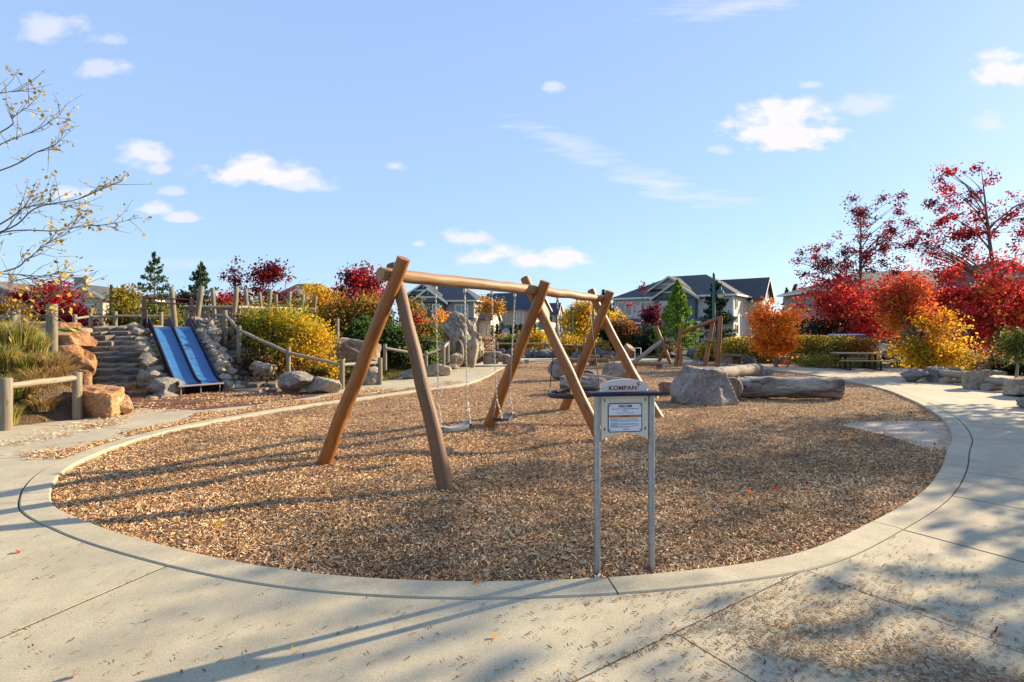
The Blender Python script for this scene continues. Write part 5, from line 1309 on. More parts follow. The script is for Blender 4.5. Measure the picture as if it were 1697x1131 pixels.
plant('yellow_maple', 'golden yellow tree behind the far end of the swing', 'tree', gz(958, 42, 0), [BL(930, 992, 500, 572, 42), BL(950, 985, 497, 530, 42), BL(990, 1030, 512, 560, 44)], YELLOW[:3] + [(.66, .42, .03)], 5200, .22, tr=.09, fork=.4, seed=47, clumps=130, sig=.34, gap=-.2, gfreq=.5)
plant('young_tree', 'slender yellow tree with upright twigs above the dark boulder row', 'tree', gz(805, 31, 0), [BL(794, 818, 480, 540, 31), BL(812, 836, 492, 535, 31), BL(786, 800, 490, 540, 31)], [(.5, .3, .03), (.58, .34, .03), (.5, .22, .03)], 1500, .12, tr=.05, fork=.45, seed=48, clumps=70, sig=.14, gap=-.1, gfreq=1.1, bark=W_PALEBARK)
for k, (x0, x1, yt, yb, d, pal, lb) in enumerate(((878, 920, 545, 582, 33, YGREEN[1:4], 'yellow bush behind the middle swing legs at the far fence'), (925, 962, 557, 586, 33, YELLOW[:3], 'low yellow bush behind the net swing at the far fence'),
                                  (958, 990, 562, 588, 32.6, YGREEN[:4], 'green and yellow bush right of the net swing at the far fence'), (850, 882, 555, 580, 33.5, [(.45, .30, .14), (.55, .36, .18), (.35, .26, .1)], 'straw coloured grassy bush at the far fence'),
                                  (818, 852, 556, 582, 33, [(.42, .26, .12), (.5, .3, .14), (.3, .22, .1)], 'pale orange grassy bush behind the slender yellow tree'), (778, 812, 553, 580, 30, [(.40, .27, .17), (.5, .36, .24), (.3, .2, .11)], 'straw coloured bush right of the climbing rock'),
                                  (838, 862, 562, 578, 32.2, GREEN[2:], 'small green shrub under the stop sign'), (990, 1004, 565, 592, 30, [(.45, .3, .06), (.4, .26, .1), (.3, .25, .05)], 'tall tan grass bush beside the leaning sawn log'),
                                  (1160, 1192, 570, 598, 26.6, HEDGE[1:4], 'small yellow green bush at the foot of the lamp post'), (1096, 1114, 560, 592, 30.5, [(.3, .26, .12), (.22, .2, .07), (.4, .34, .2)], 'wispy pale bush beside the leaning rope ladder log'))):
    plant('bushy_shrub', lb, 'shrub', gz((x0 + x1) / 2, d, 0), [BL(x0, x1, yt, yb + 4, d)], pal, 1700, .14, tr=.03, fork=.3, seed=60 + k, clumps=45, sig=.2, stems=4, stem='stem', crown='foliage', nl=6)
for k, px in enumerate((816, 824, 833, 846, 855, 863, 871, 879, 886)):
    conifer(('first', 'second', 'third', 'fourth', 'fifth', 'sixth', 'seventh', 'eighth', 'ninth')[k] + ' from the left of the narrow dark conifers below the tan house', px, 541 - (k % 3) * 2, 578, 44 + (k % 2), 13, DGREEN + GREEN[:2], 500, 80 + k, ls=.22, power=.45, tiers=10, group='conifers before the tan house', droop=-.2)
for k, (px, yt, w, d) in enumerate(((1000, 481, 22, 120), (1020, 494, 20, 125), (1318, 472, 26, 115), (1333, 482, 24, 120), (1348, 490, 22, 118), (1303, 478, 22, 122), (1062, 486, 16, 130), (924, 500, 18, 120), (1010, 500, 24, 118), (1240, 464, 12, 140))):
    conifer('distant dark conifer ' + ('just right of the far swing legs', 'close left of the big grey house', 'tallest of those right of the big grey house', 'second right of the big grey house', 'third right of the big grey house, above the dark hedge', 'nearest the sunny gable of the big grey house', 'peeping over the left roof slope of the big grey house', 'behind the middle swing legs by the navy roof', 'low, between swing and big grey house', 'peeping over the ridge of the big grey house')[k], px, yt, 566, d, w * 1.5, DGREEN + FIR[:2], 700, 100 + k, ls=.9, power=.8, tiers=14, group='distant conifers behind the houses', tr=.25)
# left: hill planting
plant('yellow_bush', 'big golden yellow bush filling the hillside right of the slide', 'shrub', gz(478, 16.4), [BL(405, 530, 505, 600, 16.8), BL(470, 556, 530, 620, 16.2), BL(395, 470, 515, 570, 17.2), BL(440, 540, 570, 648, 15.9), BL(500, 560, 590, 645, 15.6), BL(455, 520, 605, 655, 15.4)], [(.20, .21, .02), (.32, .29, .025), (.45, .36, .025), (.62, .42, .03), (.70, .44, .025), (.62, .33, .02), (.48, .24, .02)], 25000, .085, tr=.04, fork=.3, seed=51, clumps=420, sig=.18, shell=.42, gap=-.28, gfreq=1.2, stems=7, stem='stem', crown='foliage', nl=22, grad=lambda t, x: np.clip(.40 + .28 * x - .30 * (t - .5), 0, .99))
for k, (x0, x1, yt, yb, d, pal, lb, nn) in enumerate((
        (532, 586, 485, 572, 21, OLIVE + RUST[1:3], 'olive and bronze shrub behind the tall fence post by the yellow bush', 5200), (588, 650, 488, 560, 21.5, OLIVE[1:] + RUST[2:4], 'bronze tipped shrub behind the front swing leg', 5200),
        (580, 628, 528, 590, 20, GREEN, 'glossy green rounded shrub left of the front swing leg', 4600), (622, 690, 530, 600, 19.6, GREEN + DGREEN[1:3], 'dark green spreading shrub between the two near swing legs', 6000),
        (668, 702, 497, 560, 22, OLIVE[1:] + [(.2, .05, .05)], 'tall olive shrub right of the near swing legs', 3400), (678, 702, 520, 585, 21.5, [(.45, .04, .03), (.55, .07, .03), (.4, .14, .05), (.5, .05, .05)], 'scarlet leaved shrub behind the second swing leg', 2600),
        (695, 722, 528, 590, 21.5, [(.13, .16, .03), (.2, .2, .03), (.08, .12, .03), (.3, .22, .04)], 'light green shrub left of the climbing rock', 2800), (690, 730, 560, 602, 20.6, GREEN[:3], 'low dark green shrub beside the little lawn fence', 2800),
        (722, 738, 515, 560, 24, ORANGE[2:] + YELLOW[:1], 'narrow orange twiggy shrub against the climbing rock', 900), (500, 560, 470, 530, 23, YELLOW[:3], 'bright yellow shrub above the far end of the bridge', 3800),
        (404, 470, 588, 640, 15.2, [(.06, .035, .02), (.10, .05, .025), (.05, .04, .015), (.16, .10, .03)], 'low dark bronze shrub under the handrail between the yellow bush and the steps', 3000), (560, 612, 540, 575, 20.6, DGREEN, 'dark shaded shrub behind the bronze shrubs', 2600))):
    plant('leafy_shrub', lb, 'shrub', gz((x0 + x1) / 2, d), [BL(x0, x1, yt, yb, d), BL(x0 + (x1 - x0) * .2, x1 - (x1 - x0) * .1, yt + (yb - yt) * .3, yb + 14, d - .4)], pal, nn, .115, tr=.035, fork=.3, seed=140 + k, clumps=90, sig=.2, shell=.45, stems=4, stem='stem', crown='foliage', nl=8)
plant('red_maple', 'dark red tree with bare pale stems above the bridge posts', 'tree', gz(418, 32, 0.3), [BL(366, 420, 430, 480, 32), BL(400, 480, 438, 475, 32), BL(410, 485, 470, 515, 32), BL(372, 440, 480, 520, 33)], DRED[:3] + PLUM[:2] + RED[:1], 3800, .19, tr=.07, fork=.3, seed=161, clumps=120, sig=.25, gap=-.02, gfreq=.8, stems=4, bark=W_PALEBARK)
plant('red_maple', 'crimson tree with an airy top behind the bronze shrubs', 'tree', gz(592, 31, 0.3), [BL(560, 622, 438, 490, 31), BL(545, 645, 470, 515, 31)], RED + PLUM[1:3], 4200, .19, tr=.08, fork=.35, seed=162, clumps=110, sig=.26, gap=-.1, gfreq=.8)
plant('red_maple', 'bright red maple half hiding the tan house at the left', 'tree', gz(92, 25, .6), [BL(38, 122, 464, 540, 25), BL(26, 90, 480, 540, 25), BL(95, 148, 500, 550, 24.6)], CRIM[:4] + RED[:2], 8000, .16, tr=.07, fork=.3, seed=163, clumps=170, sig=.24, gap=-.2, gfreq=.9, stems=3)
plant('olive_tree', 'small olive and gold tree behind the hill fence left of the slide', 'tree', gz(207, 25, .8), [BL(180, 232, 482, 545, 25), BL(190, 236, 500, 560, 24.6)], OLIVE[:4] + YGREEN[:2] + [(.3, .22, .03)], 4200, .14, tr=.05, fork=.35, seed=164, clumps=110, sig=.22, gap=-.2, gfreq=.9)
for k, (x0, x1, yt, yb, d, pal, lb) in enumerate(((228, 300, 500, 552, 24, [(.16, .18, .03), (.24, .24, .04), (.32, .27, .04), (.1, .13, .03)], 'sunlit yellow green shrub behind the slide entry frame'), (298, 330, 485, 530, 27, DRED[:3], 'dark red shrub behind the first bridge posts'), (352, 395, 487, 525, 28, RED[:3], 'red shrub behind the bridge posts right of the fir'),
                           (352, 400, 505, 545, 24, [(.14, .16, .03), (.2, .2, .04), (.1, .12, .02)], 'light green shrub behind the bridge railing'), (0, 40, 500, 545, 22, OLIVE, 'olive shrub at the left edge behind the hill fence'), (395, 450, 495, 540, 24, OLIVE[:3] + DRED[:1], 'dull green shrub behind the middle bridge posts'))):
    plant('leafy_shrub', lb, 'shrub', gz((x0 + x1) / 2, d), [BL(x0, x1, yt, yb + 10, d)], pal, 2800, .13, tr=.03, fork=.3, seed=170 + k, clumps=70, sig=.22, stems=4, stem='stem', crown='foliage', nl=7)
conifer('taller fir with a thin spire behind the slide entry frame', 256, 421, 545, 27, 140, FIR + [(.1, .12, .04)], 2600, 181, ls=.17, z0=.9, power=1.0, tiers=10, droop=.05)
conifer('dense young fir behind the leaning bridge posts', 333, 437, 545, 27, 128, FIR, 5200, 182, ls=.16, z0=.9, power=.95, tiers=14, droop=.1)
# tall grasses
def grass(name, label, c, r, h, n, pal, seed, lean=.5, w=.007, group=None, cat='grass clump', kind=None):
    rg = np.random.RandomState(seed); t = None
    a = rg.uniform(0, 2 * np.pi, n); rr_ = r * .45 * np.sqrt(rg.uniform(0, 1, n)); b0 = np.stack([c[0] + rr_ * np.cos(a), c[1] + rr_ * np.sin(a), np.full(n, c[2] - .03)], 1)
    az = a + rg.normal(0, .7, n); hh = h * rg.uniform(.5, 1.1, n); ln = lean * rg.uniform(.2, 1.1, n) * hh
    d = np.stack([np.cos(az), np.sin(az), np.zeros(n)], 1); s = np.stack([-np.sin(az + rg.normal(0, .8, n)), np.cos(az), np.zeros(n)], 1) * w
    P_ = [b0 + d * (ln * u_ * u_)[:, None] + np.array([0, 0, 1.]) * (hh * (u_ - .28 * u_ ** 3 * lean))[:, None] for u_ in (0, .4, .75, 1)]
    W_ = [1, .9, .6, .08]; q = []
    for i in range(3): q.append(np.stack([P_[i] - s * W_[i], P_[i] + s * W_[i], P_[i + 1] + s * W_[i + 1], P_[i + 1] - s * W_[i + 1]], 1))
    v = np.stack(q, 1).reshape(-1, 3); cols = np.array(pal)[rg.randint(0, len(pal), n)] * (1 + rg.normal(0, .2, (n, 1)))
    o = np.array(c); me = quadmesh(name, v - o, n * 3, np.clip(np.repeat(cols, 3, 0), .004, 1)); me.materials.append(GRASS)
    ob = link(name, me, None, tuple(c)); ORG[ob.name] = V(c)
    return tag(ob, label, cat, group, kind)
GG = [(0.12, 0.16, 0.02), (0.22, 0.25, 0.03), (0.34, 0.34, 0.05), (0.54, 0.40, 0.12), (0.60, 0.46, 0.2)]
GT = [(0.46, 0.28, 0.11), (0.56, 0.37, 0.16), (0.36, 0.20, 0.07), (0.32, 0.26, 0.06), (0.62, 0.45, 0.22)]
def grass_mass(name, label, cl, pal, n, lean, seed):
    """cl: (px, distance, height, radius) of every tuft; one mass"""
    obs = [grass(name, label, gz(px, d), r, h, n, pal, seed + k, lean) for k, (px, d, h, r) in enumerate(cl)]
    V_, C_ = [], []
    for o in obs:
        me = o.data; v = np.empty(len(me.vertices) * 3, np.float32); me.vertices.foreach_get('co', v); V_.append(v.reshape(-1, 3) + np.array(o.location))
        c = np.empty(len(me.loops) * 4, np.float32); me.color_attributes['Col'].data.foreach_get('color', c); C_.append(c.reshape(-1, 4, 4)[:, 0, :3])
        bpy.data.objects.remove(o)
    v = np.concatenate(V_); c = np.concatenate(C_); me = quadmesh(name, v, len(v) // 4, c); me.materials.append(GRASS)
    o = link(name, me); o['label'] = label; o['kind'] = 'stuff'; return o
grass_mass('ornamental_grass', 'upright green ornamental grass behind the low rail fence at the left', [(10, 10.4, .54, .7), (40, 10.7, .52, .7), (62, 10.9, .44, .6), (-20, 10.2, .6, .7), (28, 10.0, .55, .6), (54, 10.2, .55, .5), (0, 9.5, .6, .5), (15, 11.4, .45, .6), (-55, 10.5, .7, .7), (30, 9.4, .5, .4), (12, 9.0, .4, .3), (75, 10.3, .42, .45), (45, 9.7, .5, .4)], GG, 620, .45, 300)
grass_mass('dry_grass', 'drooping dry tan grass on the slope behind the low fence', [(104, 10.7, .40, .5), (84, 10.0, .50, .5), (62, 9.7, .5, .5), (112, 11.3, .35, .5), (88, 11.4, .38, .5), (40, 9.5, .45, .5), (96, 11.8, .35, .5), (30, 12.0, .4, .6), (60, 12.0, .4, .6), (0, 12.0, .4, .6), (110, 10.2, .35, .35), (72, 9.5, .35, .35), (100, 10.1, .45, .4), (20, 11.0, .6, .5), (70, 11.2, .42, .5), (50, 11.5, .42, .5)], GT, 520, .95, 330)
grass_mass('dark_grass', 'dark green grass tufts under the sloping rail by the yellow bush', [(548, 16.2, .5, .5), (566, 16.6, .5, .5), (585, 16.2, .5, .5), (535, 15.4, .5, .5)], [(.05, .07, .02), (.09, .10, .03), (.16, .13, .05)], 420, .8, 350)
# short lawn blades where the lawn is close enough to show them
rs2 = np.random.RandomState(5); n = 26000
lx = np.concatenate([rs2.uniform(-6.0, -2.6, n // 2), rs2.uniform(-14.5, -8.6, n // 2)]); ly = np.concatenate([rs2.uniform(14, 23, n // 2), rs2.uniform(8.9, 15, n // 2)])
k = inside(HPOLY, lx, ly) & (dist_poly(EDGE, lx, ly) > .25) & ~((lx < -7.6) & (ly > 12.6)); lx, ly = lx[k], ly[k]; lz = hill(lx, ly)
az = rs2.uniform(0, 6.28, len(lx)); hh = rs2.uniform(.04, .11, len(lx)); w_ = .008
d_ = np.stack([np.cos(az), np.sin(az), 0 * az], 1); b_ = np.stack([lx, ly, lz], 1); tp = b_ + d_ * hh[:, None] * .5 + np.array([0, 0, 1.]) * hh[:, None] + np.array([0, 0, .03]); s_ = np.stack([-d_[:, 1], d_[:, 0], 0 * az], 1) * w_
me = quadmesh('lawn_grass', np.stack([b_ - s_, b_ + s_, tp + s_ * .2, tp - s_ * .2], 1).reshape(-1, 3), len(lx), np.array([(.10, .12, .02), (.18, .18, .03), (.28, .24, .07), (.07, .09, .02)])[rs2.randint(0, 4, len(lx))])
me.materials.append(GRASS); tag(link('lawn_grass', me), kind='stuff')
# fallen leaves on soil and lawn
n = 5200; fx = np.concatenate([rs2.uniform(-9, -2.5, n // 2), rs2.uniform(9, 18, n // 2)]); fy = np.concatenate([rs2.uniform(9, 22, n // 2), rs2.uniform(12, 26, n // 2)])
hl = hill(fx, fy); fz = np.where(fx < 0, hl + .03, -.03)
k = np.where(fx < 0, inside(HPOLY, fx, fy) & (hl > 0), inside(bedR, fx, fy)); fx, fy, fz = fx[k], fy[k], fz[k]
mx_ = rs2.uniform(-6, 10.5, 420); my_ = rs2.uniform(2.3, 20, 420); inb = inside(K, mx_, my_); ok_ = inb | ((rs2.uniform(0, 1, 420) < .35) & ((mx_ > -4) & (mx_ < 8) & (my_ < 9)))
fx = np.concatenate([fx, mx_[ok_]]); fy = np.concatenate([fy, my_[ok_]]); fz = np.concatenate([fz, np.where(inb, mz_at(mx_, my_) + .02, .012)[ok_]])
lf = leaves('fallen_leaves', np.stack([fx, fy, fz], 1), np.where(fz > -.0, .05, .06), np.array(RED[:3] + ORANGE[:3] + YELLOW[:2] + [(.2, .1, .04)])[rs2.randint(0, 9, len(fx))], LEAF, None, 3); tag(lf, kind='stuff')
# a few separate leaves lying on the front paving and mulch
for px, py, c, lb in ((1652, 1049, (.4, .02, .03), 'dark red fallen leaf on the front paving near the right corner'), (808, 961, (.55, .28, .04), 'yellow fallen leaf on the mulch beside the kerb'), (1403, 738, (.5, .16, .03), 'orange fallen leaf on the mulch near the worn pad')):
    p = G(px, py); l = leaves('fallen_leaf', np.array([[p.x, p.y, .018]]), np.array([.075]), np.array([c]), LEAF, None, int(px), asp=.8); l.rotation_euler = (0, 0, 0); tag(l, lb, 'leaf')
# birch at the left edge: trunk beside the frame, thin limbs reaching in
def birch():
    base = V((-7.9, 6.4, -.1)); t = thing('birch_tree', 'birch reaching in from the left edge with thin bare limbs and few yellow leaves', 'tree', base)
    rg = np.random.RandomState(9); mb = MB(); top = V((-7.6, 6.3, 6.2)); tp = [base.lerp(top, i / 8) + V((rg.normal(0, .04), rg.normal(0, .04), 0)) for i in range(9)]
    mb.tube(tp, [.10 - .010 * i for i in range(9)], 10)
    LB = [([(-200, 330), (0, 283), (60, 253), (92, 240), (108, 215)], 6.2), ([(-220, 330), (0, 240), (62, 215), (100, 190)], 6.4), ([(-190, 300), (0, 220), (22, 195), (48, 176)], 6.0), ([(-190, 420), (0, 385), (60, 345), (130, 330), (172, 312), (186, 306)], 5.9),
          ([(-190, 430), (0, 386), (90, 383), (130, 376), (180, 372), (214, 365)], 6.1), ([(-180, 480), (0, 452), (45, 430), (75, 405), (105, 390), (128, 368)], 5.8), ([(-200, 500), (-40, 460), (20, 455), (70, 458), (100, 452)], 5.6), ([(-160, 470), (-20, 400), (30, 355), (55, 318)], 6.3),
          ([(-190, 500), (0, 522), (30, 512), (75, 498), (100, 482), (130, 482), (140, 488)], 4.6), ([(-190, 540), (-20, 500), (20, 515), (50, 524), (88, 520)], 4.5), ([(-150, 470), (0, 372), (40, 345), (90, 338), (120, 345)], 5.7), ([(-190, 220), (-60, 170), (0, 155), (40, 150)], 6.0), ([(-190, 520), (-10, 490), (15, 470), (45, 462), (60, 470)], 4.8)]
    tips = []; near = []
    for pl, d in LB:
        pts = [P(x, y, d + .3 * mnoise.noise(V((x * .01, y * .01, 1)))) for x, y in pl]
        pts[0] = V((-7.7, 6.35, max(.8, pts[0].z)))
        cr = catmull([tuple(p) for p in pts], 7, False).tolist() + [tuple(pts[-1])]; m = len(cr)
        r0 = .0075 if d > 5 else .005
        mb.tube([V(p) for p in cr], [r0 * (1 - i / m) + .002 for i in range(m)], 6)
        for i in range(m // 3, m):
            if rg.uniform() < .9:
                a = V(cr[i]); dr = (V(cr[min(i + 1, m - 1)]) - V(cr[max(i - 1, 0)])).normalized(); L = rg.uniform(.12, .42)
                e = a + (dr * .8 + V((rg.normal(0, .35), rg.normal(0, .5), rg.normal(.12, .5)))).normalized() * L
                mb.tube([a, (a + e) / 2 + V(rg.normal(0, .015, 3)), e], [.0035, .0025, .0015], 4, caps=False)
                for q in range(rg.randint(2, 6) if d > 5 else rg.randint(0, 3)): (tips if d > 5 else near).append(np.array(a.lerp(e, rg.uniform(.4, 1.05))) + rg.normal(0, .02, 3))
    mb.build('trunk', W_BARK, t)
    pal = np.array([(.64, .42, .05), (.52, .36, .05), (.36, .25, .05), (.74, .52, .07), (.26, .16, .04)])
    tips, near = np.array(tips), np.array(near)
    leaves('crown', np.concatenate([tips, near]), np.concatenate([np.full(len(tips), .043), np.full(len(near), .052)]), pal[np.concatenate([rg.randint(0, 5, len(tips)), rg.choice([0, 3], len(near))])] * (1 + rg.normal(0, .15, (len(tips) + len(near), 1))), LEAF, t, 4, asp=.68)
birch()
# trees standing just outside the picture on the right: they throw the dappled shade
for k, (x, y, z, rx, rz_, n, lb) in enumerate(((17.7, 13.2, 5.6, 2.5, 3.6, 6200, 'tall red leaved tree beyond the right edge beside the path'), (12.9, 7.4, 4.6, 2.1, 2.7, 2500, 'second red tree beyond the right edge by the near path'), (9.6, 4.2, 3.6, 1.2, 1.6, 1100, 'small sparse tree beyond the right edge nearest the camera'))):
    plant('park_tree', lb, 'tree', (x, y, 0), [(x, y, z, rx, rx, rz_)], RED[:3], n, .20, tr=.10, fork=.35, seed=400 + k, clumps=120, sig=.34, shell=.5, gap=-.12, gfreq=.5)
# ------------------------------------------------------------------ houses
def siding(name, col, lap=.2, shingle=False):
    m = Mat(name); m.set(Roughness=.8); p = m.tc.outputs['Object']
    sx = m.n('ShaderNodeSeparateXYZ'); m.L.new(p, sx.inputs[0])
    fr = m.math('FRACT', m.math('DIVIDE', sx.outputs[2], lap))
    n = m.noise(p, 1.5, 5)
    c = m.ramp(n, [(.3, sc(col, .9)), (.7, sc(col, 1.08))])
    m.color(m.mix(m.math('MULTIPLY', m.math('GREATER_THAN', fr, .9), .35), c, sc(col, .5)))  # thin shadow line under each board's edge, painted into the siding colour
    m.bump(m.math('SUBTRACT', 1.0, fr), .6, .02); return m.m
def shingles(name, col):
    m = Mat(name); m.set(Roughness=.9); p = m.tc.outputs['Object']
    n1 = m.noise(p, .8, 5); n2 = m.noise(m.coord('Object', (2.2, 2.2, 9)), 2, 4, .7)
    c = m.ramp(n2, [(.3, sc(col, .72)), (.7, sc(col, 1.3))]); m.color(m.mix(.5, c, m.ramp(n1, [(.3, (.4, .4, .4)), (.7, (.6, .6, .6))]), 'OVERLAY'))
    m.bump(n2, .5, .03); return m.m
SH = shingles('roof_shingle_slate', (.066, .070, .076)); SHB = shingles('roof_shingle_brown', (.13, .10, .076)); SHN = shingles('roof_shingle_blue', (.038, .052, .074))
S_GREY = siding('siding_grey', (.52, .50, .475)); S_TEAL = siding('siding_teal', (.075, .125, .14)); S_TAN = siding('siding_tan', (.40, .34, .265)); S_LTAN = siding('siding_light_tan', (.58, .48, .37)); S_TAUPE = siding('siding_taupe', (.32, .285, .245))
S_BROWN = siding('siding_brown', (.13, .10, .08), .3); S_PURPLE = siding('siding_plum', (.10, .05, .075)); S_CREAM = siding('siding_cream', (.66, .55, .43))
TRIM = simple('white_trim', (.72, .69, .64), .6, 0, .05, 3, 0); TRIMT = simple('taupe_trim', (.55, .47, .39), .6, 0, .05, 3, 0)
BRICK = soilmat('brick_veneer', (.07, .045, .04), (.12, .08, .07), (.17, .12, .1))
def glassmat(name, col, rough=.06):
    m = Mat(name); m.set(Roughness=rough); m.color(m.ramp(m.noise(m.coord('Object', (.6, 1, .35)), 1.6, 3), [(.35, sc(col, .5)), (.65, col)])); m.b.inputs['Specular IOR Level'].default_value = .9; m.b.inputs['Coat Weight'].default_value = .6; m.b.inputs['Coat Roughness'].default_value = .03; return m.m
PANE = glassmat('window_glass', (.10, .14, .16)); PANEL = glassmat('window_blind', (.42, .45, .46), .25)
class House:
    def __init__(s, label, origin, rz, name='house', cat='house'):
        s.t = thing(name, label, cat, origin, rz)
    def wall(s, x0, x1, y0, y1, z0, z1, m, name='wall'):
        mb = MB(); mb.box(((x0 + x1) / 2, (y0 + y1) / 2, (z0 + z1) / 2), (x1 - x0, y1 - y0, z1 - z0)); return mb.build(name, m, s.t, local=True)
    def hip(s, x0, x1, y0, y1, z, zr, rx0, rx1, ry, m, o=.45, trim=TRIM):
        mb = MB(); a, b, c, d = x0 - o, x1 + o, y0 - o, y1 + o; k = .16
        vs = [(a, c, z), (b, c, z), (b, d, z), (a, d, z), (a, c, z + k), (b, c, z + k), (b, d, z + k), (a, d, z + k), (rx0, ry, zr), (rx1, ry, zr)]
        mb.add(vs, [(3, 2, 1, 0), (0, 1, 5, 4), (1, 2, 6, 5), (2, 3, 7, 6), (3, 0, 4, 7), (4, 5, 9, 8), (5, 6, 9), (6, 7, 8, 9), (7, 4, 8)])
        r = mb.build('roof', m, s.t, local=True)
        mb = MB(); q = .03
        mb.box(((a + b) / 2, c - q, z + .07), (b - a + .06, .05, .19)); mb.box((b + q, (c + d) / 2, z + .07), (.05, d - c, .19)); mb.box((a - q, (c + d) / 2, z + .07), (.05, d - c, .19))
        mb.build('gutter', trim, r, local=True); return r
    def gable(s, x0, x1, y0, y1, z, zr, m, wm_, o=.35, trim=TRIM, axis='y', vent=True):
        """ridge along local y, gable triangle on the y0 face (axis 'x': ridge along x, triangle on the x1 face)"""
        def T(p): return p if axis == 'y' else (y1 - (p[1] - y0) + 0, p[0], p[2])
        xm = (x0 + x1) / 2; sl = (zr - z) / (xm - x0); k = .14
        mb = MB(); ya, yb = y0 - .3, y1
        for sg, xe in ((-1, x0 - o), (1, x1 + o)):
            ze = z - o * sl
            vs = [(xm, ya, zr), (xe, ya, ze), (xe, yb, ze), (xm, yb, zr), (xm, ya, zr + k), (xe, ya, ze + k), (xe, yb, ze + k), (xm, yb, zr + k)]
            mb.add([T(p) for p in vs], [(0, 1, 2, 3), (7, 6, 5, 4), (0, 4, 5, 1), (1, 5, 6, 2), (2, 6, 7, 3), (3, 7, 4, 0)])
        r = mb.build('roof', m, s.t, local=True, fix=True)
        mb = MB(); vs = [(x0, y0, z), (x1, y0, z), (xm, y0, zr - .02), (x0, y0 + .2, z), (x1, y0 + .2, z), (xm, y0 + .2, zr - .02)]
        mb.add([T(p) for p in vs], [(0, 1, 2), (3, 5, 4), (0, 3, 4, 1), (1, 4, 5, 2), (2, 5, 3, 0)]); mb.build('gable_wall', wm_, s.t, local=True, fix=True)
        mb = MB(); h = .24
        for xe in (x0 - o, x1 + o):
            ze = z - o * sl; yf = ya - .04
            vs = [(xm, yf, zr + k + .01), (xe, yf, ze + k + .01), (xe, yf, ze + k - h), (xm, yf, zr + k - h), (xm, ya - .005, zr + k + .01), (xe, ya - .005, ze + k + .01), (xe, ya - .005, ze + k - h), (xm, ya - .005, zr + k - h)]
            mb.add([T(p) for p in vs], [(0, 1, 2, 3), (7, 6, 5, 4), (0, 4, 5, 1), (1, 5, 6, 2), (2, 6, 7, 3), (3, 7, 4, 0)])
        mb.build('rake_board', trim, r, local=True, fix=True)
        if vent:
            mb = MB(); hh = (zr - z)
            mb.add([T(p) for p in [(xm - .05, y0 - .06, zr - .1), (xm + .05, y0 - .06, zr - .1), (xm + .05, y0 - .06, zr - hh * .38), (xm - .05, y0 - .06, zr - hh * .38)]], [(0, 1, 2, 3)])
            f = .42; zz_ = z + hh * .40; xx_ = (x1 - x0) / 2 * .60
            mb.add([T(p) for p in [(xm - xx_, y0 - .05, zz_ - .09), (xm + xx_, y0 - .05, zz_ - .09), (xm + xx_, y0 - .05, zz_ + .09), (xm - xx_, y0 - .05, zz_ + .09)]], [(0, 1, 2, 3)])
            mb.build('gable_trim', trim, r, local=True)
        return r
    def pent(s, x0, x1, y, z, dep, m, trim=TRIM, rise=.5):
        mb = MB(); vs = [(x0, y - dep, z), (x1, y - dep, z), (x1, y, z + rise), (x0, y, z + rise), (x0, y - dep, z - .14), (x1, y - dep, z - .14), (x1, y, z - .14), (x0, y, z - .14)]
        mb.add(vs, [(0, 1, 2, 3), (7, 6, 5, 4), (0, 4, 5, 1), (1, 5, 6, 2), (2, 6, 7, 3), (3, 7, 4, 0)]); r = mb.build('porch_roof', m, s.t, local=True)
        mb = MB(); mb.box(((x0 + x1) / 2, y - dep - .03, z - .08), (x1 - x0, .05, .2)); mb.build('gutter', trim, r, local=True)
    def window(s, x, z, w, h, y, side='front', trim=TRIM, pane=PANE, mull=1, fw=.13):
        def box(mb, cx, cy, cz, sx, sy, sz):
            if side == 'front': mb.box((cx, cy, cz), (sx, sy, sz))
            else: mb.box((y - (cy - y), cx, cz), (sy, sx, sz))
        mb = MB()
        for sg in (-1, 1):
            box(mb, x + sg * (w / 2 + fw / 2), y - .04, z, fw, .1, h + 2 * fw); box(mb, x, y - .04, z + sg * (h / 2 + fw / 2), w, .1, fw)
        for i in range(mull): box(mb, x - w / 2 + w * (i + 1) / (mull + 1), y - .03, z, .07, .08, h)
        f = mb.build('window', trim, s.t, local=True)
        mb = MB(); box(mb, x, y - .005, z, w, .03, h); mb.build('pane', pane, f, local=True)
    def downpipe(s, x, y, z0, z1, m=TRIM):
        mb = MB(); mb.tube([(x, y - .08, z0), (x, y - .08, z1)], .05, 6); mb.build('downpipe', m, s.t, local=True)
    def corner(s, x, y, z0, z1, m=TRIM):
        mb = MB(); mb.box((x, y, (z0 + z1) / 2), (.16, .16, z1 - z0)); mb.build('corner_board', m, s.t, local=True)
# big grey house, right of centre
o = V((12.8, 64.3, -.15)); rz = R(-38)
h = House('large grey two storey house with a hipped dark roof right of centre', o, rz)
Wd, Dp, EZ = 13.9, 11.0, 5.35
h.wall(0, Wd, 0, Dp, 0, EZ, S_GREY); h.hip(0, Wd, 0, Dp, EZ, 8.35, 5.0, 9.3, 5.5, SH)
h.wall(5.5, 10.1, -.8, -.003, 0, EZ - .3, S_TEAL); h.gable(5.3, 10.3, -.8, 4.2, EZ - .05, EZ + 1.55, SH, S_TEAL, trim=TRIMT)
h.gable(4.2, 8.6, 1.2, 5.0, EZ + 1.15, EZ + 2.5, SH, S_TAUPE, trim=TRIMT)
h.window(1.35, 4.15, 1.7, 1.5, 0); h.window(4.1, 4.2, 1.4, 1.3, 0); h.window(6.5, 4.0, .75, 1.6, -.8, mull=0, trim=TRIMT, pane=PANEL); h.window(8.65, 4.0, .85, 1.7, -.8, mull=0, trim=TRIMT, pane=PANEL); h.window(11.9, 3.9, 1.3, 2.1, 0, trim=TRIMT, mull=1, pane=PANEL)
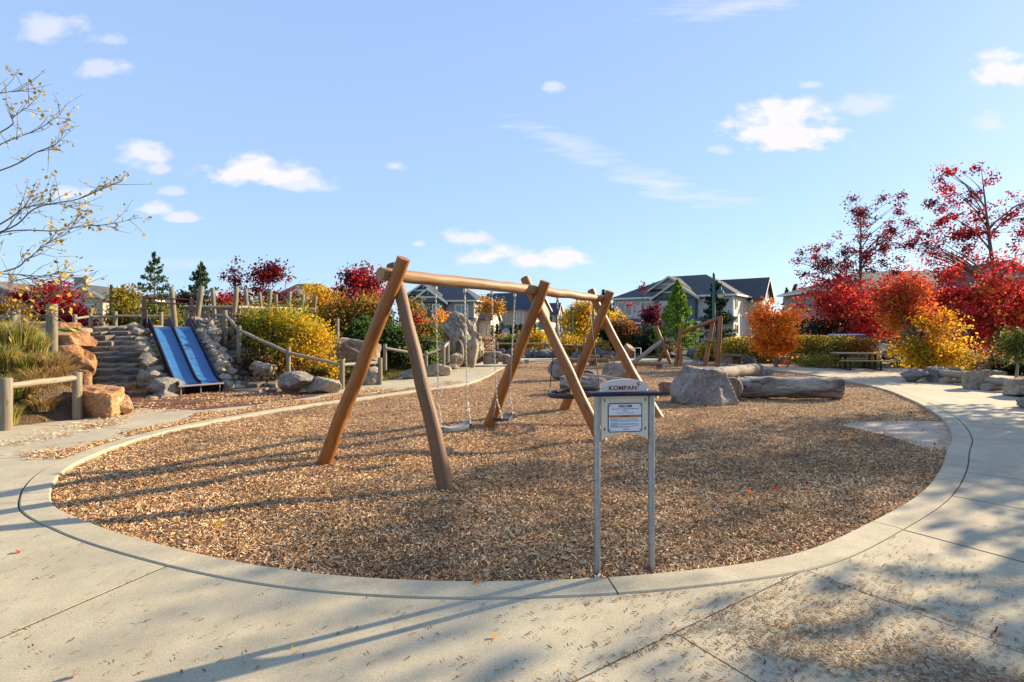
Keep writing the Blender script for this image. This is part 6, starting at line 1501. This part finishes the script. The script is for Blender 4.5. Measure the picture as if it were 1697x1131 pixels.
h.downpipe(5.42, 0, 0, EZ); h.downpipe(10.3, 0, 0, EZ); h.corner(Wd, 0, 0, EZ); h.corner(0, 0, 0, EZ)
h.pent(10.4, Wd + .5, 0, 2.6, 1.1, SH); h.pent(-.3, 5.2, 0, 2.5, 1.2, SH)
h.window(1.2, 4.5, .5, .8, Wd, 'side', mull=0, trim=TRIMT); h.window(4.6, 4.4, .6, .8, Wd, 'side', mull=0, trim=TRIMT); h.window(1.3, 1.7, .8, .9, Wd, 'side', mull=0, trim=TRIMT)
h.wall(Wd + .003, Wd + 1.6, 6.0, 10.6, 0, EZ, S_GREY, 'wing_wall')
h.gable(6.0, 10.6, -(Wd + 1.6), -(Wd - 3.5), EZ, EZ + 2.3, SH, S_BROWN, axis='y') if False else None
# wing gable: ridge along x, triangle on the sunny end
def wing(hh, xe, y0, y1, z, zr, xin, m, wm_, trim=TRIM):
    ym = (y0 + y1) / 2; o_ = .35; sl = (zr - z) / (ym - y0); k = .14; mb = MB(); xa = xe + .3
    for ye in (y0 - o_, y1 + o_):
        ze = z - o_ * sl; vs = [(xa, ym, zr), (xa, ye, ze), (xin, ye, ze), (xin, ym, zr)]; vs += [(p[0], p[1], p[2] + k) for p in vs]
        mb.add(vs, [(0, 1, 2, 3), (7, 6, 5, 4), (0, 4, 5, 1), (1, 5, 6, 2), (2, 6, 7, 3), (3, 7, 4, 0)])
    r = mb.build('roof', m, hh.t, local=True, fix=True)
    mb = MB(); mb.add([(xe, y0, z), (xe, y1, z), (xe, ym, zr - .02), (xe - .2, y0, z), (xe - .2, y1, z), (xe - .2, ym, zr - .02)], [(0, 1, 2), (3, 5, 4), (0, 3, 4, 1), (1, 4, 5, 2), (2, 5, 3, 0)]); mb.build('gable_wall', wm_, hh.t, local=True, fix=True)
    mb = MB(); h_ = .24
    for ye in (y0 - o_, y1 + o_):
        ze = z - o_ * sl
        vs = [(xa + .005, ym, zr + k + .01), (xa + .005, ye, ze + k + .01), (xa + .005, ye, ze + k - h_), (xa + .005, ym, zr + k - h_)]; vs += [(p[0] + .05, p[1], p[2]) for p in vs]
        mb.add(vs, [(0, 1, 2, 3), (7, 6, 5, 4), (0, 4, 5, 1), (1, 5, 6, 2), (2, 6, 7, 3), (3, 7, 4, 0)])
    mb.build('rake_board', trim, r, local=True, fix=True)
wing(h, Wd + 1.6, 6.0, 10.6, EZ, EZ + 2.35, 8, SH, S_BROWN)
h.window(8.3, 4.2, 1.0, 1.5, Wd + 1.6, 'side', mull=1)
# blue and tan house behind the climbing rock
d = 66; o = P(664, 566, d); o.z = -.1; rz = R(-10)
h = House('dark blue and tan two storey house behind the climbing rock', o, rz); k = d / F
h.wall(0, 9.6, 0, 8, 0, 5.1, S_TAUPE); h.hip(0, 9.6, 0, 8, 5.1, 7.9, 2.2, 6.2, 4.0, SHN)
h.wall(1.9, 6.0, -.9, -.003, 0, 4.9, S_TEAL); h.gable(1.7, 6.2, -.9, 3.4, 5.0, 6.6, SHN, S_TEAL); h.gable(.6, 5.0, .6, 3.6, 6.05, 7.4, SHN, S_TEAL)
h.window(3.0, 3.9, .75, 1.5, -.9, mull=0); h.window(5.0, 3.9, .75, 1.5, -.9, mull=0); h.window(8.0, 3.85, 1.5, 1.5, 0, mull=1)
h.gable(2.6, 5.0, -1.9, -.9, 2.45, 3.4, SHN, S_TEAL, vent=False); h.wall(2.7, 4.9, -1.89, -.903, 0, 2.4, S_TAUPE, 'porch_wall')
h.pent(6.3, 9.9, 0, 2.55, 1.5, SHN); h.wall(8.2, 9.5, -1.3, -.003, 0, 2.4, S_TAUPE, 'porch_wall'); h.window(7.3, 1.4, .7, 1.7, 0, mull=0)
h.corner(9.6, 0, 0, 5.1); h.downpipe(6.4, 0, 0, 5.0)
h.wall(9.603, 11.2, 2.4, 7.6, 0, 3.0, S_CREAM, 'side_wall'); wing(h, 11.2, 2.2, 7.8, 3.0, 4.6, 8, SHN, S_CREAM)
# tan house with a long dark roof
d = 84; o = P(812, 562, d); o.z = -.1
h = House('tan house with a wide plain dark roof behind the stop sign', o, R(-22))
h.wall(0, 7.2, 0, 9, 0, 4.9, S_TAN); 
wing(h, 7.2, -.2, 9.2, 4.9, 7.6, -2.5, SHN, S_LTAN)
h.window(.9, 4.2, .9, .9, 0, mull=0, pane=PANEL); h.window(5.2, 3.6, 1.0, 2.0, 0, mull=1, pane=PANEL); h.corner(7.2, 0, 0, 4.9); h.window(2.5, 3.8, 1.0, 1.6, 7.2, 'side', mull=0); h.window(6.2, 3.8, 1.0, 1.6, 7.2, 'side', mull=0); h.wall(7.203, 8.6, .4, 8, 0, 2.7, S_CREAM, 'porch_wall'); h.wall(-3, -.003, .5, 8, 0, 4.7, S_TAN, 'side_wall')
d = 112; o = P(902, 560, d); o.z = -.1
h = House('small far house with a navy roof and pale gable seen through the swing', o, R(-15))
h.wall(0, 2.9, 0, 6, 0, 4.9, S_TAUPE); wing(h, 2.9, -.2, 6.2, 4.9, 7.2, -1, SHN, S_CREAM); h.window(1.4, 3.8, .9, 1.2, 0, mull=0)
d = 100; o = P(932, 562, d); o.z = -.1
h = House('low far roof showing between the yellow trees', o, R(-8)); h.wall(0, 6.5, 0, 7, 0, 3.6, S_TAN); h.hip(0, 6.5, 0, 7, 3.6, 6.0, 2, 4.5, 3.5, SHB); h.window(2, 2.4, 1, 1.1, 0)
# plum coloured house with the dark roof behind the bridge
d = 60; o = P(424, 560, d); o.z = -.1
h = House('plum coloured house with a brown roof and white gables behind the bridge', o, R(-6))
h.wall(0, 8.4, 0, 9, 0, 4.2, S_PURPLE); h.hip(0, 8.4, 0, 9, 4.2, 7.25, 2.6, 5.6, 4.5, SHB); h.gable(3.2, 8.0, -1.0, 3.5, 4.25, 6.1, SHB, S_PURPLE); h.wall(3.4, 7.8, -1, -.003, 0, 4.2, S_PURPLE, 'bay_wall')
h.window(4.6, 3.2, .9, 1.2, -1, mull=0, pane=PANEL); h.window(6.4, 3.2, .9, 1.2, -1, mull=0, pane=PANEL); h.window(1.5, 3.2, 1.2, 1.2, 0); h.gable(5.0, 9.2, -2.4, -1.0, 2.6, 4.0, SHB, S_PURPLE, vent=False); h.wall(5.2, 9.0, -2.39, -1.003, 0, 2.55, S_PURPLE, 'porch_wall')
# tan house at the left behind the red maple
d = 52; o = P(-60, 560, d); o.z = -.1
h = House('tan house with a brown roof and chimney behind the red maple at the left', o, R(6))
h.wall(0, 13.6, 0, 9, 0, 4.95, S_TAN); h.hip(0, 13.6, 0, 9, 4.95, 6.35, 3.0, 9.8, 4.5, SHB, o=.4)
h.wall(10.6, 14.2, -2.0, -.003, 0, 4.7, S_TAN, 'wing_wall'); h.gable(10.5, 14.3, -2.0, 3.0, 4.75, 6.0, SH, S_LTAN, vent=False)
h.window(12.9, 3.4, .9, 1.3, -2.0, mull=0, pane=PANEL); h.window(9.6, 3.5, .8, 1.6, 0, mull=1); h.window(5.2, 3.6, .9, 1.2, 0, mull=1); h.window(8.0, 3.6, .9, 1.3, 0, mull=1)
h.gable(1.0, 6.5, -1.2, 3.0, 4.9, 6.3, SHB, S_TAUPE, vent=False); h.wall(1.2, 6.3, -1.2, -.003, 0, 4.9, S_TAUPE, 'bay_wall'); h.window(4.6, 3.4, .9, 1.0, -1.2, mull=0)
mb = MB(); mb.box((9.6, 2.2, 6.2), (1.15, .9, 1.7)); mb.box((9.6, 2.2, 7.1), (1.3, 1.05, .14)); mb.build('chimney', S_TAUPE, h.t, local=True)
mb = MB(); mb.tube([(11.0, 4.0, 5.5), (11.0, 4.0, 6.75)], .06, 6); mb.tube([(12.0, 4.0, 5.3), (12.0, 4.0, 6.55)], .06, 6); mb.build('vent_pipe', TRIMT, h.t, local=True)
d = 70; o = P(186, 562, d); o.z = -.1
h = House('far flat looking brown roof behind the slide entry frame', o, R(2)); h.wall(0, 12, 0, 8, 0, 5.0, S_LTAN); h.hip(0, 12, 0, 8, 5.0, 6.65, 2.5, 9.5, 4, SHB); h.window(2.2, 3.8, 1, 1.2, 0); h.window(6, 3.8, 1, 1.2, 0)
# houses at the right behind the red trees
d = 42; o = P(1392, 574, d); o.z = -.1
h = House('large house with a grey roof and brick base hidden behind the red maples', o, R(-4))
h.wall(0, 21, 0, 10, 1.5, 4.95, S_TAUPE); h.wall(-.05, 21.05, -.05, 10, 0, 1.497, BRICK, 'brick_base'); h.hip(0, 21, 0, 10, 4.95, 6.9, 4.5, 16, 5, SH)
h.gable(9, 14.5, -1.3, 4, 5.0, 6.9, SHB, S_TAUPE); h.wall(9.2, 14.3, -1.3, -.003, 1.2, 4.95, S_TAUPE, 'bay_wall'); h.wall(9.15, 14.35, -1.35, -.053, 0, 1.197, BRICK, 'brick_base')
h.window(10.6, 1.95, 1.2, 1.0, -1.3, mull=1); h.window(12.8, 1.95, 1.0, 1.0, -1.3, mull=1); h.window(3, 3.6, 1.2, 1.3, 0); h.window(6.5, 3.6, 1.2, 1.3, 0); h.window(17, 3.6, 1.2, 1.3, 0)
d = 78; o = P(1314, 562, d); o.z = -.1
h = House('small gabled house with a dark roof beyond the orange maple', o, R(-25)); h.wall(0, 5.2, 0, 6, 0, 3.0, S_CREAM); h.gable(-.1, 3.0, 0, 5, 3.0, 4.9, SH, S_CREAM, vent=False); h.hip(3.0, 5.4, 0, 6, 3.0, 4.8, 3.2, 4.5, 3, SH, o=.2); h.window(1.5, 2.0, .9, 1.1, 0)
mb = MB()
for x in (1.2, 2.0, 4.0): mb.tube([(x, 3, 3.6), (x, 3, 5.9)], .09, 6)
mb.build('vent_pipe', TRIMT, h.t, local=True)
# ------------------------------------------------------------------ street furniture
def lamp():
    p = P(1183, 602, 27); p.z = 0; zt = H + (HY - 455) * 27 / F
    t = thing('street_lamp', 'green street lamp with a curled arm and bell shaped lantern', 'street lamp', p)
    mb = MB(); mb.tube([(p.x, p.y, -.1), (p.x, p.y, .5), (p.x, p.y, .55), (p.x, p.y, zt)], [.16, .14, .085, .065], 12); mb.tube([(p.x, p.y, zt), (p.x, p.y, zt + .1)], [.075, .02], 10); mb.build('pole', GREENM, t)
    mb = MB(); c = [(0, zt - .25), (.12, zt - .42), (.28, zt - .50), (.42, zt - .46), (.40, zt - .60), (.34, zt - .62)]; mb.tube([V((p.x + a, p.y, b)) for a, b in catmull(c, 4, False).tolist() + [c[-1]]], .022, 6)
    mb.tube([V((p.x, p.y, zt - .62)), V((p.x + .2, p.y, zt - .58)), V((p.x + .34, p.y, zt - .62))], .016, 6); mb.build('arm', GREENM, t)
    x = p.x + .34; z = zt - .66
    mb = MB(); mb.tube([V((x, p.y, z)), V((x, p.y, z - .12)), V((x, p.y, z - .2)), V((x, p.y, z - .30)), V((x, p.y, z - .36))], [.05, .075, .15, .19, .25], 14); mb.build('lantern_hood', GREENM, t)
    mb = MB(); mb.tube([V((x, p.y, z - .355)), V((x, p.y, z - .45)), V((x, p.y, z - .56)), V((x, p.y, z - .60))], [.15, .16, .10, .03], 12); mb.build('lantern_glass', simple('frosted_glass', (.7, .68, .62), .3, 0, .05, 3, 0), t)
lamp()
def thin_pole(label, px, yt, yb, d, m, arm=False):
    p = P(px, yb, d); zt = H + (HY - yt) * d / F; p.z = max(-.1, min(p.z, 1.5)); t = thing('lamp_pole', label, 'pole', p)
    mb = MB(); mb.tube([V((p.x, p.y, p.z - .2)), V((p.x, p.y, zt))], [.09, .06], 8); mb.build('pole', m, t)
    mb = MB(); q = zt - .2; mb.tube([V((p.x, p.y, q)), V((p.x + .35, p.y, q + .15)), V((p.x + .6, p.y, q - .05))] if not arm else [V((p.x, p.y, q - 1.0)), V((p.x + .5, p.y, q - 1.15)), V((p.x + .9, p.y, q - 1.6))], .04, 6); mb.build('arm', m, t)
thin_pole('thin green pole in front of the golden yellow tree', 948, 510, 575, 38, GREENM)
thin_pole('thin green pole right of the golden yellow tree', 983, 500, 575, 40, GREENM)
thin_pole('dark green pole in front of the tan gable at the left', 184, 472, 552, 26, GREENM, True)
def stop_back(label, px, yb_blade, y_oct, d):
    x = (px - CX) * d / F; t = thing('street_sign', label, 'sign', (x, d, 0)); zb = H - (yb_blade - HY) * d / F; zo = H - (y_oct - HY) * d / F
    mb = MB(); mb.tube([V((x, d, -.1)), V((x, d, zb + .1))], .04, 8); mb.build('pole', GALV, t)
    mb = MB(); mb.box((x + .05, d, zb), (.85, .03, .24), rz=.15); mb.build('street_name_blade', GREENM, t)
    r = .38; mb = MB(); mb.prism([(r * math.cos(R(22.5 + 45 * i)), r * math.sin(R(22.5 + 45 * i))) for i in range(8)], (x, d - .09, zo), (1, 0, 0), (0, 0, 1), (0, .03, 0)); mb.build('octagon_plate', simple('sign_back', (.42, .42, .41), .5, .3, .1, 4, 0), t, fix=True)
    mb = MB(); mb.box((x, d - .10, zo), (.10, .02, .6)); mb.build('bracket', GALV, t)
stop_back('back of an octagonal sign under a green street name blade below the tan house', 838, 541.5, 552, 43)
stop_back('back of an octagonal sign under a green street name blade beside the orange maple', 1258, 548.5, 557, 39)
d = 40; x = (896 - CX) * d / F
t = thing('banner', 'teal banner on a pole seen between the middle swing legs', 'banner', (x, d, 0)); mb = MB(); mb.tube([V((x, d, -.1)), V((x, d, 2.6))], .04, 8); mb.build('pole', GALV, t)
mb = MB(); mb.prism([(-.2, -.35), (.2, -.35), (.28, -.1), (.16, .3), (0, .45), (-.16, .3), (-.28, -.1)], (x, d - .08, H + .2), (1, 0, 0), (0, 0, 1), (0, .05, 0)); mb.build('panel', simple('teal_cloth', (.03, .30, .26), .7, 0, .1, 5, 0), t, fix=True)
for i, (x0, x1) in enumerate(((1052, 1062),)):
    t = thing('bike_rack', 'white hoop bicycle rack beside the leaning sawn log', 'bike rack', P(1057, 592, 29)); a, b = P(x0, 592, 29), P(x1, 592, 29)
    mb = MB(); z = H - (577 - HY) * 29 / F; mb.tube([V((a.x, a.y, -.1)), V((a.x, a.y, z - .06)), V((a.x + .05, a.y, z)), V((b.x - .05, b.y, z)), V((b.x, b.y, z - .06)), V((b.x, b.y, -.1))], .025, 8); mb.build('hoop', simple('white_steel', (.6, .6, .58), .4, .2, .05, 5, 0), t)
# far bench under the hedge
c = P(1212, 603, 25); t = thing('log_bench', 'low grey bench of a log on a stone under the clipped hedge', 'bench', (c.x, c.y, 0)); mb = MB(); logbar(mb, P(1194, 588.5, 25), P(1230, 590, 24.6), .10, 4, squash=.7); mb.build('seat_log', W_POST, t); mb = MB(); mb.box((P(1203, 597, 25).x, 25, .17), (.5, .4, .36)); mb.build('support_block', ROCKT, t)
# ------------------------------------------------------------------ picnic table
def picnic():
    c = G(1421, 612); rz = R(-12); t = thing('picnic_table', 'picnic table with wooden top and black steel legs on its concrete pad', 'picnic table', (c.x, c.y, 0), rz)
    for i in range(5):
        mb = MB(); mb.box((0, -.32 + i * .16, .655), (1.80, .15, .05), bev=.008); mb.build('top_plank', W_TABLE, t, local=True)
    for y in (-.72, .72):
        for j in (0, 1):
            mb = MB(); mb.box((0, y - .075 + .15 * j, .385), (1.80, .14, .045), bev=.008); mb.build('seat_plank', W_TABLE, t, local=True)
    for x in (-.55, .55):
        mb = MB()
        for y in (-.25, .25): mb.box((x, y, .32), (.06, .06, .63))
        mb.box((x, 0, .022), (.055, 1.6, .045)); mb.box((x, 0, .607), (.05, .7, .045))
        for y in (-.72, .72): mb.box((x, y, .20), (.052, .052, .315))
        mb.build('leg_frame', BLACKM, t, local=True)
picnic()
# ------------------------------------------------------------------ rope climbing frame
def climber():
    d = 24.2; c = P(1150, 606, d); t = thing('rope_climber', 'log climbing frame with ropes and nets at the far right of the mulch', 'climbing frame', (c.x, c.y, 0))
    def L(a, b, r, da=0, db=0):
        p, q = P(a[0], a[1], d + da), P(b[0], b[1], d + db); mb = MB(); logbar(mb, p, q, r, int(a[0]), n=10, seg=12, wob=.05); mb.build('log', W_OIL, t)
    L((1112, 604), (1087, 541), .085, 0, .3); L((1089, 604), (1106, 573), .085, .6, .1); L((1120, 607), (1129, 541), .095, -.4, -.4); L((1128.5, 607), (1128, 578), .085, -.7, -.5)
    L((1130, 551), (1197, 526), .09, -.4, -1.0); L((1167, 612), (1182, 531), .095, -1.2, -.6); L((1189, 613), (1194, 525), .10, -1.3, -1.1); L((1172, 566), (1190, 568), .06, -1, -1.2)
    def rope(a, b, da, db, sag=.06, r=.016):
        p, q = P(*a, d + da), P(*b, d + db); mb = MB(); mb.tube([p.lerp(q, i / 6) + V((0, 0, -sag * math.sin(math.pi * i / 6))) for i in range(7)], r, 5); mb.build('rope', simple('rope_fibre', (.16, .15, .14), .9, 0, .2, 20, 0) if 'rope_fibre' not in bpy.data.materials else bpy.data.materials['rope_fibre'], t)
    for y0, y1 in ((566, 552), (574, 564), (580, 572)): rope((1098, y0), (1127, y1), .2, -.4)
    rope((1154, 542), (1154, 580), -.6, -.6, 0); rope((1164, 538), (1169, 574), -.7, -.7, .02)
    for i in range(5): rope((1182 - i * 3, 540 + i * 16), (1193 - i, 540 + i * 16), -.7 - .1 * i, -1.1, .03)
    for x in (1183, 1186, 1189): rope((x, 560), (x + 1, 606), -1.0, -1.1, 0)
    for a, b in (((1155, 590), (1140, 610)), ((1160, 592), (1150, 610)), ((1166, 594), (1160, 610)), ((1140, 610), (1168, 604)), ((1147, 602), (1167, 597)), ((1153, 594), (1166, 590))): rope(a, b, -1.1, -1.4, .02, .014)
climber()
log_thing('leaning_log', 'pale peeled log ramp leaning towards the climbing frame', 'log', P(1046, 604, 24.0), P(1096, 566, 24.3), .10, W_RAIL, 61)
# ------------------------------------------------------------------ parked car
def car():
    d = 28.4; xr = (1497 - CX) * d / F; t = thing('parked_car', 'pale blue parked car half hidden behind the picnic table', 'car', (xr - 2.1, d + .85, -.10)); body = simple('pale_blue_paint', (.40, .56, .68), .22, .25, .03, 3, 0); body.node_tree.nodes['Principled BSDF'].inputs['Coat Weight'].default_value = .7
    side = [(-2.1, .25), (-2.12, .6), (-2.05, .85), (-1.75, .98), (1.0, .98), (1.55, .86), (1.95, .70), (2.1, .52), (2.1, .25)]
    def shell(name, prof, w0, w1, m, zt):
        mb = MB(); n = len(prof); vs = []
        for sg in (-1, -.86, .86, 1):
            for x, z in prof:
                u_ = min(1, max(0, (z - .25) / zt)); w = w0 + (w1 - w0) * u_; k = .04 if abs(sg) == 1 else 0
                vs.append((x * (1 - .02 * (abs(sg) == 1)), sg * w, z - k * (z > .5)))
        fs = [(r * n + i, r * n + (i + 1) % n, (r + 1) * n + (i + 1) % n, (r + 1) * n + i) for r in range(3) for i in range(n)] + [tuple(range(n)), tuple(range(4 * n - 1, 3 * n - 1, -1))]
        mb.add(vs, fs, smooth=False); return mb.build(name, m, t, local=True, fix=True)
    shell('body', side, .86, .84, body, .75)
    shell('cabin_glass', [(-1.7, .96), (-1.2, 1.38), (-.4, 1.46), (.3, 1.40), (1.05, .96)], .80, .60, PANE, 1.2)
    mb = MB(); mb.add([(-1.15, -.62, 1.40), (.25, -.62, 1.42), (.25, .62, 1.42), (-1.15, .62, 1.40), (-1.1, -.55, 1.475), (.1, -.55, 1.475), (.1, .55, 1.475), (-1.1, .55, 1.475)], [(0, 1, 5, 4), (1, 2, 6, 5), (2, 3, 7, 6), (3, 0, 4, 7), (4, 5, 6, 7), (3, 2, 1, 0)]); mb.build('roof', body, t, local=True)
    for x in (-1.3, 1.3):
        for y in (-.80, .80):
            mb = MB(); mb.tube([V((x, y - .1, .32)), V((x, y + .1, .32))], .32, 18); w = mb.build('wheel', BLACK, t, local=True)
            mb = MB(); mb.tube([V((x, y - .106, .32)), V((x, y + .106, .32))], .20, 12); mb.build('rim', GALV, w, local=True)
    for y in (-.62, .62):
        mb = MB(); mb.box((2.0, y, .62), (.22, .34, .12), rz=-.35 * (1 if y > 0 else -1), bev=.03); mb.build('headlight', PANEL, t, local=True)
    mb = MB(); mb.box((2.1, 0, .36), (.05, 1.2, .14)); mb.build('grille', BLACK, t, local=True)
car()
